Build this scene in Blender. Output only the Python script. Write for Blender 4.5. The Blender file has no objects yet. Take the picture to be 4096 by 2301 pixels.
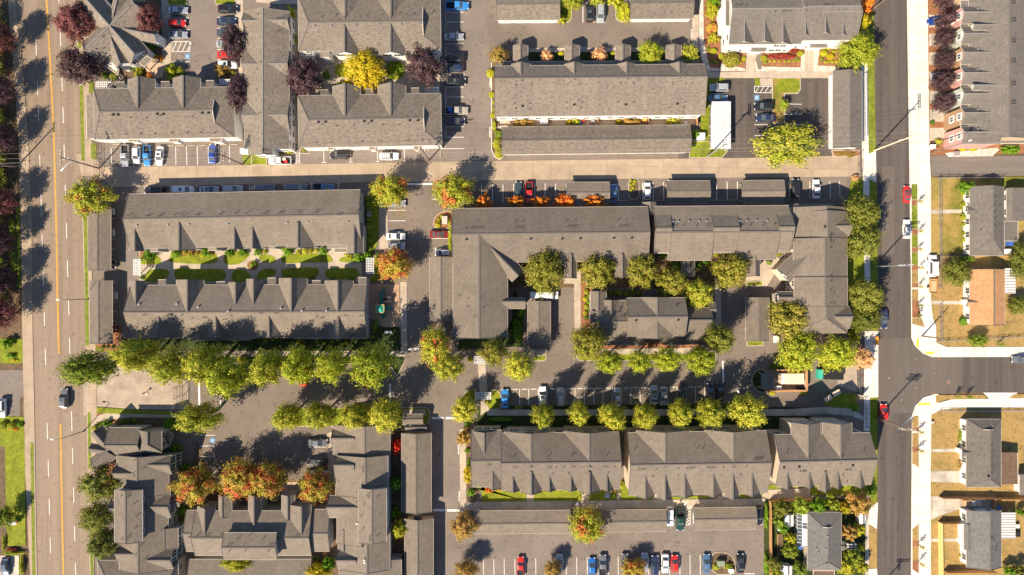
import bpy, math, random
from mathutils import Vector
R = math.radians
random.seed(7)
S = 0.061; H = 155.0
# ---------------------------------------------------------------- camera, world, sun, exposure
sc = bpy.context.scene
col = sc.collection
cd = bpy.data.cameras.new('camera'); cam = bpy.data.objects.new('camera', cd); col.objects.link(cam)
cam.location = (0, 0, H); cam.rotation_euler = (0, 0, 0)
cd.sensor_fit = 'HORIZONTAL'; cd.angle = 2*math.atan(2048*S/H); cd.clip_start = 1; cd.clip_end = 3000
sc.camera = cam
SUN_EL, SUN_AZ = 41.0, 47.5          # shadows run towards (+cos az, +sin az)
sd = Vector((math.cos(R(SUN_AZ))*math.cos(R(SUN_EL)), math.sin(R(SUN_AZ))*math.cos(R(SUN_EL)), -math.sin(R(SUN_EL))))
w = bpy.data.worlds.new('World'); sc.world = w; w.use_nodes = True
nt = w.node_tree; bg = nt.nodes['Background']; bg.inputs[1].default_value = 0.085
sk = nt.nodes.new('ShaderNodeTexSky'); sk.sky_type = 'NISHITA'; sk.sun_disc = False; sk.air_density = 0.9; sk.dust_density = 0.2; sk.ozone_density = 2.5
sk.sun_elevation = R(SUN_EL); sk.sun_rotation = math.atan2(-sd.x, -sd.y)
nt.links.new(sk.outputs[0], bg.inputs[0])
sl = bpy.data.lights.new('sun', 'SUN'); sl.energy = 5.0; sl.angle = R(0.5); sl.color = (1, 0.86, 0.66)
so = bpy.data.objects.new('sun', sl); col.objects.link(so); so.rotation_euler = sd.to_track_quat('-Z', 'Y').to_euler()
so.location = (-60, -60, 120)
sc.view_settings.view_transform = 'Standard'; sc.view_settings.look = 'None'
sc.view_settings.exposure = 0.9; sc.view_settings.gamma = 1
# ---------------------------------------------------------------- photo pixel -> world
_t = [0, 0, 2.5156]
def T(c, r=None):
    if c == 'F': _t[:] = [0, 0, 0.62891]
    else: _t[:] = [1024*c, 575*r, 2.5156 if r < 3 else 2.512]
def P(x, y, z=0.0):
    k = S*(H-z)/H
    return Vector(((x/_t[2]+_t[0]-2048)*k, (1150.5-y/_t[2]-_t[1])*k, z))
def U(n): return n/_t[2]*S       # length in photo pixels of the current tile -> metres
# ---------------------------------------------------------------- materials
def lin(h):
    f = lambda v: v/12.92 if v <= .04045 else ((v+.055)/1.055)**2.4
    return tuple(f(int(h[i:i+2], 16)/255) for i in (0, 2, 4))+(1,)
class N:
    def __init__(s, name):
        s.m = bpy.data.materials.new(name); s.m.use_nodes = True; s.t = s.m.node_tree
        s.b = s.t.nodes['Principled BSDF']; s.b.inputs['Specular IOR Level'].default_value = .3
        s.co = None
    def n(s, ty, **k):
        o = s.t.nodes.new('ShaderNode'+ty)
        for a, v in k.items(): setattr(o, a, v)
        return o
    def l(s, a, b): s.t.links.new(a, b)
    def coord(s, uv=False, scale=(1, 1, 1), rot=0):
        tc = s.n('TexCoord'); mp = s.n('Mapping'); s.l(tc.outputs['UV' if uv else 'Object'], mp.inputs[0])
        mp.inputs['Scale'].default_value = scale; mp.inputs['Rotation'].default_value = (0, 0, rot)
        return mp.outputs[0]
    def noise(s, co, sc_, det=4, rough=.6):
        o = s.n('TexNoise'); s.l(co, o.inputs['Vector']); o.inputs['Scale'].default_value = sc_
        o.inputs['Detail'].default_value = det; o.inputs['Roughness'].default_value = rough
        return o.outputs['Fac']
    def ramp(s, fac, stops):
        o = s.n('ValToRGB'); s.l(fac, o.inputs[0]); e = o.color_ramp.elements
        while len(e) < len(stops): e.new(.5)
        for i, (p, c) in enumerate(stops):
            e[i].position = p; e[i].color = c if len(c) == 4 else tuple(c)+(1,)
        return o.outputs[0]
    def mix(s, fac, a, b, bt='MIX'):
        o = s.n('MixRGB', blend_type=bt)
        for i, v in enumerate((fac, a, b)):
            if hasattr(v, 'is_linked'): s.l(v, o.inputs[i])
            else: o.inputs[i].default_value = v
        return o.outputs[0]
    def out(s, c, rough=.9, bump=None, bs=.3, bd=.05):
        if hasattr(c, 'is_linked'): s.l(c, s.b.inputs['Base Color'])
        else: s.b.inputs['Base Color'].default_value = c
        s.b.inputs['Roughness'].default_value = rough
        if bump is not None:
            o = s.n('Bump'); s.l(bump, o.inputs['Height']); o.inputs['Strength'].default_value = bs; o.inputs['Distance'].default_value = bd
            s.l(o.outputs[0], s.b.inputs['Normal'])
        return s.m
M = {}
def v3(c, f): return (c[0]*f, c[1]*f, c[2]*f, 1)
def mottled(key, c, var=.25, s1=.25, s2=6, rough=.92, bump=True, grain=.35, stretch=(1, 1, 1), cracks=0, rot=0):
    n = N(key); co = n.coord(scale=stretch, rot=rot); co0 = n.coord()
    big = n.noise(co, s1, 5); fine = n.noise(co0, s2, 3, .7)
    a = n.ramp(big, [(.3, v3(c, 1-var)), (.7, v3(c, 1+var))])
    g = n.ramp(fine, [(.25, (1-grain,)*3), (.75, (1+grain,)*3)])
    r = n.mix(1, a, g, 'MULTIPLY')
    if cracks:
        vo = n.n('TexVoronoi', feature='DISTANCE_TO_EDGE'); wv = n.n('VectorMath', operation='ADD'); nz = n.n('TexNoise')
        nz.inputs['Scale'].default_value = .35; n.l(co0, nz.inputs['Vector']); n.l(co0, wv.inputs[0])
        sc3 = n.n('VectorMath', operation='SCALE'); sc3.inputs[3].default_value = 5; n.l(nz.outputs['Color'], sc3.inputs[0]); n.l(sc3.outputs[0], wv.inputs[1])
        n.l(wv.outputs[0], vo.inputs['Vector']); vo.inputs['Scale'].default_value = .075
        ln = n.ramp(vo.outputs['Distance'], [(.0, (1, 1, 1)), (.0065, (0, 0, 0))])
        msk = n.ramp(n.noise(co0, .06, 2), [(.5, (0, 0, 0)), (.56, (cracks,)*3)])
        f = n.mix(1, ln, msk, 'MULTIPLY')
        oil = n.ramp(n.noise(co0, .75, 3, .55), [(.60, (1, 1, 1)), (.70, (.72, .71, .70))]); r = n.mix(1, r, oil, 'MULTIPLY')
        r = n.mix(f, r, v3(c, .35))
    M[key] = n.out(r, rough, fine if bump else None, .25, .03); return M[key]
def plain(key, c, rough=.5, metal=0, coat=0, spec=None):
    n = N(key); co = n.coord(); f = n.noise(co, 3, 3)
    a = n.ramp(f, [(.3, v3(c, .9)), (.7, v3(c, 1.08))])
    n.b.inputs['Metallic'].default_value = metal; n.b.inputs['Coat Weight'].default_value = coat
    if spec is not None: n.b.inputs['Specular IOR Level'].default_value = spec
    M[key] = n.out(a, rough); return M[key]
def slabs(key, c, bw, rh, mortar=.03, dark=.55, rot=0, stains=.5):
    n = N(key); co = n.coord(rot=rot)
    b = n.n('TexBrick'); n.l(co, b.inputs['Vector']); b.inputs['Scale'].default_value = 1
    b.inputs['Brick Width'].default_value = bw; b.inputs['Row Height'].default_value = rh; b.inputs['Mortar Size'].default_value = mortar
    b.offset = 0; b.inputs['Color1'].default_value = v3(c, .95); b.inputs['Color2'].default_value = v3(c, 1.06); b.inputs['Mortar'].default_value = v3(c, dark)
    big = n.ramp(n.noise(co, .3, 6, .65), [(.3, (1-.4*stains,)*3), (.6, (1.06,)*3)])
    fine = n.ramp(n.noise(co, 7, 3, .7), [(.2, (.82,)*3), (.8, (1.15,)*3)])
    r = n.mix(1, n.mix(1, b.outputs[0], big, 'MULTIPLY'), fine, 'MULTIPLY')
    M[key] = n.out(r, .9); return M[key]
def shingle(key, c, dash=.5, lines=.12, sx=1.0, dk=(.30, .52)):
    n = N(key); uv = n.coord(True)
    b = n.n('TexBrick'); n.l(uv, b.inputs['Vector']); b.inputs['Scale'].default_value = 1; b.offset = .37
    b.inputs['Brick Width'].default_value = .5*sx; b.inputs['Row Height'].default_value = .34; b.inputs['Mortar Size'].default_value = .02
    b.inputs['Mortar Smooth'].default_value = .6
    b.inputs['Color1'].default_value = v3(c, .9); b.inputs['Color2'].default_value = v3(c, 1.1); b.inputs['Mortar'].default_value = v3(c, 1-lines*3)
    dn = n.noise(n.coord(True, (1.1/sx, 2.3, 1)), 1.0, 2, .5)
    d = n.ramp(dn, [(dk[0], (1-dash,)*3), (dk[1], (1,)*3)])
    big = n.ramp(n.noise(n.coord(), .2, 5), [(.3, (.88,)*3), (.7, (1.1,)*3)])
    gr = n.ramp(n.noise(n.coord(), 9, 2), [(.2, (.78,)*3), (.8, (1.2,)*3)])
    st = n.ramp(n.noise(n.coord(True, (.9, .05, 1)), 1.3, 3), [(.35, (.95,)*3), (.6, (1.02,)*3)])
    r = n.mix(1, n.mix(1, n.mix(1, n.mix(1, b.outputs[0], d, 'MULTIPLY'), big, 'MULTIPLY'), gr, 'MULTIPLY'), st, 'MULTIPLY')
    oi = n.n('ObjectInfo'); mr = n.n('MapRange'); n.l(oi.outputs['Random'], mr.inputs[0]); mr.inputs[3].default_value = .9; mr.inputs[4].default_value = 1.1
    hv = n.n('HueSaturation'); n.l(r, hv.inputs['Color']); n.l(mr.outputs[0], hv.inputs['Value'])
    moss = n.ramp(n.noise(n.coord(), .11, 6, .7), [(.56, (0,)*3), (.68, (.4,)*3)])
    r = n.mix(moss, hv.outputs[0], v3((c[0]*.85, c[1]*.9, c[2]*.75), .72))
    M[key] = n.out(r, .95, b.outputs['Fac'], .25, .02); return M[key]
def siding(key, c, rough=.7):
    n = N(key); co = n.coord(); wv = n.n('TexWave', wave_type='BANDS', bands_direction='Z'); n.l(co, wv.inputs['Vector']); wv.inputs['Scale'].default_value = 1.6
    big = n.ramp(n.noise(co, .5, 4), [(.3, v3(c, .9)), (.7, v3(c, 1.05))])
    r = n.mix(1, big, n.ramp(wv.outputs['Fac'], [(0, (.86,)*3), (.3, (1,)*3)]), 'MULTIPLY')
    M[key] = n.out(r, rough, wv.outputs['Fac'], .2, .02); return M[key]
def leafmat(key, cols, patch=None, pm=.5, trans=.25, scale=.45):
    """leaf colours by leaf, with an optional second set of colours in patches of the crown"""
    n = N(key); g = n.n('NewGeometry'); oi = n.n('ObjectInfo')
    def rr(cs):
        return n.ramp(g.outputs['Random Per Island'], [(i/max(1, len(cs)-1), tuple(min(.9, q*1.5) for q in lin(c)[:3])) for i, c in enumerate(cs)])
    c = rr(cols)
    if patch:
        tc = n.n('TexCoord'); ad = n.n('VectorMath', operation='ADD'); n.l(tc.outputs['Object'], ad.inputs[0])
        sc_ = n.n('VectorMath', operation='SCALE'); sc_.inputs[0].default_value = (13, 7, 5); n.l(oi.outputs['Random'], sc_.inputs[3]); n.l(sc_.outputs[0], ad.inputs[1])
        f = n.ramp(n.noise(ad.outputs[0], 1.6, 3), [(pm-.06, (0, 0, 0)), (pm+.06, (1, 1, 1))])
        c = n.mix(f, c, rr(patch))
    hv = n.n('HueSaturation'); n.l(c, hv.inputs['Color'])
    mr = n.n('MapRange'); n.l(oi.outputs['Random'], mr.inputs[0]); mr.inputs[3].default_value = .78; mr.inputs[4].default_value = 1.2
    n.l(mr.outputs[0], hv.inputs['Value']); m2 = n.n('MapRange'); n.l(oi.outputs['Random'], m2.inputs[0]); m2.inputs[3].default_value = .506; m2.inputs[4].default_value = .492; n.l(m2.outputs[0], hv.inputs['Hue'])
    n.l(hv.outputs[0], n.b.inputs['Base Color']); n.b.inputs['Roughness'].default_value = .6; n.b.inputs['Specular IOR Level'].default_value = .25
    tr = n.n('BsdfTranslucent'); n.l(hv.outputs[0], tr.inputs[0]); mx = n.n('MixShader'); mx.inputs[0].default_value = trans
    n.l(n.b.outputs[0], mx.inputs[1]); n.l(tr.outputs[0], mx.inputs[2])
    n.l(mx.outputs[0], n.t.nodes['Material Output'].inputs[0]); M[key] = n.m; return n.m

mottled('asphalt', (.180, .145, .119), .16, .09, 5, cracks=.7)
mottled('asphalt_new', (.097, .080, .070), .24, .5, 6, stretch=(1.3, .03, 1), cracks=.35)
mottled('asphalt_side', (.100, .083, .072), .16, .3, 6, stretch=(.06, 1.2, 1), cracks=.3)
mottled('asphalt_old', (.245, .185, .135), .17, .35, 6, stretch=(1.5, .035, 1), cracks=.5, rot=.02)
mottled('asphalt_grey', (.195, .160, .136), .16, .12, 5, cracks=.8)
mottled('asphalt_lane', (.17, .145, .125), .2, .3, 5, stretch=(.05, 1.3, 1))
slabs('concrete_alley', (.385, .295, .21), 4.55, 30, .05, .72, rot=.015)
slabs('concrete_path', (.44, .36, .28), 1.6, 1.6, .03, .7)
slabs('concrete_brick', (.42, .335, .26), .45, .22, .03, .75, stains=.8)
slabs('concrete_white', (.70, .64, .56), 5.5, 2.2, .05, .55, stains=.32)
slabs('concrete_old', (.50, .44, .36), 3.2, 3.2, .06, .7, stains=.9)
mottled('kerb', (.50, .42, .33), .1, 1, 6, bump=False)
mottled('paint', (.75, .72, .68), .12, .8, 5, bump=False, grain=.25)
mottled('paint_yellow', (.62, .33, .05), .15, .8, 5, bump=False, grain=.3)
mottled('tactile', (.85, .62, .03), .08, 1, 5, bump=False, grain=.1)
mottled('paint_blue', (.13, .29, .52), .1, 1, 5, bump=False)
mottled('grass', (.175, .20, .012), .28, .5, 4, grain=.5)
mottled('grass_strip', (.16, .19, .02), .3, .6, 4, grain=.5)
n = N('grass_dry'); co = n.coord()
c1 = n.ramp(n.noise(co, .14, 5), [(.38, (.15, .15, .022)), (.58, (.35, .235, .075))])
c2 = n.ramp(n.noise(co, 3, 4, .75), [(.25, (.6,)*3), (.75, (1.3,)*3)])
M['grass_dry'] = n.out(n.mix(1, c1, c2, 'MULTIPLY'), .95, n.noise(co, 6, 3), .4, .05)
n = N('grass_tan'); co = n.coord()
c1 = n.ramp(n.noise(co, .12, 5), [(.25, (.21, .165, .045)), (.45, (.355, .23, .083))])
c1 = n.mix(n.ramp(n.noise(co, .55, 4, .7), [(.5, (0,)*3), (.68, (.65,)*3)]), c1, (.16, .125, .045, 1))
c2 = n.ramp(n.noise(co, 2.6, 4, .75), [(.25, (.55,)*3), (.75, (1.3,)*3)])
M['grass_tan'] = n.out(n.mix(1, c1, c2, 'MULTIPLY'), .95, n.noise(co, 6, 3), .4, .05)
mottled('mulch', (.26, .115, .055), .3, .8, 5, grain=.6)
mottled('soil', (.13, .085, .05), .35, .7, 4, grain=.6)
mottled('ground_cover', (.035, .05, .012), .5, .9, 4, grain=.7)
mottled('chips', (.40, .26, .17), .2, .5, 6, grain=.5)
mottled('metal_deck', (.62, .61, .59), .14, .5, 3, grain=.1)
mottled('asphalt_patch', (.125, .104, .09), .15, .3, 6, stretch=(1.4, .06, 1))
mottled('rock', (.55, .47, .40), .3, 1.2, 4, grain=.5)
mottled('paver', (.46, .33, .24), .1, .4, 5)
shingle('roof_a', (.205, .170, .138), .34, .10)
shingle('roof_b', (.184, .152, .122), .32, .10, 1.6, (.22, .40))
shingle('roof_c', (.160, .140, .122), .2, .08)
shingle('roof_d', (.150, .142, .135), .22, .06)
shingle('roof_brown', (.44, .235, .115), .15, .05)
shingle('roof_wood', (.17, .105, .07), .25, .15)
siding('white_wall', (.78, .76, .74)); siding('cream_wall', (.62, .52, .40)); siding('beige_wall', (.42, .36, .30)); siding('grey_wall', (.36, .37, .37))
siding('pink_wall', (.58, .33, .29)); siding('sage_wall', (.52, .55, .47)); siding('rust_wall', (.42, .26, .15)); siding('tan_wall', (.55, .40, .27))
plain('trim', (.78, .75, .70), .6); plain('trim_cream', (.50, .43, .35), .6); plain('eave', (.52, .45, .38), .6); plain('ridge', (.135, .118, .106), .9); plain('ridge_light', (.22, .2, .185), .9)
plain('glass', (.075, .09, .10), .08, spec=.8); plain('dark', (.02, .02, .022), .7); plain('rubber', (.025, .025, .026), .8)
plain('steel', (.45, .45, .45), .4, .6); plain('alu', (.75, .76, .78), .5); plain('pole_wood', (.23, .16, .11), .9); plain('lamp_metal', (.16, .15, .14), .5, .3)
plain('fence_wood', (.46, .25, .11), .85); plain('fence_new', (.74, .50, .20), .85); plain('wire', (.10, .095, .09), .6); plain('wire_light', (.34, .31, .28), .5)
plain('bark', (.14, .10, .075), .95); plain('green_metal', (.02, .21, .15), .5); plain('teal', (.06, .42, .30), .5); plain('box_green', (.22, .26, .18), .7)
plain('white_metal', (.78, .78, .77), .4); plain('amber', (.75, .30, .03), .5); plain('red_light', (.45, .02, .02), .3); plain('head_light', (.75, .75, .75), .2)
plain('blue_plastic', (.05, .13, .42), .5); plain('red_plastic', (.6, .04, .03), .5); plain('orange_plastic', (.8, .33, .06), .5); plain('wood_load', (.62, .40, .22), .8); plain('salmon', (.78, .58, .44), .7)
plain('stripe_dark', (.36, .33, .29), .6)
for k, c in dict(white=(.80, .80, .79), silver=(.42, .43, .45), grey=(.17, .175, .19), black=(.018, .018, .02), navy=(.03, .045, .10), blue=(.03, .17, .55), bluebright=(.05, .30, .72), steel_blue=(.10, .19, .33),
                 red=(.58, .025, .02), maroon=(.26, .025, .02), green=(.02, .07, .045), teal_grey=(.06, .09, .10), tan=(.5, .44, .36), purple=(.05, .045, .075), darkblue=(.02, .06, .30)).items():
    plain('car_'+k, c, .3, 0 if k in ('white', 'red', 'black') else .25, 1.0)
leafmat('leaf_green', ['546618', '868e26', 'a8a236', '6a7a1e'], ['747e22', 'b0a53a', '908e2c'], .5)
leafmat('leaf_bright', ['607418', '8a9424', 'aea834', '74821e'])
leafmat('leaf_olive', ['58601a', '86802a', '6e7022', '9a8e38'], ['686622', '988a3c'], .55)
leafmat('leaf_darkolive', ['465018', '646826', '7c7a30', '545e1e'])
leafmat('leaf_deep', ['3e4e12', '58651e', '748020', '868a2a'])
leafmat('leaf_plum', ['38262a', '523c3e', '443034', '5e484a'], trans=.2)
leafmat('leaf_plumred', ['54302e', '724642', '623a38', '82564e'], trans=.25)
leafmat('leaf_gold', ['86760c', 'a89418', '968412', 'b6a428'], ['84800e', 'a09a1c'], .55)
leafmat('leaf_mixed', ['6f7a1c', '93952c', '8a862a', '5f7016'], ['b05a38', 'c86a40', 'a8482c', '9a7a34'], .6)
leafmat('leaf_turning', ['8c8030', 'a08a34', '7c8024'], ['a8482c', '983822', 'b0683a', '8c3c28'], .54)
leafmat('leaf_rust', ['8c7438', '7c6c30', 'a08444'], ['a06a3c', '7c7a34'], .5)
leafmat('leaf_orange', ['b8701c', 'c88428', 'a85c18', 'c89838'], ['b05420', 'c06828'], .55)
leafmat('leaf_red', ['d83010', 'e84c20', 'c82808'])
leafmat('leaf_tan', ['b08a5c', 'c8a070', '98764c'])
leafmat('leaf_lime', ['88881c', '9c9826', '7c8018'])
leafmat('leaf_bush', ['3c5c10', '5a7c18', '6c8c1c', '4c6c14'])
leafmat('leaf_shrub', ['566c1c', '748428', '8c9430'])
leafmat('leaf_crimson', ['7c2c24', '94382c', '682420'])
leafmat('leaf_lattice', ['8f8c1c', 'a6a428', '7c841c'])
# ---------------------------------------------------------------- helpers
def tag(o, label=None, cat=None, group=None, kind=None):
    if label: o['label'] = label
    if cat: o['category'] = cat
    if group: o['group'] = group
    if kind: o['kind'] = kind
    return o
def empty(name, loc, rz=0):
    o = bpy.data.objects.new(name, None); col.objects.link(o); o.location = loc; o.rotation_euler = (0, 0, rz); o.empty_display_size = .5
    return o
def link(name, me, parent=None, loc=(0, 0, 0), rz=0, scale=None):
    o = bpy.data.objects.new(name, me); col.objects.link(o); o.parent = parent; o.location = loc; o.rotation_euler = (0, 0, rz)
    if scale: o.scale = scale
    return o
class MB:
    def __init__(s): s.v = []; s.f = []; s.m = []; s.uv = []; s.sm = []
    def face(s, pts, mat=0, uv=None, smooth=False):
        i = len(s.v); s.v += [tuple(p) for p in pts]; s.f.append(list(range(i, i+len(pts)))); s.m.append(mat)
        s.uv += uv if uv else [(p[0], p[1]) for p in pts]; s.sm.append(smooth)
    def box(s, c, d, mat=0, rz=0):
        x, y, z = d[0]/2, d[1]/2, d[2]/2; cs, sn = math.cos(rz), math.sin(rz)
        g = lambda a, b, e: (c[0]+a*cs-b*sn, c[1]+a*sn+b*cs, c[2]+e)
        k = [g(a, b, e) for e in (-z, z) for a, b in ((-x, -y), (x, -y), (x, y), (-x, y))]
        for q in ((3, 2, 1, 0), (4, 5, 6, 7), (0, 1, 5, 4), (1, 2, 6, 5), (2, 3, 7, 6), (3, 0, 4, 7)): s.face([k[j] for j in q], mat)
    def bar(s, p, q, w, h, mat=0):
        p, q = Vector(p), Vector(q); d = (q-p)
        if d.length < 1e-4: return
        d.normalize(); a = d.cross(Vector((0, 0, 1)))
        a = Vector((1, 0, 0)) if a.length < 1e-3 else a.normalized()
        b = a.cross(d).normalized(); a = a*w/2; b = b*h/2
        k = [p-a-b, p+a-b, p+a+b, p-a+b, q-a-b, q+a-b, q+a+b, q-a+b]
        for f in ((0, 1, 2, 3), (7, 6, 5, 4), (0, 4, 5, 1), (1, 5, 6, 2), (2, 6, 7, 3), (3, 7, 4, 0)): s.face([k[j] for j in f], mat)
    def tube(s, pts, r, n=8, mat=0, r2=None, cap=True):
        pts = [Vector(p) for p in pts]; rings = []
        for i, p in enumerate(pts):
            d = (pts[min(i+1, len(pts)-1)]-pts[max(i-1, 0)]).normalized()
            a = d.cross(Vector((0, 0, 1))); a = Vector((1, 0, 0)) if a.length < 1e-3 else a.normalized(); b = d.cross(a)
            rr = r if r2 is None else r+(r2-r)*i/max(1, len(pts)-1)
            rings.append([p+(a*math.cos(t*2*math.pi/n)+b*math.sin(t*2*math.pi/n))*rr for t in range(n)])
        for i in range(len(rings)-1):
            for j in range(n): s.face([rings[i][j], rings[i][(j+1) % n], rings[i+1][(j+1) % n], rings[i+1][j]], mat, smooth=True)
        if cap: s.face(rings[0][::-1], mat); s.face(rings[-1], mat)
    def mesh(s, name, mats):
        me = bpy.data.meshes.new(name); me.from_pydata(s.v, [], s.f)
        for m in mats: me.materials.append(M[m] if isinstance(m, str) else m)
        me.polygons.foreach_set('material_index', s.m); me.polygons.foreach_set('use_smooth', s.sm)
        ul = me.uv_layers.new(name='UVMap'); ul.data.foreach_set('uv', [c for u in s.uv for c in u]); me.update()
        return me
    def build(s, name, mats, parent=None, loc=(0, 0, 0)):
        if parent is not None and loc == 'w':
            l = parent.location; s.v = [(a-l[0], b-l[1], c-l[2]) for a, b, c in s.v]; loc = (0, 0, 0)
        return link(name, s.mesh(name, mats if isinstance(mats, (list, tuple)) else [mats]), parent, loc)
def chaikin(p, n):
    for _ in range(n):
        q = []
        for i in range(len(p)):
            a, b = p[i], p[(i+1) % len(p)]
            q += [(a[0]*.75+b[0]*.25, a[1]*.75+b[1]*.25), (a[0]*.25+b[0]*.75, a[1]*.25+b[1]*.75)]
        p = q
    return p
def slab(mb, pts, z, mat=0, skirt=None, zb=0.0):
    w_ = [P(x, y, z) for x, y in pts]
    mb.face(w_, mat)
    for i in range(len(w_)):
        a, b = w_[i], w_[(i+1) % len(w_)]
        mb.face([a, b, (b[0], b[1], zb), (a[0], a[1], zb)], mat if skirt is None else skirt)
    return w_
_gz = [0]
def ground(name, mat, z, polys, label, sm=0, kerb=None, kw=.16, kind='structure'):
    """one sheet of ground with its raised edge; polys is a list of outlines in photo pixels"""
    mb = MB()
    if polys and not isinstance(polys[0][0], (tuple, list)): polys = [polys]
    for p in polys:
        if sm: p = chaikin(p, sm)
        _gz[0] += 1
        w_ = slab(mb, p, z+(_gz[0] % 23)*.0004, 0, 1 if kerb else None)
        if kerb:
            for i in range(len(w_)): mb.bar(w_[i]-Vector((0, 0, .04)), w_[(i+1) % len(w_)]-Vector((0, 0, .04)), kw, .13, 1)
    return tag(mb.build(name, [mat, kerb] if kerb else [mat]), label, name.replace('_', ' '), None, kind)
def gline(mb, x0, y0, x1, y1, w_=.12, z=.045, mat=0):
    a, b = P(x0, y0, z), P(x1, y1, z); d = (b-a).normalized(); n = Vector((-d.y, d.x, 0))*w_/2
    mb.face([a-n, b-n, b+n, a+n], mat)
def text(body, x, y, size, rz, mat, parent, z=.05, sx=1):
    cu = bpy.data.curves.new('lettering', 'FONT'); cu.body = body; cu.size = size; cu.align_x = 'CENTER'; cu.align_y = 'CENTER'; cu.offset = .02
    cu.materials.append(M[mat]); o = bpy.data.objects.new('lettering', cu); col.objects.link(o); p = P(x, y, z)
    o.location = p; o.rotation_euler = (0, 0, rz); o.scale = (sx, 1, 1); o.parent = parent; return o
# ---------------------------------------------------------------- shared small meshes
def winmesh(w_, h_, bars=1):
    f = MB(); f.box((0, .03, h_/2+.05), (w_+.2, .07, .1)); f.box((0, .03, -h_/2-.05), (w_+.2, .09, .1))
    for sgn in (-1, 1): f.box((sgn*(w_/2+.05), .03, 0), (.1, .07, h_))
    for i in range(bars): f.box((-w_/2+w_*(i+1)/(bars+1), .035, 0), (.06, .05, h_))
    p = MB(); p.box((0, .015, 0), (w_, .03, h_)); return f.mesh('window', ['trim']), p.mesh('pane', ['glass'])
WIN = {'w': winmesh(1.3, 1.3), 'b': winmesh(2.2, 1.4, 2), 's': winmesh(.7, 1.1, 0), 'l': winmesh(1.6, 2.0)}
g = MB(); g.box((0, .04, 0), (1.7, .08, 1.7)); p_ = MB(); p_.box((-.3, .09, 0), (.45, .03, 1.0)); p_.box((.3, .09, 0), (.45, .03, 1.0)); WIN['t'] = (g.mesh('window', ['trim']), p_.mesh('pane', ['glass']))
g = MB(); g.box((0, .03, 0), (2.5, .06, 2.2))
for i in range(3): g.box((0, .065, -.72+.55*i), (2.4, .02, .04), 1)
GAR = g.mesh('garage_door', ['white_metal', 'stripe_dark'])
g = MB(); g.box((0, .03, 0), (1.0, .06, 2.1)); g.box((.36, .08, -.05), (.06, .06, .12), 1); DOOR = g.mesh('door', ['trim_cream', 'steel'])
g = MB(); g.box((0, 0, .14), (.34, .34, .28)); g.box((0, 0, .3), (.44, .44, .06)); VENT = g.mesh('roof_vent', ['dark'])
g = MB(); g.tube([(0, 0, -.1), (0, 0, .45)], .07); g.tube([(0, 0, .45), (0, 0, .5)], .1); PIPE = g.mesh('roof_vent', ['dark'])
g = MB(); g.tube([(0, 0, -.1), (0, 0, .25)], .14, 10); g.tube([(0, 0, .25), (0, 0, .32)], .22, 10); VENTL = g.mesh('roof_vent', ['steel'])
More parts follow.
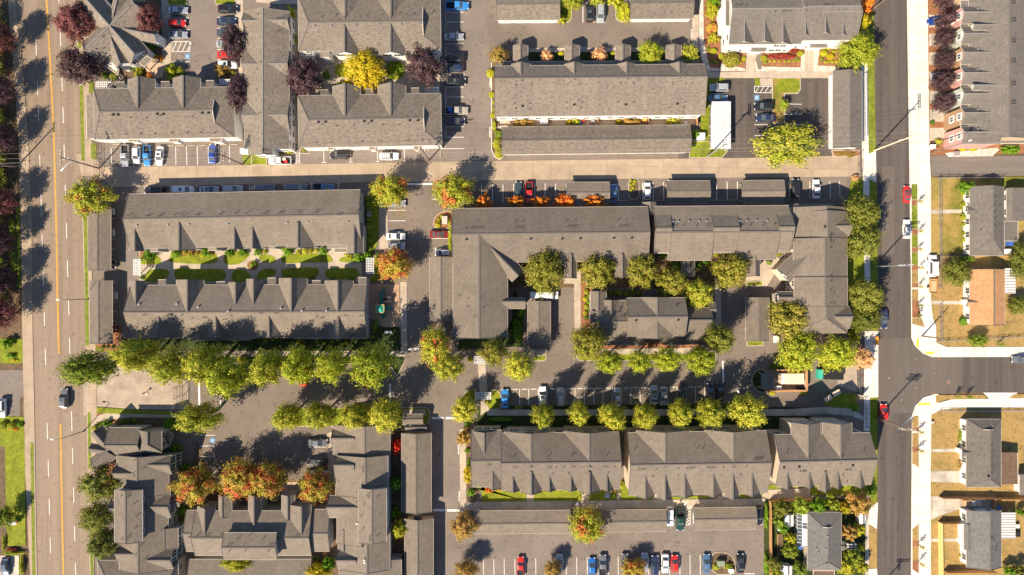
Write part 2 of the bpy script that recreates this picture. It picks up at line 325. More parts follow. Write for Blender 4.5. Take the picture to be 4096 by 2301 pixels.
# ---------------------------------------------------------------- buildings
PITCH = .74
class Bld:
    def __init__(s, name, label, cat, x, y, roof, wall, group=None, trim='eave', ridge='ridge', z0=0):
        s.root = tag(empty(name, P(x, y, 0)), label, cat, group); s.roofm, s.wallm, s.trimm, s.ridgem = roof, wall, trim, ridge
        s.r, s.w, s.t = MB(), MB(), MB(); s.hf = []; s.k = 0; s.post = None
    def rel(s, p): return Vector(p)-s.root.location
    def roof_faces(s, faces, th=.2):
        """faces: list of (points, uv); closed into a slab"""
        cnt = {}
        key = lambda p: (round(p[0], 3), round(p[1], 3), round(p[2], 3))
        for pts, uv in faces:
            s.r.face(pts, 0, uv); s.r.face([Vector(p)-Vector((0, 0, th)) for p in reversed(pts)], 1)
            for i in range(len(pts)):
                e = (key(pts[i]), key(pts[(i+1) % len(pts)])); er = (e[1], e[0])
                if er in cnt: cnt.pop(er)
                else: cnt[e] = (pts[i], pts[(i+1) % len(pts)])
        for a, b in cnt.values():
            dn = Vector((0, 0, th)); s.r.face([b, a, Vector(a)-dn, Vector(b)-dn], 1)
    def core(s, C, Uv, Vv, L0, L1, V0, V1, vr, he, hr, hip, m, walls, ov, win, zb, sides, rake=True):
        s.k += 1; ov_ = ov+.003*s.k; C = Vector((C[0], C[1], 0)); lift = .004*(s.k % 7); he += lift; hr += lift
        W_ = lambda u, v, z: C+Uv*u+Vv*v+Vector((0, 0, z))
        def end(L, sg, hp, mm):
            if hp <= 0: return [(L, V0, he)], (L, vr, hr), [(L, V1, he)]
            q = L+sg*hp; a = (q, V0+(vr-V0)*mm, he+(hr-he)*mm); b = (q, V1+(vr-V1)*mm, he+(hr-he)*mm)
            if mm >= .999: return [(L, V0, he)], (q, vr, hr), [(L, V1, he)]
            return [(L, V0, he), a], (q, vr, hr), [(L, V1, he), b]
        A0, rA, A1 = end(L0, 1, hip[0], m[0]); B0, rB, B1 = end(L1, -1, hip[1], m[1])
        sl0 = math.hypot(1, (hr-he)/max(.1, vr-V0)); sl1 = math.hypot(1, (hr-he)/max(.1, V1-vr))
        fs = []
        p0 = [A0[0], B0[0]]+B0[1:]+[rB, rA]+A0[1:][::-1]
        p1 = [B1[0], A1[0]]+A1[1:]+[rA, rB]+B1[1:][::-1]
        fs.append(([W_(*p) for p in p0], [(p[0], (p[1]-V0)*sl0) for p in p0]))
        fs.append(([W_(*p) for p in p1], [(p[0]+3, (V1-p[1])*sl1) for p in p1]))
        for E0, E1, r_, hp, mm, sg in ((A0, A1, rA, hip[0], m[0], 1), (B0, B1, rB, hip[1], m[1], -1)):
            if hp > 0:
                q = [E1[0], E0[0]]+(E0[1:]+E1[1:] if len(E0) > 1 else [r_])
                if sg < 0: q = q[::-1]
                fs.append(([W_(*p) for p in q], [(p[1], abs(p[0]-E0[0][0])*1.15) for p in q]))
                if len(E0) > 1:
                    g_ = [(E0[1][0]+sg*.25, E0[1][1], E0[1][2]-.1), (r_[0]+sg*.25, vr, hr-.08), (E1[1][0]+sg*.25, E1[1][1], E1[1][2]-.1)]
                    s.w.face([W_(*p) for p in g_])
        # one winding for every face, so that the shared edges cancel
        out = []
        for pts, uv in fs:
            nrm = (Vector(pts[1])-Vector(pts[0])).cross(Vector(pts[2])-Vector(pts[1]))
            if nrm.z < 0: pts, uv = pts[::-1], uv[::-1]
            out.append((pts, uv))
        s.roof_faces(out)
        # ridge cap, hips, gutters, rakes
        up = Vector((0, 0, .02))
        s.r.bar(W_(*rA)+up, W_(*rB)+up, .3, .07, 2)
        for E0, E1, r_, hp in ((A0, A1, rA, hip[0]), (B0, B1, rB, hip[1])):
            for E in (E0, E1):
                top = E[-1] if len(E) > 1 else r_
                if hp > 0:
                    s.r.bar(W_(*E[0])+up, W_(*top)+up, .2, .06, 2)
                    if len(E) > 1: s.t.bar(W_(*top)+up, W_(*r_)+up, .14, .1)
                elif rake: s.r.bar(W_(*E[0])+up, W_(*r_)+up, .1, .09, 2)
            if hp > 0: s.t.bar(W_(*E0[0])-up*3, W_(*E1[0])-up*3, .11, .12)
        for a, b in ((A0[0], B0[0]), (A1[0], B1[0])): s.t.bar(W_(*a)-up*3, W_(*b)-up*3, .11, .12)
        # walls
        if walls:
            a, b, c, d = L0+ov_, L1-ov_, V0+ov_, V1-ov_
            zt0 = he-.12+(hr-he)*ov_/max(.1, vr-V0); zt1 = he-.12+(hr-he)*ov_/max(.1, V1-vr)
            s.w.face([W_(a, c, zb), W_(b, c, zb), W_(b, c, zt0), W_(a, c, zt0)])
            s.w.face([W_(b, d, zb), W_(a, d, zb), W_(a, d, zt1), W_(b, d, zt1)])
            for L, hp in ((a, hip[0]), (b, hip[1])):
                pts = [W_(L, c, zb), W_(L, d, zb), W_(L, d, zt1)]+([W_(L, vr, hr-.22)] if hp <= 0 else [])+[W_(L, c, zt0)]
                s.w.face(pts)
            pl = {'v0': ((a, c), (b, c), -Vv), 'v1': ((a, d), (b, d), Vv), 'a': ((a, c), (a, d), -Uv), 'b': ((b, c), (b, d), Uv)}
            for wd in win:
                side, n_, zs, ty = wd[:4]; f0, f1 = wd[4:6] if len(wd) > 5 else (0, 1)
                q0, q1, nr = pl[sides.get(side, side)]
                for z in zs:
                    for i in range(n_):
                        f = f0+(f1-f0)*(i+.5)/n_; p = W_(q0[0]+(q1[0]-q0[0])*f, q0[1]+(q1[1]-q0[1])*f, z)+nr*.01
                        s.opening(p, nr, ty)
        def hfun(p):
            dd = p-C; u = dd.dot(Uv); v = dd.dot(Vv)
            if not (L0-.05 <= u <= L1+.05 and V0-.05 <= v <= V1+.05): return -1
            z = min((v-V0)/max(.1, vr-V0), (V1-v)/max(.1, V1-vr))
            for hp, dist in ((hip[0], u-L0), (hip[1], L1-u)):
                if hp > 0: z = min(z, max(dist/hp, -1))
            return he+(hr-he)*max(0, min(1, z))
        s.hf.append(hfun); return s
    def opening(s, p, nr, ty):
        rz = math.atan2(-nr.x, nr.y); l = s.rel(p)
        if ty == 'g': link('garage_door', GAR, s.root, l, rz)
        elif ty == 'd': link('door', DOOR, s.root, l, rz)
        else:
            f = link('window', WIN[ty][0], s.root, l, rz); link('pane', WIN[ty][1], f)
    def gable(s, x0, y0, x1, y1, d, ridge, he, hr, t=0, hip=(0, 0), m=(1, 1), walls=True, ov=.4, win=(), zb=0, rake=True):
        hr = he+(hr-he)*PITCH; a = math.atan2(t, x1-x0); cs, sn = math.cos(a), math.sin(a); k = (H-he)/H
        C = P((x0+x1)/2, (y0+y1)/2, he); hx, hy = U(x1-x0)/2*k, U(y1-y0)/2*k
        hp = [U(h)*k for h in hip]
        if d == 'x':
            Uv, Vv = Vector((cs, sn, 0)), Vector((-sn, cs, 0)); q = P((x0+x1)/2, ridge, hr)
            sides = dict(n='v1', s='v0', e='b', w='a'); Lh, Vh = hx, hy
        else:
            Uv, Vv = Vector((-sn, cs, 0)), Vector((cs, sn, 0)); q = P(ridge, (y0+y1)/2, hr)
            sides = dict(n='b', s='a', e='v1', w='v0'); Lh, Vh = hy, hx
        vr = (Vector((q.x, q.y, 0))-Vector((C.x, C.y, 0))).dot(Vv); vr = max(-Vh*.98, min(Vh*.98, vr))
        return s.core(C, Uv, Vv, -Lh, Lh, -Vh, Vh, vr, he, hr, hp, m, walls, ov, win, zb, sides, rake)
    def rot(s, ax, ay, bx, by, hw, he, hr, hip=(0, 0), m=(1, 1), walls=True, ov=.4, win=(), zb=0):
        hr = he+(hr-he)*PITCH; a, b = P(ax, ay, hr), P(bx, by, hr); C = (a+b)/2; Uv = (b-a); Uv.z = 0; L = Uv.length/2; Uv.normalize(); Vv = Vector((-Uv.y, Uv.x, 0))
        k = (H-he)/H; h_ = U(hw)*k
        return s.core(C, Uv, Vv, -L, L, -h_, h_, 0, he, hr, [U(h)*k for h in hip], m, walls, ov, win, zb, {})
    def slope(s, pts, walls=True, ins=.2, zb=0, win=()):
        """pts: four corners (x, y, z) in photo pixels, clockwise from the first; one flat roof plane over its own walls"""
        s.k += 1; w_ = [P(*p) for p in pts]; e = (w_[1]-w_[0]).normalized()
        nrm = (w_[1]-w_[0]).cross(w_[2]-w_[1]).normalized(); f = nrm.cross(e)
        if nrm.z < 0: w_ = w_[::-1]
        s.roof_faces([(w_, [((p-w_[0]).dot(e), (p-w_[0]).dot(f)) for p in w_])])
        up = Vector((0, 0, .05))
        for i in range(4):
            if max(w_[i].z, w_[(i+1) % 4].z) <= min(p.z for p in w_)+.3: s.t.bar(w_[i]-up, w_[(i+1) % 4]-up, .15, .13)
        if walls:
            c = sum(w_, Vector())/4; q = []
            for p in w_: d = p-c; d.z = 0; q.append(p-d.normalized()*(ins+.003*s.k)-Vector((0, 0, .2)))
            for i in range(4):
                a, b = q[i], q[(i+1) % 4]; s.w.face([(a.x, a.y, zb), (b.x, b.y, zb), b, a])
        xs = [p.x for p in w_]; ys = [p.y for p in w_]; p0 = w_[0]; n3 = (w_[1]-w_[0]).cross(w_[2]-w_[1])
        def hfun(p):
            if not (min(xs) <= p.x <= max(xs) and min(ys) <= p.y <= max(ys)): return -1
            return p0.z-((p.x-p0.x)*n3.x+(p.y-p0.y)*n3.y)/n3.z
        s.hf.append(hfun); return s
    def box(s, x0, y0, x1, y1, z0, z1, mat='w'):
        """a plain wall box (parapet, stair enclosure, bay) given at its top"""
        a, b = P(x0, y1, z1), P(x1, y0, z1); (s.w if mat == 'w' else s.t).box(((a.x+b.x)/2, (a.y+b.y)/2, (z0+z1)/2), (b.x-a.x, b.y-a.y, z1-z0)); return s
    def vents(s, pts, me=None):
        me = me or PIPE
        for x, y in pts:
            z = 6
            for _ in range(5):
                p = P(x, y, z); zz = max([h(p) for h in s.hf]+[-1])
                if zz < 0: break
                z = zz
            else: link('roof_vent', me, s.root, s.rel(P(x, y, z)), random.uniform(-.3, .3))
        return s
    def posts(s, pts, h_, w_=.14, mat='trim_cream'):
        for x, y in pts:
            g = MB(); p = P(x, y, h_); g.bar((p.x, p.y, 0), (p.x, p.y, h_), w_, w_); g.build('post', mat, s.root, 'w')
        return s
    def done(s):
        s.r.build('roof', [s.roofm, s.trimm, s.ridgem], s.root, 'w')
        if s.w.v: s.w.build('wall', s.wallm, s.root, 'w')
        if s.t.v and s.k <= 2:                 # each run of gutter on a simple roof is a part of its own
            for i in range(0, len(s.t.f), 6):
                g = MB()
                for q in s.t.f[i:i+6]: g.face([s.t.v[j] for j in q])
                g.build('gutter', s.trimm, s.root, 'w')
        elif s.t.v: s.t.build('gutter', s.trimm, s.root, 'w')
        return s
def carport(label, x0, y0, x1, y1, d, ridge, roof='roof_b', group=None, he=2.5, hr=3.3, t=0, name='carport', end=None):
    b = Bld(name, label, 'carport', (x0+x1)/2, (y0+y1)/2, roof, 'beige_wall', group, 'trim_cream')
    b.gable(x0, y0, x1, y1, d, ridge, he, hr, t, walls=False)
    n = max(2, round((x1-x0 if d == 'x' else y1-y0)/220)+1)
    for i in range(n):
        f = .03+.94*i/(n-1)
        if d == 'x': b.posts([(x0+(x1-x0)*f, y0+(y1-y0)*.14-t*(f-.5)), (x0+(x1-x0)*f, y0+(y1-y0)*.86-t*(f-.5))], he-.05)
        else: b.posts([(x0+(x1-x0)*.14, y0+(y1-y0)*f), (x0+(x1-x0)*.86, y0+(y1-y0)*f)], he-.05)
    return b.done()
# ---------------------------------------------------------------- foliage
def crown_mesh(name, seed, lobes, leaves, ls, round_=False):
    rnd = random.Random(seed); mb_v = []; mb_f = []
    L = []
    for i in range(lobes):
        a = i*2.399963+rnd.uniform(-.25, .25); zz = -.75+1.6*((i+.5)/lobes)+rnd.uniform(-.08, .08); rr = math.sqrt(max(.05, 1-zz*zz))*rnd.uniform(.52, .78)
        L.append((rr*math.cos(a), rr*math.sin(a), zz*.72, rnd.uniform(.17, .29) if lobes > 14 else rnd.uniform(.26, .4)))
    L += [(0, 0, .05, .34), (0, 0, .5, .3)]
    wt = [l[3]**2 for l in L]
    for i in range(leaves):
        if round_:
            v = Vector((rnd.gauss(0, 1), rnd.gauss(0, 1), rnd.gauss(0, 1))).normalized(); p = v*rnd.uniform(.84, 1.0); nr = v
        else:
            l = rnd.choices(L, wt)[0]; v = Vector((rnd.gauss(0, 1), rnd.gauss(0, 1), rnd.gauss(0, 1)+.25)).normalized()
            # sprays stand out from each limb, so the outline is fingered
            c_ = Vector(l[:3]); d_ = c_.normalized(); k = rnd.random()**.45*(1.0+.3*max(0, rnd.gauss(0, .6))); v = v+d_*(v.dot(d_)*.75); p = c_+v*l[3]*k
            nr = v
        nr = (nr+Vector((rnd.gauss(0, .5), rnd.gauss(0, .5), rnd.gauss(0, .5)+.2))).normalized()
        a = nr.cross(Vector((rnd.gauss(0, 1), rnd.gauss(0, 1), rnd.gauss(0, 1)))).normalized(); b = nr.cross(a)
        s1 = ls*rnd.uniform(.6, 1.3); s2 = s1*rnd.uniform(.5, .8)
        if not round_: f_ = 1-.34*max(0, p.z)-.12*max(0, -p.z); p = Vector((p.x*f_*1.06, p.y*f_*1.06, p.z*1.08))
        i0 = len(mb_v); mb_v += [p-a*s1, p+b*s2, p+a*s1, p-b*s2]; mb_f.append((i0, i0+1, i0+2, i0+3))
    me = bpy.data.meshes.new(name); me.from_pydata(mb_v, [], mb_f); me.materials.append(M['leaf_green']); me.update()
    return me
CROWN = [crown_mesh('crown', 10+i, 30+4*i, 6800, .048) for i in range(9)]
CROWN_S = [crown_mesh('crown', 40+i, 12+2*i, 1900, .095) for i in range(4)]
CROWN_T = [crown_mesh('crown', 80+i, 9, 150, .15) for i in range(3)]
BALL = [crown_mesh('shrub', 60+i, 1, 1100, .12, True) for i in range(2)]
def trunk_mesh(seed):
    rnd = random.Random(seed); m = MB(); m.tube([(0, 0, -.02), (.01, 0, .35), (.02, .01, .7), (0, .02, 1.15)], .045, 8, 0, .016)
    for i in range(6):
        a = i*1.05+rnd.uniform(-.3, .3); z = rnd.uniform(.4, .75); l = rnd.uniform(.2, .4)
        m.tube([(0, 0, z), (math.cos(a)*l*.5, math.sin(a)*l*.5, z+.12), (math.cos(a)*l, math.sin(a)*l, z+.32)], .018, 6, 0, .006)
    return m.mesh('trunk', ['bark'])
TRUNK = [trunk_mesh(3), trunk_mesh(5)]
_n = [0]
def setm(o, m):
    o.material_slots[0].link = 'OBJECT'; o.material_slots[0].material = M[m]; return o
def tree(x, y, r, mat, h, label, group=None, ry=None, small=False, zc=.6):
    """one tree: trunk with limbs and a crown of leaf faces; (x, y) is where the photo shows the crown's middle"""
    _n[0] += 1; rnd = random.Random(_n[0]); p = P(x, y, h*zc); q = (H-h*zc)/H
    root = tag(empty('tree', (p.x, p.y, 0)), label, 'tree', group)
    t = link('trunk', rnd.choice(TRUNK), root, (0, 0, 0), rnd.uniform(0, 6), (h*.62, h*.62, h*.62))
    me = rnd.choice(CROWN_T if U(r) < .8 else CROWN_S if small or U(r) < 2.2 else CROWN)
    a = U(r)*q*1.04; b = U(ry)*q*1.04 if ry else a*rnd.uniform(.88, 1.1); rot = rnd.choice([0, math.pi]) if ry else rnd.uniform(0, 6.283)
    setm(link('crown', me, root, (0, 0, h*zc), rot, (a, b, h*(1-zc)*1.05)), mat)
    return root
def shrub(x, y, r, mat, label, ry=None, h=None, group=None, ball=False, name='shrub', z=0, rz=None):
    _n[0] += 1; rnd = random.Random(_n[0]); a = U(r); b = U(ry) if ry else a; hh = h if h else min(a, b)*1.5; p = P(x, y, hh*.6)
    o = setm(link(name, rnd.choice(BALL) if ball else rnd.choice(CROWN_S), None, (p.x, p.y, z+hh*.45), rz if rz is not None else (rnd.choice([0, math.pi]) if ry else rnd.uniform(0, 6)), (a*1.04, b*1.04, hh*.55)), mat)
    return tag(o, label, 'hedge' if name == 'hedge' else 'shrub', group)
ORD = 'first second third fourth fifth sixth seventh eighth ninth tenth eleventh twelfth thirteenth fourteenth fifteenth'.split()
def srow(pts, r, mat, label, group, ball=True, h=None):
    """a counted row of like shrubs; {} in the label takes the place in the row"""
    for i, p in enumerate(pts): shrub(p[0], p[1], p[2] if len(p) > 2 else r, mat, label.format(ORD[i]), None, h, group, ball)
# ---------------------------------------------------------------- vehicles
def loft(m, st, zb=.3, mat=0):
    rings = []
    for x, hw, zt in st:
        rings.append([(x, -hw*.93, zb), (x, -hw, zb+.22), (x, -hw*.985, zt-.14), (x, -hw*.86, zt), (x, -hw*.4, zt+.03), (x, hw*.4, zt+.03), (x, hw*.86, zt), (x, hw*.985, zt-.14), (x, hw, zb+.22), (x, hw*.93, zb)])
    for i in range(len(rings)-1):
        for j in range(10): m.face([rings[i][j], rings[i][(j+1) % 10], rings[i+1][(j+1) % 10], rings[i+1][j]], mat, smooth=1 <= j <= 7)
    m.face(rings[0], mat); m.face(rings[-1][::-1], mat)
SPEC = {   # length, half width, belt z, roof z, cabin base rear/front x, roof rear/front x
    'sedan': (4.7, .9, .92, 1.45, -1.75, 1.15, -1.0, .25), 'suv': (4.7, .94, 1.05, 1.74, -2.15, 1.05, -1.85, .35),
    'hatch': (4.2, .88, .95, 1.52, -1.95, 1.1, -1.45, .3), 'pickup': (5.6, .97, 1.1, 1.8, -.75, 1.35, -.5, .65), 'van': (5.1, .98, 1.05, 1.85, -2.4, 1.55, -2.2, .9),
    'longvan': (7.0, 1.02, 1.2, 2.35, -3.35, 2.5, -3.3, 2.0)}
PM = {}
def car_parts(kind):
    Lc, hw, zb, zr, c0, c1, r0, r1 = SPEC[kind]; h = Lc/2; m = MB(); hood = zb-.04 if kind != 'pickup' else zb
    tail = zb if kind in ('suv', 'van', 'hatch', 'longvan') else zb+.02
    st = [(-h, hw*.78, zb-.3), (-h+.08, hw*.9, zb-.08), (-h+.35, hw*.97, tail), (-h+.9, hw, tail), (c0+.3, hw, zb), (0, hw, zb), (c1-.2, hw*.99, zb), (c1+.3, hw*.98, hood-.02), (h-.6, hw*.95, hood-.09), (h-.22, hw*.86, hood-.17), (h-.05, hw*.72, hood-.3), (h, hw*.6, hood-.42)]
    if kind == 'pickup':
        st = [(-h, hw*.95, .72), (-h+.1, hw*.97, .72), (c0+.1, hw, .72), (c0+.12, hw, zb)]+st[5:]
        for sg in (-1, 1): m.box(((-h+c0)/2, sg*(hw-.07), .9), (c0+h, .12, .42))
        m.box((-h+.05, 0, .9), (.1, hw*1.85, .42))
    st.sort(); loft(m, st)
    hb, ht = hw*.9, hw*.72
    base = [(c0, -hb, zb), (c1, -hb, zb), (c1, hb, zb), (c0, hb, zb)]; top = [(r0, -ht, zr), (r1, -ht, zr), (r1, ht, zr), (r0, ht, zr)]
    ri = [(r0+.15, -ht*.75, zr+.05), (r1-.15, -ht*.75, zr+.05), (r1-.15, ht*.75, zr+.05), (r0+.15, ht*.75, zr+.05)]
    for i in range(4):
        j = (i+1) % 4; m.face([base[i], base[j], top[j], top[i]]); m.face([top[i], top[j], ri[j], ri[i]], smooth=True)
    m.face(ri)
    mats = ['car_white', 'dark']
    if kind == 'pickup': m.face([(-h+.12, -hw*.86, .76), (c0, -hw*.86, .76), (c0, hw*.86, .76), (-h+.12, hw*.86, .76)], 1)
    out = [('body', m.mesh('body', mats))]
    def glass(nm, i, a=.07, b=.08, t0=.06, t1=.92):
        j = (i+1) % 4; V = [Vector(q) for q in (base[i], base[j], top[j], top[i])]
        lo = lambda s_, t_: (V[0].lerp(V[1], s_)).lerp(V[3].lerp(V[2], s_), t_)
        q = [lo(a, t0), lo(1-b, t0), lo(1-b, t1), lo(a, t1)]; nr = (q[1]-q[0]).cross(q[2]-q[1]).normalized()
        c = Vector((0, 0, zb)); 
        if nr.dot(q[0]-Vector(((c0+c1)/2, 0, q[0].z))) < 0: nr = -nr
        g_ = MB(); g_.face([p+nr*.012 for p in q]); out.append((nm, g_.mesh(nm, ['glass'])))
    glass('windscreen', 1, .05, .05, .04, .97); glass('rear_window', 3, .07, .07, .1, .94); glass('side_window', 0, .12, .1); glass('side_window', 2, .1, .12)
    for sx in (-1, 1):
        for sy in (-1, 1):
            g_ = MB(); x = sx*(h-.95) if kind != 'longvan' else sx*(h-1.3); y = sy*(hw-.09); g_.tube([(x, y-.11, .34), (x, y+.11, .34)], .34, 14); g_.tube([(x, y+sy*.1, .34), (x, y+sy*.125, .34)], .2, 10, 1)
            out.append(('wheel', g_.mesh('wheel', ['rubber', 'steel'])))
    for sy in (-1, 1):
        g_ = MB(); g_.box((h-.2, sy*hw*.66, hood-.27), (.3, .34, .14), 0, -sy*.35); out.append(('headlight', g_.mesh('headlight', ['head_light'])))
        g_ = MB(); g_.box((-h+.07, sy*hw*.74, zb-.17), (.16, .28, .16), 0, sy*.2); out.append(('tail_light', g_.mesh('tail_light', ['red_light'])))
        g_ = MB(); g_.box((c1-.35, sy*(hw+.08), zb+.1), (.14, .22, .14)); out.append(('wing_mirror', g_.mesh('wing_mirror', ['car_white'])))
    return out
RACK = MB()
for sy in (-1, 1): RACK.bar((-1.5, sy*.58, 1.82), (.2, sy*.58, 1.82), .05, .06)
for x in (-1.4, -.9, -.4, .1): RACK.bar((x, -.6, 1.84), (x, .6, 1.84), .05, .05)
RACKM = RACK.mesh('roof_rack', ['steel']); RACKD = RACK.mesh('roof_rack', ['dark'])
SR = MB(); SR.face([(-.45, -.42, .005), (.2, -.42, .005), (.2, .42, .005), (-.45, .42, .005)])
SRM = SR.mesh('sunroof', ['glass'])
DIR = {'r': 0, 'u': math.pi/2, 'l': math.pi, 'd': -math.pi/2}
def car(x, y, d, kind, colour, label, s=1.0, rack=None, sun=False, rz=0, z=.03, road=False):
    if kind not in PM: PM[kind] = car_parts(kind)
    p = P(x, y, .9); names = {'sedan': 'car', 'hatch': 'car', 'suv': 'car', 'pickup': 'pickup_truck', 'van': 'van', 'longvan': 'van'}
    root = tag(empty(names[kind], (p.x, p.y, z), DIR[d]+rz), label, names[kind].replace('_', ' '), 'cars on the streets' if road else 'parked cars'); root.scale = (s, s, s)
    for nm, me in PM[kind]:
        o = link(nm, me, root)
        if nm in ('body', 'wing_mirror'): setm(o, 'car_'+colour)
    zr = SPEC[kind][3]
    if rack: link('roof_rack', RACKM if rack == 'l' else RACKD, root, (0, 0, zr-1.74))
    if sun: link('sunroof', SRM, root, (-.1, 0, zr+.05))
    return root
# ================================================================ ground, roads, paths
g = MB(); g.face([(-900, -900, 0), (900, -900, 0), (900, 900, 0), (-900, 900, 0)])
tag(g.build('ground', 'soil'), 'bare soil ground under the whole housing estate', 'ground', None, 'structure')
T('F')
lot = ground('parking_lot', 'asphalt', .02, [(200, -60), (2200, -60), (2207, 1520), (227, 1520), (219, 1000), (205, 361)], 'dark asphalt parking lots and drives between the apartment buildings')
ground('parking_lot', 'asphalt_grey', .026, [[(405, -40), (585, -40), (600, 200), (415, 200)], [(1110, -40), (1225, -40), (1240, 415), (1105, 418)], [(230, 375), (1240, 360), (1240, 406), (262, 421)], [(1085, 1040), (1170, 1040), (1160, 1260), (1930, 1250), (1930, 1500), (1085, 1500)]], 'lighter grey asphalt of the outer parking lots')
rl = [(38, -60), (38, 0), (45, 75), (54, 140), (66, 288), (73, 390), (80, 600), (82, 840), (86, 1020), (88, 1150), (93, 1447), (95, 1520)]
rr = [(229, 1520), (227, 1447), (224, 1335), (221, 1110), (219, 1000), (215, 797), (209, 561), (206, 412), (205, 361), (201, 217), (195, 112), (188, 0), (186, -60)]
road1 = ground('road', 'asphalt_old', .035, rl+rr, 'wide pale asphalt avenue along the left side', kerb='kerb')
road2 = ground('road', 'asphalt_new', .035, [(2197, -60), (2197, 0), (2203, 361), (2205, 390), (2208, 723), (2209, 1085), (2207, 1447), (2206, 1520), (2290, 1520), (2291, 1447), (2293, 1085), (2294, 1043), (2302, 1021), (2322, 1001), (2352, 991), (2400, 988), (2640, 986), (2640, 898), (2345, 899), (2322, 889), (2302, 871), (2293, 850), (2292, 723), (2287, 361), (2281, 0), (2280, -60)], 'fresh dark asphalt street along the right side')
ground('road', 'asphalt_patch', .037, [[(2211, 852), (2292, 850), (2302, 872), (2322, 890), (2345, 900), (2420, 900), (2420, 987), (2352, 990), (2322, 1000), (2302, 1020), (2294, 1040), (2211, 1040)], [(2218, 420), (2250, 420), (2250, 640), (2219, 640)]], 'paler worn patches of the right street around the junction')
ground('alley', 'concrete_alley', .05, [(190, 388), (228, 386), (240, 402), (262, 421), (644, 415), (1288, 405), (1900, 397), (2165, 391), (2165, 444), (1863, 447), (1288, 453), (900, 459), (644, 463), (350, 470), (280, 470), (262, 452), (240, 442), (206, 442)], 'pale concrete alley running across between the two rows of buildings')
ground('alley', 'asphalt_lane', .05, [(2343, 392), (2640, 392), (2640, 442), (2343, 444)], 'worn asphalt lane between townhouses and fenced yard')
# ---- left of the avenue
ground('pavement', 'concrete_alley', .13, [(18, -60), (38, -60), (38, 0), (45, 75), (54, 140), (66, 288), (73, 390), (80, 600), (82, 840), (86, 1020), (88, 1150), (93, 1447), (95, 1520), (78, 1520), (76, 1447), (61, 1150), (60, 1030), (57, 900), (56, 840), (52, 600), (48, 390), (42, 288), (32, 140), (24, 75)], 'concrete pavement on the far left of the avenue')
T(0, 1)
ground('lawn', 'grass_strip', .15, [[(85, 755), (145, 755), (155, 1010), (95, 1030)], [(100, 1085), (155, 1085), (160, 1290), (110, 1290)], [(165, 640), (200, 640), (205, 1446), (170, 1446)]], 'strips of lawn under the plum trees on the far left')
T(0, 2)
ground('lawn', 'grass', .15, [[(0, 515), (225, 515), (228, 765), (0, 765)], [(0, 1300), (240, 1300), (240, 1600), (0, 1600)]], 'small lawn beside the far left driveway')
ground('parking_lot', 'asphalt_grey', .06, [(-200, 830), (230, 830), (235, 1090), (205, 1110), (205, 1300), (-200, 1300)], 'small grey parking lot at the far left edge')
T(0, 3)
ground('lawn', 'grass', .15, [(45, 0), (245, -10), (258, 1150), (70, 1155), (60, 700)], 'long lawn on the lower left beside the avenue')
ground('lawn', 'grass_strip', .155, [(305, 115), (335, 115), (355, 1500), (325, 1500)], 'thin strip of grass at the lower left kerb')
ground('driveway', 'concrete_old', .06, [(-100, 1250), (190, 1250), (190, 1500), (-100, 1500)], 'concrete driveway at the lower left corner')
# ---- right edge of the avenue
T('F')
ground('pavement', 'concrete_alley', .13, [[(197, 90), (225, 90), (232, 400), (214, 405), (206, 361), (201, 217)], [(216, 905), (243, 905), (243, 1070), (236, 1447), (246, 1520), (229, 1520), (222, 1110)], [(210, 545), (224, 545), (240, 865), (240, 900), (216, 890)]], 'concrete pavement on the right of the avenue')
ground('lawn', 'grass_strip', .145, [[(194, 90), (204, 90), (204, 120), (196, 120)], [(200, 216), (209, 216), (213, 405), (205, 405)], [(210, 530), (219, 530), (224, 870), (215, 870)], [(220, 1038), (228, 1038), (230, 1180), (222, 1180)], [(226, 1300), (234, 1300), (236, 1520), (228, 1520)], [(223, 207), (235, 207), (235, 235), (224, 235)], [(228, 361), (243, 361), (243, 400), (229, 400)]], 'grass verge between avenue kerb and pavement')
ground('planting_bed', 'mulch', .12, [[(240, 820), (305, 820), (305, 885), (262, 885), (240, 872)], [(222, 1040), (300, 1040), (330, 1080), (330, 1250), (222, 1250)]], 'mulched planting bed beside the avenue')
ground('lawn', 'grass', .14, [[(262, 880), (310, 888), (318, 905), (300, 920), (288, 902)], [(243, 1025), (430, 1036), (430, 1044), (243, 1040)], [(240, 868), (262, 884), (262, 888), (240, 880)]], 'small lawn patches around the entrance drive')
# ---- entrance drive
ground('driveway', 'concrete_brick', .05, [(212, 930), (242, 925), (290, 918), (305, 918), (330, 930), (470, 958), (473, 1028), (330, 1028), (243, 1020), (212, 1046)], 'pale scored concrete entrance drive off the avenue', kerb='kerb')
ground('path', 'concrete_path', .12, [(243, 1047), (280, 1036), (470, 1042), (470, 1052), (330, 1050), (243, 1062)], 'curving concrete path below the entrance drive')
T(0, 2)
ground('planting_bed', 'soil', .1, [(960, 1255), (1750, 1265), (1800, 1240), (1800, 1446), (960, 1446)], 'dark planting bed below the entrance drive')
mk = MB(); gline(mk, 2000, 945, 2008, 1185, .45, .06); gline(mk, 2215, 1090, 2222, 1200, .3, .06)
tag(mk.build('stop_line', 'paint'), 'white stop lines painted across the entrance drive', 'road marking', None, 'structure')
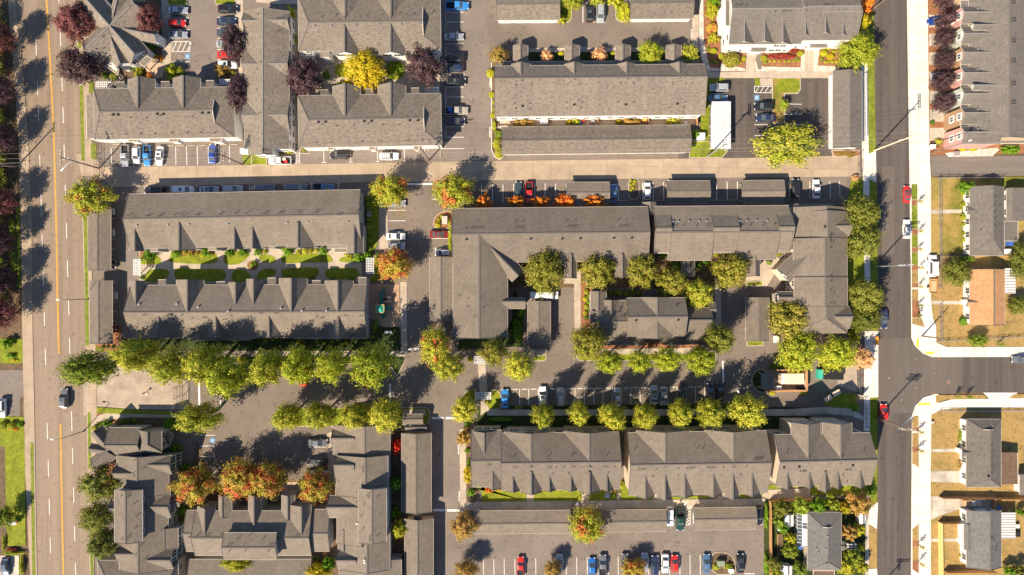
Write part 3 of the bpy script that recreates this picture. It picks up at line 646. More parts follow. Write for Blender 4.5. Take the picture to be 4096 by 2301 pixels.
# ---- avenue and street markings
T('F'); mk = MB(); mw = MB()
yl = [(117, -20), (117, 0), (123, 100), (131, 250), (136, 361), (140, 511), (142.5, 611), (144, 723), (148, 890)]
for i in range(len(yl)-1):
    for o in (-1.1, 1.1): gline(mk, yl[i][0]+o, yl[i][1], yl[i+1][0]+o, yl[i+1][1], .16, .05)
yl = [(152, 1067), (155.5, 1260), (160, 1470)]
for i in range(2):
    for o in (-1.1, 1.1): gline(mk, yl[i][0]+o, yl[i][1], yl[i+1][0]+o, yl[i+1][1], .16, .05)
mk.build('centre_line', 'paint_yellow', road1)
cx = lambda y: 117+(160-117)*min(1, (y/1470)**.86)
for a, b in ((95, 140), (203, 240), (270, 305), (389, 430), (490, 545), (590, 625), (680, 722), (785, 820), (878, 918), (1065, 1105), (1159, 1200), (1255, 1296), (1352, 1392)): gline(mw, cx(a)-31, a, cx(b)-31, b, .14, .05)
for a, b in ((0, 10), (70, 117), (193, 230), (270, 310), (365, 402), (465, 503), (561, 600), (655, 697), (756, 793), (850, 890), (1035, 1084), (1127, 1168), (1226, 1265), (1322, 1361), (1416, 1450)): gline(mw, cx(a)+31, a, cx(b)+31, b, .14, .05)
mw.build('lane_dashes', 'paint', road1)
# manholes, patches
mh = MB()
def disc(mb, x, y, r, z, mat=0, n=18):
    c = P(x, y, z); mb.face([(c.x+r*math.cos(i*6.2832/n), c.y+r*math.sin(i*6.2832/n), z) for i in range(n)], mat)
T(3, 2)
for x, y, r in ((1220, 912, .55), (1342, 1132, .62), (1680, 862, .45), (1493, 1012, .5), (1492, 728, .4)):
    disc(mh, x, y, r, .045, 1); disc(mh, x, y, r*.86, .049, 0); disc(mh, x, y, r*.5, .053, 2)
disc(mh, 1820, 955, .55, .045, 2); disc(mh, 1820, 955, .3, .05, 3)
for x, y in ((1668, 1057), (1720, 716)): c = P(x, y, .05); mh.box(c, (.7, .45, .02), 3)
mh.build('manhole_covers', ['asphalt', 'dark', 'asphalt_grey', 'mulch'], road2)
# ---- right street: pavements, verges, corner
T('F')
ground('pavement', 'concrete_white', .14, [(2282, -60), (2332, -60), (2337, 361), (2341, 463), (2341, 760), (2346, 800), (2354, 823), (2354, 862), (2372, 870), (2380, 874), (2640, 874), (2640, 897), (2345, 898), (2322, 888), (2303, 870), (2294, 850), (2293, 723), (2288, 361)], 'bright new concrete pavement along the right side of the street and round its corner', kerb='concrete_white')
ground('pavement', 'concrete_white', .14, [(2353, 992), (2360, 992), (2360, 1015), (2394, 1006), (2640, 1002), (2640, 1024), (2400, 1026), (2362, 1032), (2342, 1044), (2340, 1200), (2341, 1520), (2291, 1520), (2293, 1447), (2295, 1085), (2296, 1043), (2304, 1021), (2324, 1001)], 'bright new concrete pavement below the side street', kerb='concrete_white')
ground('driveway', 'concrete_white', .145, [(2475, 988), (2560, 988), (2545, 1004), (2490, 1004)], 'white concrete apron on the side street')
T(3, 1)
ground('verge', 'grass_strip', .17, [[(1445, 408), (1503, 408), (1503, 563), (1445, 563)], [(1445, 622), (1503, 622), (1506, 855), (1445, 855)], [(1447, 918), (1506, 918), (1506, 1040), (1447, 1040)], [(1447, 1098), (1507, 1098), (1508, 1220), (1447, 1220)]], 'green grass verge between street and new pavement')
ground('verge', 'grass_tan', .17, [[(1448, 1280), (1508, 1280), (1509, 1404), (1448, 1404)]], 'dry verge between street and pavement')
ground('planting_bed', 'mulch', .17, [[(1445, 566), (1503, 566), (1503, 620), (1445, 620)], [(1447, 858), (1506, 858), (1506, 916), (1447, 916)], [(1447, 1042), (1506, 1042), (1507, 1096), (1447, 1096)], [(1447, 1222), (1508, 1222), (1508, 1278), (1447, 1278)], [(1448, 1406), (1509, 1406), (1509, 1446), (1448, 1446)]], 'small mulched squares around young street trees')
T(3, 2)
ground('verge', 'grass_tan', .17, [[(1450, 20), (1510, 20), (1512, 130), (1450, 130)], [(1450, 310), (1545, 310), (1578, 402), (1450, 368)], [(1690, 1085), (2170, 1078), (2210, 1118), (1800, 1128), (1690, 1165)], [(2470, 1075), (2640, 1072), (2640, 1112), (2425, 1115)], [(1452, 1292), (1515, 1292), (1516, 1410), (1452, 1410)]], 'dry verges beside the street corner')
ground('planting_bed', 'mulch', .17, [[(1450, 132), (1512, 132), (1540, 305), (1450, 305)], [(1452, 1412), (1515, 1412), (1515, 1446), (1452, 1446)]], 'mulched bed at the kerb by the corner')
tp = MB()
for x0, y0, x1, y1 in ((1495, 515, 1518, 606), (1587, 650, 1671, 672)): slab(tp, [(x0, y0), (x1, y0), (x1, y1), (x0, y1)], .165)
slab(tp, [(1508, 1166), (1630, 1157), (1633, 1178), (1510, 1187)], .165)
tag(tp.build('tactile_paving', 'tactile'), 'yellow tactile paving pads at the street corner ramps', 'tactile paving', None, 'structure')
T(3, 3)
ground('verge', 'grass_tan', .17, [[(1450, 20), (1515, 20), (1515, 150), (1450, 150)], [(1450, 210), (1515, 210), (1515, 365), (1450, 322)], [(1452, 985), (1515, 930), (1515, 1100), (1452, 1100)], [(1452, 1160), (1515, 1160), (1515, 1300), (1452, 1300)], [(1020, 940), (1097, 990), (1095, 1380), (1018, 1380)]], 'dry verges along the lower street')
ground('planting_bed', 'mulch', .17, [[(1450, 152), (1515, 152), (1515, 208), (1450, 208)], [(1452, 1102), (1515, 1102), (1515, 1158), (1452, 1158)], [(1452, 1302), (1515, 1302), (1515, 1430), (1452, 1390)]], 'mulched tree squares on the lower street')
# ---- right-hand yards
T('F')
ground('yard', 'grass_dry', .1, [[(2341, 446), (2640, 444), (2640, 640), (2341, 640)]], 'patchy green and dry lawn of the upper corner house')
ground('yard', 'grass_tan', .1, [[(2341, 643), (2640, 643), (2640, 873), (2385, 873), (2355, 860), (2355, 820), (2347, 795), (2341, 760)], [(2361, 1033), (2400, 1027), (2640, 1025), (2640, 1520), (2342, 1520), (2341, 1046)]], 'parched tan yards of the houses on the right')
ground('planting_bed', 'mulch', .1, [[(2333, -40), (2420, -40), (2470, 350), (2640, 350), (2640, 385), (2340, 390), (2337, 361)]], 'mulched front yards of the townhouses')
T(3, 0)
dp = [(1618, 150, 1750), (1620, 340, 1860), (1622, 530, 1860), (1625, 722, 1860), (1628, 915, 1860), (1630, 1100, 1860), (1632, 1290, 1860)]
ground('driveway', 'concrete_old', .13, [[(x, y), (1870, y-4), (1870, y+122), (x, y+125)] for x, y, _ in dp], 'short concrete driveways between mulch strips in front of the townhouses')
T(3, 1)
ground('gravel_bed', 'rock', .12, [(1780, 95), (2000, 70), (2300, 40), (2330, 60), (2260, 125), (1820, 132)], 'pale gravel bed below the townhouses')
ground('path', 'concrete_old', .13, [(1632, 668), (1950, 662), (1950, 698), (1632, 706)], 'concrete front path of the upper corner house')
T(3, 2)
ground('path', 'concrete_old', .13, [[(1640, 135), (1945, 135), (1945, 170), (1640, 172)]], 'concrete front path of the brown roofed house')
T(3, 3)
ground('path', 'concrete_old', .13, [[(1640, 180), (1905, 174), (1905, 208), (1640, 212)], [(1640, 1080), (1905, 1078), (1905, 1110), (1640, 1112)]], 'concrete front paths of the two lower houses')
ground('driveway', 'concrete_old', .125, [[(1640, 398), (1930, 400), (1930, 495), (1990, 540), (1930, 520), (1640, 508)], [(1640, 655), (2290, 660), (2290, 775), (1940, 780), (1730, 850), (1640, 892)]], 'stained old concrete driveways of the lower right houses')
# ---- left side of the right street
T(3, 0)
ground('pavement', 'concrete_white', .14, [[(938, 640), (1000, 580), (1012, 1446), (945, 1446)]], 'white concrete pavement beside the garage row')
ground('verge', 'grass_strip', .16, [[(1000, 100), (1062, 100), (1085, 1446), (1012, 1446)]], 'green grass verge beside the upper street')
T(3, 1)
ground('pavement', 'concrete_white', .14, [[(945, 0), (1012, 0), (1014, 100), (1085, 75), (1092, 395), (1020, 355), (1030, 1446), (972, 1446), (958, 330)]], 'white concrete pavement beside the alley mouth')
ground('verge', 'grass', .145, [[(1015, -10), (1083, -10), (1085, 70), (1014, 100)], [(1020, 358), (1095, 398), (1108, 1446), (1030, 1446)], [(840, 370), (955, 350), (972, 1446), (800, 1446), (800, 560)]], 'shaded grass between the right apartment building and street')
T(3, 2)
ground('pavement', 'concrete_white', .14, [[(975, 440), (1110, 440), (1110, 1105), (1026, 1108), (1026, 1446), (965, 1446)]], 'white concrete driveway crossing at the bin enclosure')
ground('verge', 'grass', .145, [[(1026, 1110), (1104, 1106), (1105, 1446), (1026, 1446)], [(800, 0), (975, 0), (975, 440), (830, 440)], [(1030, 0), (1105, 0), (1105, 436), (1040, 436)]], 'grass verge below the driveway crossing')
ground('driveway', 'concrete_brick', .06, [(705, 930), (760, 770), (890, 760), (900, 1050), (700, 990)], 'tan concrete pad by the street gate')
ground('lawn', 'grass', .12, [(560, 1180), (600, 1110), (720, 1070), (890, 1060), (900, 1130), (870, 1220), (640, 1200)], 'shaded lawn corner by the street gate')
ground('path', 'concrete_old', .11, [(-600, 1235), (200, 1225), (560, 1205), (860, 1220), (960, 1300), (960, 1340), (830, 1290), (560, 1270), (200, 1290), (-600, 1300)], 'long shaded concrete path above the lower row of buildings')
T(3, 3)
ground('lawn', 'grass', .12, [[(0, 540), (1010, 520), (1010, 650), (430, 640), (420, 560), (0, 585)], [(1000, 0), (1100, 0), (1095, 715), (1050, 740), (1010, 600), (1060, 290)]], 'lawn around the lower right apartment building')
ground('path', 'concrete_path', .13, [(-60, 650), (0, 590), (330, 580), (425, 560), (425, 670), (10, 685)], 'curving concrete path below the lower right building')
ground('pavement', 'concrete_white', .14, [[(1105, 715), (1050, 745), (1020, 800), (1010, 930), (1095, 985)], [(1020, 1385), (1095, 1382), (1100, 1446), (1015, 1446)]], 'white concrete driveway apron by the garden house')
ground('pavement', 'concrete_old', .135, [(985, 820), (1015, 820), (1015, 1446), (975, 1446)], 'old concrete pavement beside the garden house')
ground('garden', 'ground_cover', .08, [(-40, 690), (1060, 680), (1040, 760), (985, 830), (975, 1500), (-40, 1500)], 'overgrown garden soil around the little grey house')
# ---- upper left complex
T(0, 0)
ground('planting_bed', 'soil', .1, [[(820, 380), (1000, 790), (1520, 790), (1560, 760), (1440, 640), (1700, 480), (1640, 280), (1500, 300), (1640, 0), (900, 0)]], 'planted beds around the clubhouse')
ground('path', 'concrete_path', .12, [[(1625, 0), (1690, 0), (1720, 80), (1725, 660), (1660, 740), (1560, 620), (1640, 640), (1630, 420)], [(2350, 0), (2450, 0), (2450, 200), (2440, 780), (2400, 780), (2380, 250)]], 'concrete paths on either side of the upper left parking lot')
ground('plaza', 'paver', .13, [(1410, 640), (1500, 560), (1640, 680), (1640, 780), (1540, 790), (1460, 690)], 'small tan paved forecourt of the clubhouse')
ground('lawn', 'grass', .14, [[(1680, -40), (1880, -40), (1880, 40), (1860, 52), (1690, 52)], [(2165, -40), (2370, -40), (2370, 45), (2180, 45), (2165, 20)], [(1320, -20), (1460, -20), (1460, 15), (1330, 10)]], 'little lawn islands at the top of the upper left parking lot', kerb='kerb')
T(1, 0)
ground('path', 'concrete_path', .1, [[(330, 100), (420, 100), (420, 1446), (330, 1446)], [(430, 560), (1850, 560), (1850, 960), (430, 960)]], 'shaded concrete court between the upper left buildings')
ground('lawn', 'grass', .13, [[(775, 840), (940, 800), (950, 870), (775, 870)], [(1310, 620), (1480, 620), (1510, 760), (1420, 805), (1310, 800)], [(790, 640), (930, 640), (930, 790), (800, 770)]], 'lawn patches under the golden tree', 1)
ground('path', 'concrete_path', .09, [(0, -30), (430, -30), (430, 40), (180, 40), (0, 20)], 'light concrete path at the top edge')
T(1, 1)
ground('lawn', 'grass', .13, [(-45, 80), (100, 130), (110, 212), (-45, 215)], 'lawn corner by the alley utility box', kerb='kerb')
ground('planting_bed', 'soil', .12, [[(110, 65), (390, 85), (370, 105), (120, 105)], [(440, 60), (535, 60), (535, 100), (445, 95)]], 'small clipped beds below the long vertical building', kerb='kerb')
T(0, 1)
ground('lawn', 'grass_strip', .12, [[(2430, 90), (2576, 60), (2576, 215), (2450, 210)]], 'lawn strip at the foot of the utility pole')
# ---- top middle
T(2, 0)
ground('lawn', 'grass', .13, [[(490, -20), (600, -20), (600, 180), (570, 225), (500, 220)], [(1045, -20), (1130, -20), (1130, 220), (1080, 215), (1045, 180)]], 'grass islands between the upper garages', kerb='kerb')
ground('path', 'concrete_path', .12, [[(1815, 150), (1880, 150), (1880, 480), (1815, 480)], [(160, 485), (1900, 475), (1900, 520), (160, 525)], [(1955, 725), (2650, 720), (3260, 720), (3260, 785), (1960, 785)], [(2360, 540), (2460, 540), (2440, 730), (2350, 730)], [(2495, 790), (2620, 790), (2620, 860), (2500, 862)]], 'concrete paths around the upper right buildings')
ground('planting_bed', 'mulch', .11, [[(1880, 0), (2090, 0), (2090, 540), (1940, 560), (1900, 300)], [(1950, 530), (2350, 530), (2345, 720), (1960, 720)]], 'mulched beds at the foot of the white building')
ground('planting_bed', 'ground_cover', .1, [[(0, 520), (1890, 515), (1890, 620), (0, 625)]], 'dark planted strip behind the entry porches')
ground('rock_border', 'rock', .2, [[(1885, 0), (1925, 0), (1930, 400), (1960, 560), (1990, 680), (2090, 690), (2090, 715), (1955, 720), (1900, 560), (1885, 400)], [(2100, 640), (2345, 690), (2345, 715), (2095, 715)], [(2450, 600), (2480, 700), (2576, 690), (2576, 718), (2450, 718)]], 'whitish rock border of the mulched beds')
ground('yard', 'paver', .09, [(-140, 1200), (1860, 1190), (1860, 1275), (-140, 1285)], 'row of small paved patios behind the long apartment building')
ground('lawn', 'grass', .12, [[(1955, 785), (2060, 785), (2145, 785), (2145, 818), (2060, 830), (1990, 1000), (1980, 1446), (1880, 1446), (1900, 1160)], [(2445, 785), (2495, 785), (2495, 865), (2445, 865)]], 'grass strip beside the upper right parking lot')
T(2, 1)
ground('lawn', 'grass', .12, [(1790, -20), (1990, -20), (2000, 30), (2165, 30), (2165, 80), (2110, 140), (1785, 142)], 'grass corner at the foot of the big utility pole', kerb='kerb')
T(1, 1)
ground('planting_bed', 'soil', .12, [(2370, -160), (2480, -160), (2490, 130), (2450, 160), (2400, 130), (2370, 60)], 'narrow shrub bed beside the garage row', kerb='concrete_white')
T(1, 0)
ground('planting_bed', 'soil', .12, [(2370, 620), (2410, 620), (2480, 1446), (2370, 1446)], 'narrow shrub bed beside the long apartment building', kerb='concrete_white')
T(3, 0)
ground('parking_lot', 'asphalt_new', .03, [(-580, 790), (625, 790), (650, 1640), (-900, 1640), (-900, 1480), (-580, 1446)], 'darker asphalt lot with the metal carport')
ground('planting_bed', 'mulch', .11, [[(-60, 445), (370, 455), (370, 715), (-60, 715)], [(460, 460), (760, 460), (740, 640), (660, 720), (460, 715)]], 'mulched front beds of the white apartment building')
ground('rock_border', 'rock', .2, [[(-60, 670), (330, 680), (335, 540), (370, 540), (370, 718), (-60, 718)], [(460, 490), (520, 490), (500, 660), (740, 670), (700, 720), (460, 720)]], 'whitish rock border of the front beds')
ground('path', 'concrete_path', .12, [[(370, 500), (470, 500), (460, 730), (360, 730)]], 'concrete walk to the white building entrance')
ground('lawn', 'grass_dry', .12, [[(45, 785), (325, 785), (325, 900), (300, 940), (165, 940), (165, 1240), (45, 1240)]], 'dry parking island with a green lawn end', kerb='kerb')
ground('lawn', 'grass', .13, [(100, 788), (322, 788), (322, 900), (295, 935), (170, 930), (75, 920)], 'green lawn end of the parking island', 1)
T(3, 1)
ground('planting_bed', 'mulch', .12, [(640, 70), (920, 70), (920, 128), (660, 128)], 'shrub bed below the garage row', kerb='kerb')
# ---- middle: courtyard
T(0, 1)
ground('courtyard', 'concrete_path', .1, [(1400, 1060), (3640, 1040), (3640, 1400), (1400, 1420)], 'winding concrete courtyard walks between the two long buildings')
ground('path', 'asphalt_grey', .04, [(1260, 1060), (1400, 1060), (1400, 1446), (1260, 1446)], 'asphalt walk at the courtyard end')
cl = [[(1404, 1080), (1500, 1080), (1560, 1120), (1610, 1150), (1630, 1190), (1600, 1215), (1480, 1215), (1404, 1215)],
      [(1720, 1080), (2160, 1080), (2195, 1150), (2190, 1200), (2050, 1212), (1830, 1205), (1700, 1190), (1690, 1170), (1720, 1130)],
      [(2270, 1085), (2500, 1085), (2515, 1120), (2450, 1190), (2380, 1218), (2270, 1220), (2245, 1170)],
      [(1490, 1265), (1680, 1258), (1705, 1300), (1690, 1340), (1600, 1390), (1440, 1390), (1460, 1330)],
      [(1760, 1255), (1860, 1245), (1940, 1265), (2240, 1255), (2275, 1300), (2270, 1360), (2160, 1390), (1780, 1390), (1750, 1320)],
      [(2330, 1275), (2440, 1255), (2500, 1300), (2530, 1350), (2450, 1390), (2330, 1390)]]
ground('lawn', 'grass', .13, cl, 'curved courtyard lawns of the left half', 2)
T(1, 1)
cl = [[(20, 1140), (60, 1110), (190, 1130), (200, 1190), (140, 1202), (50, 1185)], [(255, 1130), (300, 1110), (720, 1105), (770, 1150), (770, 1195), (640, 1195), (460, 1200), (270, 1205), (250, 1170)],
      [(830, 1160), (900, 1130), (1100, 1160), (1100, 1195), (850, 1195)], [(50, 1260), (190, 1255), (205, 1300), (150, 1340), (20, 1380), (0, 1340)],
      [(265, 1255), (620, 1240), (640, 1290), (610, 1340), (580, 1370), (280, 1370), (250, 1300)], [(700, 1255), (1000, 1245), (1045, 1290), (1020, 1360), (740, 1370), (690, 1320)],
      [(1105, 600), (1235, 380), (1240, 950), (1180, 1110), (1110, 1110)], [(1190, 1130), (1240, 1060), (1250, 1390), (1130, 1390), (1180, 1300)]]
ground('lawn', 'grass', .13, cl, 'curved courtyard lawns of the right half', 1)
disc_ = [(2540+55*math.cos(i*.5236), 1225+50*math.sin(i*.5236)) for i in range(12)]
T(0, 1)
ground('planting_bed', 'mulch', .15, [disc_, [(1410, 1065), (1560, 1075), (1540, 1130), (1410, 1150)], [(1730, 1065), (2170, 1060), (2150, 1120), (1740, 1130)]], 'round flower bed and mulch beds of the courtyard', 1)
T(1, 1)
ground('path', 'concrete_path', .11, [[(1238, 570), (1325, 570), (1325, 870), (1330, 1060), (1240, 1060)], [(1450, 1390), (1515, 1390), (1515, 1446), (1450, 1446)]], 'concrete walk beside the middle parking bays')
ground('planting_bed', 'mulch', .12, chaikin([(1790, 760), (1850, 690), (1980, 670), (1980, 850), (1830, 855), (1785, 830)], 1), 'curved bed with a utility box by the middle drive', kerb='kerb')
T(1, 2)
ground('playground', 'chips', .09, [(1130, -40), (1440, -30), (1450, 390), (1300, 410), (1200, 330), (1130, 300)], 'wood chip playground beside the courtyard building')
ground('path', 'concrete_path', .11, [[(1450, -40), (1518, -40), (1520, 640), (1520, 690), (300, 690), (300, 640), (1460, 640)], [(0, 645), (310, 640), (310, 690), (0, 690)]], 'concrete walk past the playground')
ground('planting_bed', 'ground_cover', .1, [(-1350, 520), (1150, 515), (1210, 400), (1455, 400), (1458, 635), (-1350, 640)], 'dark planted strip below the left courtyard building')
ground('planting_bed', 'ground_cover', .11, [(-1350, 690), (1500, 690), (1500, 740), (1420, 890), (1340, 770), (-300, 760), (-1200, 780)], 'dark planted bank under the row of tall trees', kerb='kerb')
ground('lawn', 'grass', .12, [(190, 1270), (240, 1215), (1480, 1210), (1720, 1205), (1750, 1260), (1740, 1360), (1690, 1385), (1470, 1390), (190, 1400)], 'curbed lawn island under the lower row of trees', kerb='kerb')
ground('path', 'concrete_path', .125, [(1480, 1230), (1700, 1225), (1720, 1290), (1480, 1290)], 'concrete pad beside the little mail kiosk roof')
mk = MB()
gline(mk, 1348, 970, 1348, 1160, .45, .03); gline(mk, 1535, 622, 1635, 622, .5, .03); gline(mk, 1768, 1315, 1888, 1316, .5, .03); gline(mk, 1910, 1315, 2030, 1314, .5, .03)
T(1, 1); gline(mk, 1520, 407, 1775, 405, .45, .055)
T(1, 3); gline(mk, 1780, 793, 1897, 795, .5, .034); gline(mk, 1922, 796, 2048, 798, .5, .034)
T(2, 2); gline(mk, 2121, 740, 2127, 958, .45, .03)
tag(mk.build('stop_line', 'paint'), 'white stop bars painted on the inner drives', 'road marking', None, 'structure')
# ---- centre right
T(2, 1)
ground('planting_bed', 'soil', .1, [(-560, 1190), (1990, 1100), (2500, 1170), (2400, 1446), (-500, 1446)], 'shaded planting beds behind the centre building')
ground('path', 'concrete_path', .12, [[(520, 1340), (690, 1340), (690, 1446), (630, 1446), (630, 1410), (520, 1410)], [(2500, 1170), (2620, 1100), (2720, 1180), (2560, 1446), (2520, 1446), (2520, 1380), (2350, 1380), (2360, 1340), (2490, 1330)]], 'concrete walks to the right hand entrance')
ground('island', 'soil', .13, chaikin([(1175, 360), (1215, 345), (1262, 355), (1280, 400), (1278, 560), (1172, 560)], 1), 'narrow planted parking island with pale kerb', kerb='kerb')
ground('lawn', 'grass', .13, [(2345, 1390), (2520, 1385), (2520, 1430), (2360, 1430)], 'small lawn patch near the covered parking', kerb='kerb')
T(2, 2)
ground('path', 'concrete_path', .12, [[(625, -170), (692, -170), (692, 440), (628, 450)], [(900, 620), (1800, 608), (1800, 660), (900, 668)], [(180, 625), (350, 620), (350, 680), (180, 690)], [(2040, -100), (2105, -100), (2105, 380), (2040, 380)]], 'concrete walks around the centre building')
ground('planting_bed', 'mulch', .11, [[(692, -60), (800, -60), (800, 340), (850, 560), (1900, 560), (1900, 605), (850, 615), (700, 480)]], 'mulched bed around the centre building')
ground('lawn', 'grass', .12, [[(640, 690), (900, 670), (1780, 662), (2050, 640), (2050, 735), (680, 735)], [(215, 690), (345, 685), (345, 720), (320, 738), (215, 738)], [(2365, 540), (2525, 540), (2525, 585), (2365, 590)]], 'narrow lawns at the edge of the centre drive', kerb='kerb')
ground('planting_bed', 'ground_cover', .1, [[(20, 0), (110, 210), (110, 600), (-200, 600), (-540, 640), (-540, 530), (-100, 500), (0, 320)]], 'dark planted corner below the big L shaped building')
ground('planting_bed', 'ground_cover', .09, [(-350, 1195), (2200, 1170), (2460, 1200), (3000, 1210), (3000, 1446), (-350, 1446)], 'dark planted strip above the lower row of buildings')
ground('path', 'concrete_old', .11, [(-250, 1230), (3000, 1225), (3000, 1290), (-250, 1290)], 'shaded concrete walk along the lower parking bays')
ground('lawn', 'grass', .12, [(25, 1197), (105, 1197), (105, 1220), (25, 1222)], 'tiny sunlit lawn patch by the lower bays')
T(1, 2)
ground('lawn', 'grass', .13, [[(2075, 1110), (2120, 1040), (2210, 1030), (2210, 1130), (2120, 1200)], [(2360, 1040), (2420, 1030), (2462, 1080), (2462, 1220), (2330, 1230), (2310, 1160)]], 'curved lawn ends beside the lattice pergola', kerb='kerb')
ground('path', 'concrete_path', .14, [[(2262, 1120), (2330, 1120), (2340, 1230), (2260, 1290)], [(2230, 760), (2310, 760), (2330, 1050), (2250, 1050)]], 'concrete crossing walk between the lattice pergolas')
T(2, 2)
ground('island', 'ground_cover', .12, chaikin([(2410, 900), (2480, 820), (2560, 840), (2560, 1060), (2480, 1050), (2420, 990)], 1), 'dark curved kerbed bed by the bin enclosure', kerb='kerb')
# ---- lower row front lawns
T(2, 3)
ground('lawn', 'grass', .12, [[(-400, 570), (140, 600), (140, 705), (-300, 712), (-310, 560)], [(220, 580), (700, 570), (700, 700), (220, 705)], [(775, 590), (1050, 560), (1050, 690), (775, 695)], [(1092, 560), (1170, 560), (1200, 640), (1420, 660), (1420, 690), (1092, 695)], [(1490, 670), (2060, 640), (2060, 670), (1490, 690)], [(2130, 640), (2450, 630), (2450, 668), (2130, 672)], [(2500, 590), (2576, 500), (2576, 640), (2520, 670)]], 'green front lawns of the lower row')
ground('path', 'concrete_old', .11, [(-500, 715), (2540, 680), (2540, 765), (-500, 795)], 'long concrete walk behind the lower carports')
ground('path', 'concrete_path', .125, [[(145, 600), (218, 600), (218, 710), (145, 712)], [(700, 590), (772, 590), (772, 705), (700, 705)], [(1050, 540), (1090, 540), (1090, 695), (1050, 695)], [(1420, 640), (1490, 640), (1490, 690), (1420, 690)], [(2060, 630), (2130, 625), (2130, 680), (2060, 682)], [(1600, 690), (1860, 685), (1880, 745), (1640, 765)]], 'short concrete front paths of the lower row')
ground('island', 'soil', .13, chaikin([(2005, 1240), (2060, 1215), (2150, 1215), (2230, 1270), (2255, 1440), (2000, 1440)], 1), 'kerbed parking island with a green utility box', kerb='kerb')
ground('verge', 'ground_cover', .1, [(2535, 690), (2600, 690), (2600, 1500), (2535, 1500)], 'dark planted verge along the garden fence')
T(1, 3)
ground('path', 'concrete_path', .12, [(2045, -20), (2110, -20), (2115, 780), (2052, 790)], 'concrete walk left of the lower row')
ground('planting_bed', 'soil', .11, [[(2110, -20), (2180, -20), (2260, 560), (2200, 720), (2115, 720)], [(1350, 0), (1500, 0), (1500, 1446), (1350, 1446)], [(740, 760), (830, 760), (820, 1500), (560, 1500), (560, 1210), (740, 1210)]], 'shrub beds beside the lower drive')
ground('planting_bed', 'soil', .11, [(-540, 200), (-560, 260), (-300, 720), (-750, 1050), (-790, 700), (-650, 400), (-600, 100)], 'shaded bed beside the lower left court')
ground('path', 'concrete_path', .12, [[(715, 20), (780, 0), (800, 540), (720, 540)], [(260, 510), (760, 510), (760, 700), (260, 640)], [(-700, 540), (-540, 540), (-540, 700), (-760, 760)]], 'concrete walks of the lower left court')
# ---- parking bay lines
def bays(lines, label, w_=.12, z=.036):
    m = MB()
    for l in lines: gline(m, l[0], l[1], l[2], l[3], l[4] if len(l) > 4 else w_, z)
    o = m.build('bay_lines', 'paint'); tag(o, label, 'road marking', None, 'structure'); return o
T(0, 0)
L = [(2187, y, 2370, y) for y in (175, 286, 390, 498, 603)]+[(1720, 182, 1900, 182), (1725, 299, 1905, 299), (1728, 625, 1908, 622)]
L += [(1728, 420, 1908, 418), (1908, 418, 1910, 518), (1730, 521, 1910, 518), (1728, 420, 1730, 521)]+[(1735+50*i, 518, 1775+50*i, 424, .14) for i in range(4)]
bays(L, 'white bay lines and hatching of the upper left parking lot')
def disabled(x, y, w_, h_, z=.04):
    m = MB(); slab(m, [(x-w_/2, y-h_/2), (x+w_/2, y-h_/2), (x+w_/2, y+h_/2), (x-w_/2, y+h_/2)], z); c = P(x, y, z+.006); r = U(w_)*.2
    for i in range(10):
        a0, a1 = math.pi*(.75+i*.13), math.pi*(.75+(i+1)*.13)
        m.bar((c.x+r*math.cos(a0), c.y-r*.3+r*math.sin(a0), z+.006), (c.x+r*math.cos(a1), c.y-r*.3+r*math.sin(a1), z+.006), .09, .004, 1)
    for q in (((-.3, 1.0), (-.1, 0)), ((-.1, 0), (.8, -.1)), ((.8, -.1), (1.1, -.9)), ((-.22, .5), (.5, .45))): m.bar((c.x+r*q[0][0], c.y+r*q[0][1], z+.006), (c.x+r*q[1][0], c.y+r*q[1][1], z+.006), .1, .004, 1)
    m.box((c.x-r*.35, c.y+r*1.3, z+.006), (.16, .16, .004), 1)
    tag(m.build('disabled_bay_symbol', ['paint_blue', 'paint']), 'blue square with a white wheelchair symbol painted on asphalt', 'road marking', None, 'structure')
disabled(1887, 568, 50, 50)
T(2, 0); disabled(2464, 984, 50, 50)
T(0, 3); disabled(2135, 96, 50, 50)
T(1, 0)
L = [(1907, y, 2085+y*.005, y) for y in (125, 223, 440, 545, 643, 742, 877, 977, 1080, 1174, 1277, 1382)]+[(1905+y*.006, y, 1905+y*.006, y+72, .1) for y in (133, 243, 455, 893, 993, 1290)]
L += [(1945, 742, 2093, 742), (2093, 742, 2093, 780)]+[(1945+48*i, 744, 1970+48*i, 780, .12) for i in range(3)]
bays(L, 'white bay lines of the upper middle parking lot')
t1 = text('NO PARKING', 2357, 828, .4, -math.pi/2, 'paint', lot); t2 = text('NO PARKING', 2353, 1330, .4, -math.pi/2, 'paint', lot)
T(2, 0)
text('NO PARKING', 1806, 345, .4, -math.pi/2, 'paint', lot, .13); text('NO PARKING', 700, 478, .4, math.pi, 'paint', lot, .06)
L = [(713, 45, 714, 228, .16), (823, 45, 824, 228, .16), (935, 45, 936, 228, .16)]+[(1985, 942, 2165, 942)]+[(2440, y, 2576, y-1) for y in (1036, 1147, 1256, 1366)]
L += [(2440, 865, 2440, 934), (2440, 934, 2640, 934), (2440, 870, 2640, 870), (2640, 870, 2640, 934)]+[(2450+48*i, 930, 2485+48*i, 874) for i in range(4)]+[(1983, y, 2010, y) for y in (1050, 1155, 1262, 1366)]
bays(L, 'white bay lines around the metal carport')
T(3, 0)
bays([(195, 1047, 337, 1050), (170, 1150, 340, 1150), (170, 1253, 340, 1253)], 'white bay lines beside the yellow green tree')
T(0, 1)
L = [(1117, 40, 1122, 200), (1555, 190, 1560, 222), (1662, 200, 1664, 225), (1768, 25, 1770, 210), (1876, 22, 1880, 215), (1984, 20, 1988, 215), (2202, 18, 2204, 200), (2308, 18, 2310, 190), (1210, 180, 1212, 230), (1450, 205, 1452, 225), (2095, 30, 2097, 200)]
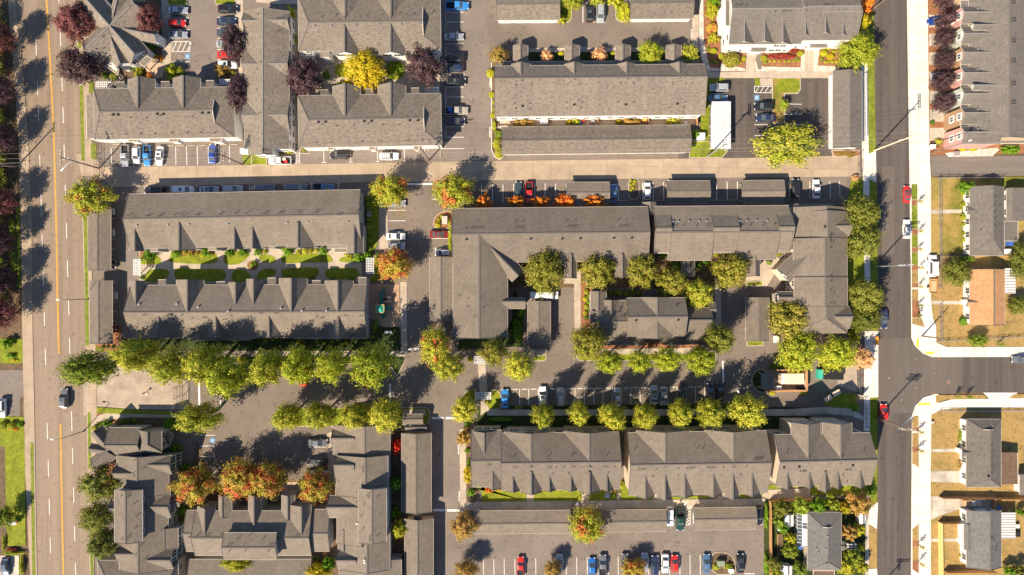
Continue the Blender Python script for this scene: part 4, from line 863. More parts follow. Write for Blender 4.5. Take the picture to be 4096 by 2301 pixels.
bays(L, 'white bay lines along the alley left part')
L = [(1718, 435, 1718, 495), (1976, 425, 1976, 490), (2242, 422, 2242, 488), (1700, 433, 1740, 433), (1958, 423, 1995, 423), (2222, 420, 2262, 420), (2510, 412, 2510, 465), (2560, 410, 2620, 410)]+[(2512+14*i, 465-0*i, 2545+14*i, 415, .12) for i in range(4)]+[(2866, 405, 2866, 470), (2848, 406, 2888, 406), (3136, 400, 3136, 462), (3118, 401, 3156, 401), (3405, 396, 3405, 460), (3385, 396, 3426, 396)]
bays(L, 'white bay marks in the shade above the courtyard building')
L = [(1112, y, 1160, y, .1) for y in (753, 857, 962, 1064, 1168, 1272, 1377)]
bays(L, 'white bay ends beside the left carports')
T(0, 2)
bays([(1128, y, 1173, y, .1) for y in (35, 138, 242, 345)], 'white bay ends beside the lower left carport')
T(1, 1)
L = [(680, 55, 685, 192), (662, 190, 707, 190), (950, 50, 953, 187), (932, 185, 975, 185), (1220, 55, 1224, 182), (1203, 181, 1245, 181), (1493, 40, 1494, 178), (1475, 177, 1515, 177), (1835, 52, 2095, 50)]
L += [(395, 85, 405, 208), (435, 85, 442, 206)]+[(397+2*i, 85+24*i, 436+2*i, 110+24*i) for i in range(5)]
bays(L, 'white bay marks along the alley middle part')
L = [(1330, y, 1506, y-1) for y in (671, 777, 882, 988)]+[(1770, 560, 1850, 560), (1770, 955, 1930, 955), (1785, 1053, 1940, 1050)]+[(2270, 412, 2271, 590), (2379, 412, 2380, 595), (2485, 410, 2487, 595)]
bays(L, 'white bay lines of the middle parking bays')
T(2, 1)
L = [(x, 405-(x-0)*.011, x, 560-(x-0)*.0, .14) for x in (16, 121, 228, 333, 438, 545)]+[(1065, 400, 1072, 578, .16), (1313, 392, 1318, 575, .16), (1419, 392, 1425, 575, .16), (1523, 388, 1528, 572, .16), (2058, 382, 2061, 570, .16), (2163, 382, 2167, 570, .16), (2267, 382, 2270, 570, .16)]
bays(L, 'white bay lines between the small carports')
T(3, 1)
bays([(212, 380, 216, 555), (420, 378, 424, 552), (624, 376, 628, 540), (720, 376, 724, 540), (320, 520, 322, 555)], 'white bay lines at the right end of the alley')
T(2, 2)
xs = [76, 168, 262, 355, 447, 541, 633, 727, 822, 915, 1009, 1103, 1195, 1288, 1382, 1475, 1567, 1660, 1752, 1845, 1938, 2030, 2128]
bays([(x, 1018-(x-76)*.013, x+2, 1190-(x-76)*.016) for x in xs], 'white bay lines of the long lower parking row')
for i, x in enumerate((32, 124, 217, 403, 588, 682, 776, 868, 962, 1148, 1240, 1333, 1615, 1799, 1888)): text('COMPACT', x, 1026-(x-30)*.014, .3, math.pi, 'paint', lot)
T(2, 2); bays([(2335, 212, 2356, 212), (2335, 315, 2356, 315), (2335, 422, 2356, 422)], 'white bay ends beside the right carport')
T(0, 3)
bays([(1985, 150, 2165, 150), (1985, 255, 2165, 258), (1985, 362, 2165, 362), (2010, 40, 2160, 42)], 'white bay lines in the lower left court')
T(1, 3)
bays([(530, 160, 710, 160), (535, 265, 712, 265), (530, 500, 660, 503), (2288, 800, 2288, 970), (2392, 798, 2393, 970), (2284, 1285, 2286, 1446), (2389, 1285, 2391, 1446), (2493, 1285, 2495, 1446)], 'white bay lines right of the lower left court')
text('NO PARKING', 2036, 182, .4, math.pi/2, 'paint', lot); text('NO PARKING', 2042, 655, .4, math.pi/2, 'paint', lot)
T(2, 3)
bays([(x, 1282-(x-28)*.021, x+2, 1446) for x in (28, 132, 238, 544, 650, 755, 860, 966, 1066, 1372, 1478, 1582, 1686, 1788, 1891)], 'white bay lines of the bottom parking row')
L = [(1622, 770, 1624, 945), (1745, 770, 1747, 942), (1790, 768, 1790, 942), (1747, 942, 1790, 942)]+[(1747, 800+30*i, 1790, 770+30*i, .15) for i in range(6)]
bays(L, 'white hatched bay beside the green pickup')
text('NO PARKING', 2388, 1432, .4, math.pi, 'paint', lot)
# ================================================================ buildings
APT = 'apartment_building'
# ---- clubhouse with crossing diagonal roofs
T(0, 0)
b = Bld('clubhouse', 'clubhouse with two crossing diagonal gable roofs beside the avenue', 'clubhouse', 1090, 290, 'roof_a', 'white_wall', ridge='ridge_light')
b.rot(800, -80, 1350, 545, 118, 4.6, 7.6, win=[('b', 3, [3.9], 'w')])
b.rot(1345, 30, 850, 500, 135, 4.58, 7.55, win=[('b', 2, [3.5], 'w')])
b.rot(1205, 640, 1090, 330, 75, 4.5, 6.3); b.rot(1555, 355, 1230, 290, 60, 4.5, 6.2); b.rot(1190, -60, 1130, 180, 70, 4.5, 6.2)
b.slope([(1090, 540, 4.4), (985, 610, 3.4), (1190, 760, 3.4), (1200, 700, 4.4)], False)
b.slope([(1400, 630, 3.2), (1480, 560, 3.2), (1530, 600, 3.0), (1450, 680, 3.0)], False).posts([(1440, 665), (1510, 598)], 3.0, .2)
b.vents([(1040, 370), (985, 285), (1045, 490), (1310, 70), (1130, 350)]).done()
def stairs(x0, y0, x1, y1, w_, h_, label):
    r = tag(empty('staircase', P((x0+x1)/2, (y0+y1)/2, 0)), label, 'staircase'); a, c = P(x0, y0, h_/2), P(x1, y1, .1); d = c-a; d.z = 0; L = d.length; d.normalize(); n_ = Vector((-d.y, d.x, 0)); m = MB()
    for i in range(14):
        f = (i+.5)/14; p = a+d*L*f; m.bar(p-n_*w_/2+Vector((0, 0, h_*(1-f)-h_/2)), p+n_*w_/2+Vector((0, 0, h_*(1-f)-h_/2)), L/15, .08)
    m.build('treads', 'trim_cream', r, 'w')
    for sg in (-1, 1):
        m = MB(); p = a+n_*sg*w_/2; q = p+d*L; p.z = h_+.9; q.z = 1.0; m.bar(p, q, .08, .08); p2, q2 = p.copy(), q.copy(); p2.z -= .9; q2.z -= .9; m.bar(p2, q2, .08, .25)
        for i in range(8): f = i/7; s_ = p.lerp(q, f); m.bar(s_, s_-Vector((0, 0, .9)), .05, .05)
        m.build('railing', 'lamp_metal', r, 'w')
stairs(1000, 620, 1235, 795, 1.3, 3.2, 'outside staircase with dark railings below the clubhouse')
# ---- upper left pair and vertical
b = Bld(APT, 'apartment building with hipped roof and two north dormers next to the avenue', 'building', 1600, 1140, 'roof_a', 'white_wall', 'hip roofed apartment buildings', ridge='ridge')
b.gable(945, 885, 2360, 1393, 'x', 1113, 5.4, 8.3, 24, (120, 180), (1, .55), win=[('s', 7, [1.2], 'g', .03, .97), ('s', 14, [4.2], 'w')])
b.slope([(866, 955, 4.5), (955, 955, 5.5), (955, 1393, 5.5), (874, 1395, 4.5)])
for x0, x1, rx, o in ((1288, 1562, 1387, 797), (1742, 2016, 1843, 787)): b.gable(x0, o, x1, 1110, 'y', rx, 5.42, 8.15, win=[('n', 2, [4.4], 'w')])
for x0, x1, o in ((1172, 1252, 828), (1618, 1704, 822), (2070, 2152, 811)): b.slope([(x0, o, 4.7), (x1, o, 4.7), (x1, 884, 5.4), (x0, 884, 5.4)])
for x0, x1 in ((1290, 1400), (1700, 1800), (2110, 2240)): b.slope([(x0, 1390, 3.0), (x1, 1388, 3.0), (x1-20, 1428, 2.8), (x0, 1428, 2.8)])
b.vents([(1140, 1158), (1190, 1158), (1583, 1150), (1645, 1152), (2037, 1140), (2100, 1140)], VENT).vents([(1318, 1190), (1480, 1188), (1615, 1165), (1937, 1180), (1130, 1352), (1270, 1352), (1420, 1350), (1565, 1347), (1730, 1342), (1888, 1340), (2028, 1338), (2165, 1335)]).done()
T(1, 0)
b = Bld(APT, 'apartment building with hipped roof at the top edge above the golden tree', 'building', 1140, 220, 'roof_a', 'white_wall', 'hip roofed apartment buildings')
b.gable(425, -60, 1857, 508, 'x', 217, 5.4, 8.6, 18, (135, 168), (1, .5), win=[('s', 10, [1.6, 4.0], 'w')])
for x0, x1, rx in ((735, 1085, 896), (1185, 1520, 1358)): b.gable(x0, -120, x1, 200, 'y', rx, 5.42, 8.4)
for x0, x1, rx in ((772, 1036, 892), (1232, 1506, 1356)): b.gable(x0, 200, x1, 556, 'y', rx, 5.44, 8.3, win=[('s', 2, [4.4], 'b')])
b.slope([(640, 505, 5.4), (735, 505, 5.4), (735, 575, 4.7), (640, 575, 4.7)])
b.vents([(588, 262), (757, 260), (1000, 256), (1244, 250), (1458, 246), (1655, 242)], VENTL).vents([(668, 172), (810, 152), (1120, 150), (1275, 148), (1440, 145), (1585, 145), (1735, 145)]).done()
b = Bld(APT, 'apartment building with hipped roof between golden tree and alley', 'building', 1140, 1200, 'roof_a', 'white_wall', 'hip roofed apartment buildings')
b.gable(425, 952, 1864, 1474, 'x', 1195, 5.4, 8.4, 26, (135, 165), (1, .55), win=[('s', 7, [1.2], 'g', .03, .97), ('s', 14, [4.2], 'w')])
for x0, x1, rx, o in ((772, 1050, 895, 868), (1226, 1506, 1357, 858)): b.gable(x0, o, x1, 1190, 'y', rx, 5.42, 8.25)
for x0, x1, o in ((645, 728, 905), (1100, 1182, 895), (1560, 1640, 886)): b.slope([(x0, o, 4.7), (x1, o, 4.7), (x1, 955, 5.4), (x0, 955, 5.4)])
for x0, x1 in ((720, 790), (1135, 1210), (1585, 1650)): b.slope([(x0, 1470, 3.0), (x1, 1470, 3.0), (x1-15, 1508, 2.8), (x0, 1508, 2.8)])
b.vents([(628, 1232), (700, 1230), (1088, 1224), (1162, 1222), (1548, 1216), (1628, 1216)], VENT).vents([(668, 1255), (812, 1272), (985, 1266), (1130, 1245), (1275, 1262), (1442, 1260), (612, 1436), (760, 1434), (1070, 1426), (1265, 1424), (1530, 1418), (1672, 1416)]).done()
b = Bld(APT, 'narrow apartment building with many cross gables between the two hip roofed ones', 'building', 60, 800, 'roof_a', 'white_wall', ridge='ridge_light')
b.gable(-118, 115, 335, 1500, 'y', 66, 5.4, 8.0, win=[('e', 12, [1.5, 4.1], 'w'), ('s', 3, [2, 4.4], 'w')])
for y0, y1, ry in ((135, 302, 204), (508, 770, 642), (1015, 1325, 1158)):
    b.gable(60, y0, 336, y1, 'x', ry, 5.42, 7.4, win=[('e', 2, [4.0], 'b')])
    b.gable(-122, y0-10, 60, y1-30, 'x', ry+4, 5.44, 7.4)
b.gable(-60, 1390, 170, 1560, 'y', 60, 5.3, 7.2, win=[('s', 2, [1.6, 4.0], 'w')])
b.vents([(45, 630), (38, 1140), (232, 315), (20, 150), (10, 700), (5, 905)]).done()
# ---- upper middle garages and the long building
T(1, 0)
gg = 'long low garage buildings'
b = Bld('garage_building', 'low garage row with white doors at the top edge beside the planted island', 'garage', 2740, 100, 'roof_a', 'white_wall', gg)
b.gable(2420, -90, 3057, 202, 'x', 40, 2.7, 4.0, 4, win=[('s', 4, [1.15], 'g')]).done()
T(2, 0)
b = Bld('garage_building', 'low garage row with white doors at the top edge left of the white apartment building', 'garage', 1500, 100, 'roof_a', 'white_wall', gg)
b.gable(1188, -120, 1824, 190, 'x', 28, 2.7, 4.0, 4, win=[('s', 4, [1.15], 'g')]).done()
b = Bld(APT, 'very long apartment building with broad plain roof and four small entry porches', 'building', 900, 900, 'roof_a', 'white_wall')
b.gable(-175, 655, 1940, 1165, 'x', 778, 5.5, 8.4, 20, win=[('s', 17, [2.2, 4.3], 'w')])
for x0, x1, rx in ((-5, 185, 90), (530, 715, 628), (1060, 1240, 1157), (1583, 1760, 1686)): b.gable(x0, 645, x1, 800, 'y', rx, 5.52, 7.6)
for x0, x1, rx in ((12, 160, 87), (530, 680, 603), (1040, 1192, 1118), (1550, 1706, 1635)): b.gable(x0, 458, x1, 650, 'y', rx, 2.9, 4.3, win=[('w', 1, [1.4], 'w')])
b.slope([(-170, 622, 2.8), (1880, 610, 2.8), (1900, 668, 3.4), (-170, 680, 3.4)], False)
b.vents([(33, 862), (190, 860), (556, 857), (686, 852), (1087, 843), (1223, 845), (1612, 845), (1742, 847)], PIPE).vents([(103, 1072), (622, 1058), (1142, 1058), (1660, 1050)], VENT).vents([(25, 1045), (182, 1045), (35, 1100), (175, 1100), (545, 1040), (702, 1040), (552, 1095), (692, 1092), (1068, 1032), (1222, 1030), (1585, 1088), (1725, 1088), (1737, 1030), (630, 805), (1160, 797), (1683, 795), (103, 815)]).done()
T(1, 0)
b = Bld('garage_building', 'long low garage row between the patios and the alley', 'garage', 3500, 1430, 'roof_a', 'white_wall', gg)
b.gable(2472, 1268, 4370, 1545, 'x', 1402, 2.7, 4.2, 22, win=[('s', 12, [1.15], 'g')]).done()
T(3, 0)
b = Bld('garage_building', 'low garage row standing beside the right street pavement', 'garage', 800, 1080, 'roof_c', 'white_wall', gg)
b.gable(652, 715, 945, 1492, 'y', 828, 2.9, 4.4).done()
# ---- white apartment building at top right
T(2, 0)
b = Bld(APT, 'large white apartment building with a row of front gables at the top edge', 'building', 2850, 150, 'roof_c', 'white_wall', ridge='ridge_light')
b.gable(2180, -260, 2905, 445, 'x', 86, 6.6, 10.0, 4, win=[('w', 4, [1.8, 4.6], 'w'), ('s', 6, [1.6], 's')])
b.gable(2880, -270, 3445, 405, 'x', 64, 6.7, 10.3, 4, win=[('s', 5, [1.6], 's'), ('e', 3, [4], 'w')])
b.gable(3080, -250, 3470, 380, 'x', 118, 6.5, 9.8, 4)
for x0, x1, rx, o, f in ((2240, 2440, 2338, 443, 9.0), (2450, 2640, 2540, 440, 9.1), (2640, 2810, 2724, 450, 9.0), (2875, 3010, 2951, 372, 8.9), (3050, 3225, 3154, 360, 9.6), (3250, 3385, 3329, 368, 8.9)):
    b.gable(x0, 200, x1, o, 'y', rx, 6.55, f, win=[('s', 2, [2.0, 4.8], 'w')])
b.gable(2405, 440, 2550, 520, 'x', 460, 3.0, 3.9); b.gable(2995, 405, 3160, 480, 'x', 425, 3.0, 3.9)
b.slope([(2150, 0, 6.8), (2190, 0, 6.8), (2190, 260, 6.8), (2150, 260, 6.8)])
b.vents([(2250, 60), (2278, 60), (2305, 58), (2355, 58), (3135, 58), (3160, 56), (3185, 55), (3220, 55), (2645, 118), (2720, 118), (2740, 118), (2765, 118), (2795, 118), (2958, 70), (2958, 112)], PIPE).done()
# ---- coloured townhouses
T(3, 0)
b = Bld('townhouse_row', 'row of townhouses with pink, sage and brown gabled fronts at the right edge', 'building', 2300, 650, 'roof_c', 'tan_wall')
b.gable(2020, -160, 2760, 1400, 'y', 2432, 6.2, 9.4)
b.slope([(1850, 1392, 3), (2600, 1380, 3), (2600, 1446, 2.9), (1900, 1446, 2.9)], False)
b.vents([(2450, y+dy) for y in (10, 190, 400, 600, 830, 1020) for dy in (0, 28)]+[(2475, y+dy) for y in (10, 190, 400, 600, 830, 1020) for dy in (0, 28)], PIPE).done()
front = ['pink_wall', 'sage_wall', 'rust_wall', 'pink_wall', 'sage_wall', 'rust_wall', 'pink_wall']
fn = ['uppermost pink', 'uppermost pale sage', 'uppermost brown', 'middle pink', 'lower pale sage', 'lower brown', 'lowest pink']
for i, c in enumerate(front):
    y = [62, 265, 468, 672, 872, 1075, 1270][i]
    f = Bld('townhouse', '%s gabled townhouse with a white framed window facing the driveways' % fn[i], 'townhouse', 1980, y+90, 'roof_c', c, 'townhouses', ridge='ridge_light')
    f.gable(1945, y+5, 2330, y+178, 'x', y+60 if i % 3 != 1 else y+72, 6.4, 7.9, win=[('w', 1, [5.6], 't'), ('w', 1, [3.0], 't')], ov=.12)
    f.gable(1868, y+40, 1990, y+172, 'x', y+105, 3.4, 3.9, win=[('w', 1, [2.2], 'w')], ov=.15)
    if i % 3 == 1:
        f.gable(2060, y-30, 2330, y+40, 'x', y-14, 7.3, 8.1, ov=.1)
    f.slope([(1935, y-55, 5.9), (2080, y-55, 6.2), (2080, y+10, 6.2), (1940, y+10, 5.9)], False)
    f.vents([(2105, y+30)], VENTL).done()
# ================================================================ courtyard pair and left carports
T(0, 1)
b = Bld(APT, 'long beige apartment building on the upper side of the courtyard lawns', 'building', 2500, 780, 'roof_b', 'grey_wall')
b.gable(1297, 485, 3632, 1036, 'x', 735, 5.5, 8.7, 46, win=[('s', 14, [1.7, 4.2], 'w'), ('e', 2, [1.8, 4.2], 'w', 0, .45), ('e', 2, [1.8, 4.2], 'w', .6, 1)])
for x0, x1, rx, o, f in ((1298, 1446, 1355, 1082, 7.6), (1700, 1972, 1800, 1075, 8.4), (2300, 2446, 2358, 1062, 7.6), (2478, 2626, 2540, 1058, 7.6), (2884, 3162, 2998, 1052, 8.5), (3490, 3655, 3562, 1108, 7.6)):
    b.gable(x0, 800, x1, o, 'y', rx, 5.52, f)
for x0, x1, o in ((1508, 1590, 1088), (2090, 2180, 1075), (2700, 2768, 1058), (3290, 3492, 1052)): b.slope([(x0, 1010, 5.6), (x1, 1010, 5.6), (x1, o, 4.9), (x0, o, 4.9)])
b.slope([(3364, 1050, 3.3), (3494, 1050, 3.3), (3494, 1093, 3.2), (3364, 1093, 3.2)])
b.vents([(1380, 826), (1692, 820), (1903, 816), (2296, 811), (2890, 800), (3102, 795), (3497, 788)], VENTL).vents([(1298, 722), (1480, 726), (1506, 726), (1605, 724), (1630, 724), (1765, 716), (1823, 712), (1853, 725), (1978, 716), (2005, 716), (2207, 711), (2230, 711), (2375, 702), (2490, 698), (2660, 702), (2686, 702), (2812, 698), (2838, 698), (2976, 690), (3010, 690), (3172, 692), (3196, 692), (3400, 714), (3424, 714), (3590, 678)]).done()
b = Bld(APT, 'long beige apartment building on the lower side of the courtyard lawns', 'building', 2500, 1700, 'roof_b', 'grey_wall')
b.gable(1312, 1420, 3690, 1952, 'x', 1694, 4.7, 8.4, 8, win=[('e', 2, [1.8, 4.2], 'w', 0, .45), ('e', 2, [1.8, 4.2], 'w', .55, 1), ('n', 16, [4.0], 'w')])
for x0, x1, rx, o, f in ((1305, 1460, 1364, 1380, 7.4), (1774, 2052, 1883, 1370, 8.6), (2300, 2457, 2367, 1395, 7.5), (2478, 2625, 2548, 1362, 7.4), (2810, 3090, 2930, 1354, 8.6), (3270, 3555, 3398, 1378, 8.6)):
    b.gable(x0, o, x1, 1690, 'y', rx, 4.72, f, win=[('n', 2, [4.2], 'w')])
for x0, x1, o in ((1590, 1668, 1370), (2175, 2265, 1390), (2690, 2775, 1352), (3140, 3225, 1378), (3602, 3688, 1347)): b.slope([(x0, o, 4.2), (x1, o, 4.2), (x1, 1440, 4.8), (x0, 1440, 4.8)])
for x0, x1, rx, o in ((1440, 1762, 1594, 1948), (2060, 2260, 2170, 1950), (2570, 2850, 2706, 1946), (3260, 3520, 3402, 1962)): b.gable(x0, 1700, x1, o, 'y', rx, 4.74, 7.8)
b.slope([(1920, 1925, 4.8), (2515, 1925, 4.8), (2515, 1975, 4.3), (1920, 1975, 4.3)]); b.slope([(2960, 1915, 4.8), (3688, 1915, 4.8), (3688, 1962, 4.3), (2960, 1962, 4.3)])
b.vents([(1400, 1620), (1780, 1615), (1995, 1645), (2297, 1690), (2827, 1658), (3040, 1682), (3285, 1680)], VENTL).vents([(1445, 1725), (1470, 1725), (1695, 1722), (1722, 1722), (1836, 1724), (1938, 1755), (2045, 1752), (2072, 1752), (2250, 1770), (2277, 1770), (2615, 1708), (2640, 1708), (2770, 1708), (2795, 1708), (3190, 1738), (3235, 1752), (3258, 1752), (3465, 1735), (3490, 1735), (3620, 1736), (3642, 1736)], PIPE).done()
cp = 'gable roofed carports'
carport('long grey carport beside the avenue, upper one of the pair', 886, 640, 1116, 1275, 'y', 980, 'roof_b', cp, 2.6, 3.5)
carport('long grey carport beside the avenue, lower one of the pair', 900, 1378, 1131, 2012, 'y', 990, 'roof_b', cp, 2.6, 3.5)
# ================================================================ the big L and its neighbours
T(1, 1)
b = Bld(APT, 'big L shaped apartment building with a long leg running down to the drive', 'building', 2600, 900, 'roof_b', 'beige_wall')
b.gable(1980, 642, 3945, 1190, 'x', 900, 5.6, 8.8, 20, win=[('s', 10, [1.8, 4.2], 'w')])
b.gable(1985, 925, 2532, 1952, 'y', 2246, 5.58, 8.7, win=[('s', 3, [1.8, 4.2], 'w'), ('e', 9, [1.8, 4.2], 'w')])
b.rot(2640, 1330, 2330, 1010, 85, 5.5, 7.6)
for x0, x1, rx, o in ((3106, 3228, 3172, 1354), (3618, 3746, 3687, 1345)): b.gable(x0, 1110, x1, o, 'y', rx, 5.4, 7.0, win=[('s', 1, [4], 'w')])
b.slope([(2985, 1180, 5.6), (3108, 1180, 5.6), (3108, 1215, 5.2), (2985, 1215, 5.2)])
b.gable(2480, 1550, 2710, 1660, 'x', 1590, 5.3, 6.9)
b.vents([(2115, 855), (2168, 853), (2193, 853), (2218, 853), (2246, 853), (2272, 853), (2220, 788), (2608, 848), (2634, 848), (2662, 848), (2690, 848), (2608, 788), (2680, 788), (3126, 780), (3202, 780), (3130, 840), (3156, 840), (3184, 840), (3208, 840), (3648, 775), (3722, 775), (3650, 835), (3676, 835), (3700, 835), (3726, 835), (2280, 1532), (2130, 1560), (2130, 1640), (2280, 1660), (2198, 1740), (2045, 1530)], PIPE).vents([(2117, 965), (2765, 960), (3080, 958), (3262, 955), (3600, 952), (3780, 950)], VENT).done()
T(2, 1)
b = Bld(APT, 'apartment building with stepped roof blocks right of the big L shaped one', 'building', 2000, 900, 'roof_b', 'beige_wall')
b.gable(1425, 626, 2785, 1100, 'x', 890, 5.7, 8.8, 10, win=[('s', 8, [1.8, 4.2], 'w'), ('e', 2, [4.2], 'w')])
b.gable(1430, 680, 1586, 1095, 'x', 850, 5.9, 9.2, 0, win=[('e', 1, [4.4], 'w')])
b.gable(1578, 700, 2003, 1175, 'x', 888, 5.5, 8.9, 0, win=[('s', 4, [1.8, 4.2], 'w')])
b.gable(1995, 680, 2256, 1090, 'x', 847, 5.9, 9.2, 0)
b.gable(2248, 700, 2654, 1166, 'x', 884, 5.5, 8.9, 0, win=[('s', 4, [1.8, 4.2], 'w')])
b.gable(2648, 680, 2804, 1078, 'x', 838, 5.9, 9.2, 0)
b.gable(1706, 1100, 1838, 1340, 'y', 1786, 3.4, 5.0); b.gable(2374, 1130, 2496, 1332, 'y', 2452, 4.6, 6.3)
b.gable(1313, 590, 1450, 720, 'y', 1395, 4.6, 5.8)
b.vents([(1620, 785), (1673, 785), (1778, 783), (1880, 782), (1952, 780), (2288, 778), (2362, 778), (2460, 775), (2564, 775)], VENTL).vents([(1598, 826), (1650, 826), (1725, 826), (1855, 824), (1960, 824), (1984, 824), (2295, 820), (2320, 820), (2397, 820), (2525, 818), (2640, 810), (2672, 810)], PIPE).done()
T(3, 1)
b = Bld(APT, 'tall narrow apartment building under the street trees beside the right street', 'building', 560, 1250, 'roof_b', 'cream_wall')
b.gable(262, 640, 795, 1905, 'y', 590, 5.6, 8.7, hip=(150, 0), win=[('w', 4, [1.8, 4.2], 'w', .1, .35)])
b.gable(338, 684, 800, 948, 'y', 602, 5.9, 9.1, win=[('w', 3, [2, 4.4], 'w')])
b.gable(255, 955, 797, 1335, 'y', 576, 5.95, 9.0, win=[('w', 3, [2, 4.4], 'w')])
b.gable(262, 1345, 800, 1640, 'y', 578, 5.9, 8.9, win=[('w', 3, [2, 4.4], 'w')])
b.gable(640, 720, 815, 930, 'x', 826, 5.7, 8.0); b.gable(640, 1640, 820, 1860, 'x', 1742, 5.6, 7.8)
b.rot(182, 1330, 440, 1090, 95, 5.3, 7.4, win=[('a', 2, [4.4], 'w')])
b.gable(92, 1490, 360, 1620, 'x', 1548, 4.8, 6.3, win=[('w', 1, [3.6], 'b')])
b.gable(262, 610, 660, 740, 'x', 655, 5.0, 6.0, win=[('w', 1, [3.6], 'w')])
b.vents([(622, 915), (650, 915), (624, 942), (624, 966), (624, 992), (650, 992), (626, 1048), (630, 1325), (630, 1378), (632, 1473), (660, 1500), (634, 1600), (660, 1606)], PIPE).vents([(568, 838)], VENT).done()
# ---- centre building
T(2, 2)
b = Bld(APT, 'small freestanding apartment building with stepped roofs among the centre trees', 'building', 1400, 310, 'roof_b', 'cream_wall')
b.gable(862, 130, 1165, 580, 'x', 343, 5.3, 8.3, win=[('w', 2, [4.2], 'w')])
b.gable(790, 40, 950, 340, 'y', 868, 5.25, 6.9, win=[('w', 3, [1.8, 4], 'w')])
b.gable(905, 128, 1076, 330, 'y', 1000, 5.35, 7.6)
b.gable(1150, 105, 1742, 490, 'x', 298, 7.3, 10.4, 4, win=[('w', 2, [5.4], 'w')])
b.gable(1300, 100, 1592, 300, 'y', 1462, 7.35, 10.2); b.gable(1272, 300, 1622, 512, 'y', 1464, 7.4, 9.6)
b.gable(1730, 205, 2000, 575, 'x', 330, 5.2, 8.2)
b.gable(1980, 150, 2045, 325, 'x', 220, 5.0, 6.2)
b.slope([(1160, 480, 5.2), (1320, 480, 5.2), (1320, 584, 4.6), (1160, 584, 4.6)]); b.slope([(1520, 490, 5.2), (1740, 490, 5.2), (1740, 578, 4.6), (1520, 578, 4.6)])
b.slope([(795, 240, 6.4), (868, 240, 6.4), (868, 340, 5.6), (795, 340, 5.6)])
b.gable(1320, 20, 1470, 104, 'x', 40, 3.2, 4.2)
b.vents([(1086, 298), (1108, 298), (1126, 296), (1144, 296), (1132, 275), (945, 212), (1645, 186), (1663, 186)], PIPE).vents([(1246, 333), (1670, 328)], VENT).done()
# carports of the middle
T(1, 1); carport('grey carport left of the big L shaped building', 1746, 1140, 1976, 1790, 'y', 1862, 'roof_b', cp, 2.7, 3.6)
T(2, 1)
carport('small carport with rust coloured tree at its lower right corner', 548, 387, 983, 618, 'x', 492, 'roof_b', cp, 2.5, 3.4, 3)
carport('small carport between the white hatchback and empty bays', 1556, 373, 1992, 603, 'x', 478, 'roof_b', cp, 2.5, 3.4, 3)
carport('small carport beside the black car near the right end of the alley', 2306, 369, 2740, 600, 'x', 476, 'roof_b', cp, 2.5, 3.4, 3)
T(2, 2)
carport('carport half covered by tree shadow near the white van', 156, 138, 388, 574, 'y', 271, 'roof_b', cp, 2.7, 3.7)
carport('sunlit carport just left of the right apartment building', 2352, 102, 2588, 538, 'y', 2487, 'roof_b', cp, 2.7, 3.6)
# ---- small kiosk roof
T(1, 2)
b = Bld('mail_kiosk', 'small gabled mail shelter roof on the kerbed island', 'shelter', 1580, 1330, 'roof_b', 'beige_wall', None, 'trim_cream')
b.gable(1475, 1275, 1682, 1385, 'x', 1330, 2.5, 3.2, walls=False).posts([(1490, 1288), (1490, 1372), (1668, 1288), (1668, 1372)], 2.5)
b.gable(1500, 1395, 1720, 1446, 'x', 1412, 2.6, 3.3, walls=False).done()
# ================================================================ lower row of tall buildings
T(2, 3)
low = 'three storey buildings of the lower row'
b = Bld(APT, 'tall apartment building with white eaves, left one of the lower row', 'building', 330, 320, 'roof_b', 'cream_wall', low)
b.gable(-110, 15, 1078, 590, 'x', 318, 7.6, 11.4, 14, win=[('n', 9, [4.4, 6.4], 'l'), ('s', 9, [1.6, 4.2, 6.4], 'w')])
b.gable(-407, -10, -100, 560, 'x', 300, 7.3, 10.6, 4, win=[('n', 3, [4.2, 6.2], 'l')])
for x0, x1, rx, o in ((-75, 425, 192, 5), (522, 1020, 777, 0)): b.gable(x0, o, x1, 330, 'y', rx, 7.62, 11.2, win=[('n', 3, [4.6, 6.6], 'b')])
b.gable(-400, 0, -150, 300, 'y', -280, 7.3, 9.9)
for x0, x1, rx, o, f in ((-62, 76, 8, 598, 9.6), (85, 302, 194, 612, 10.6), (310, 440, 375, 592, 9.6), (528, 655, 592, 588, 9.6), (668, 884, 779, 604, 10.7), (892, 1018, 954, 584, 9.7), (-222, -100, -195, 580, 9.2)):
    b.gable(x0, 380, x1, o, 'y', rx, 7.64, f)
b.vents([(15, 367), (45, 367), (362, 364), (388, 364), (442, 364), (522, 360), (604, 360), (630, 358), (922, 356), (948, 356), (1027, 355), (-240, 340), (-215, 340), (-120, 342)], PIPE).vents([(18, 255), (372, 250), (603, 247), (953, 241), (400, 427), (568, 424), (967, 418)]).done()
b = Bld(APT, 'tall apartment building in the middle of the lower row', 'building', 1850, 330, 'roof_b', 'cream_wall', low)
b.gable(1165, 5, 2560, 632, 'x', 332, 7.6, 11.5, 22, win=[('n', 10, [4.4, 6.4], 'l'), ('s', 10, [1.6, 4.2, 6.4], 'w')])
for x0, x1, rx, o in ((1250, 1790, 1543, -8), (1940, 2470, 2228, -12)): b.gable(x0, o, x1, 330, 'y', rx, 7.62, 11.3, win=[('n', 3, [4.6, 6.6], 'b')])
for x0, x1, rx, o, f in ((1235, 1432, 1342, 656, 10.0), (1452, 1605, 1540, 670, 10.2), (1645, 1822, 1737, 648, 10.2), (1935, 2112, 2026, 640, 10.2), (2132, 2282, 2222, 662, 10.2), (2330, 2492, 2414, 632, 10.2)):
    b.gable(x0, 400, x1, o, 'y', rx, 7.64, f)
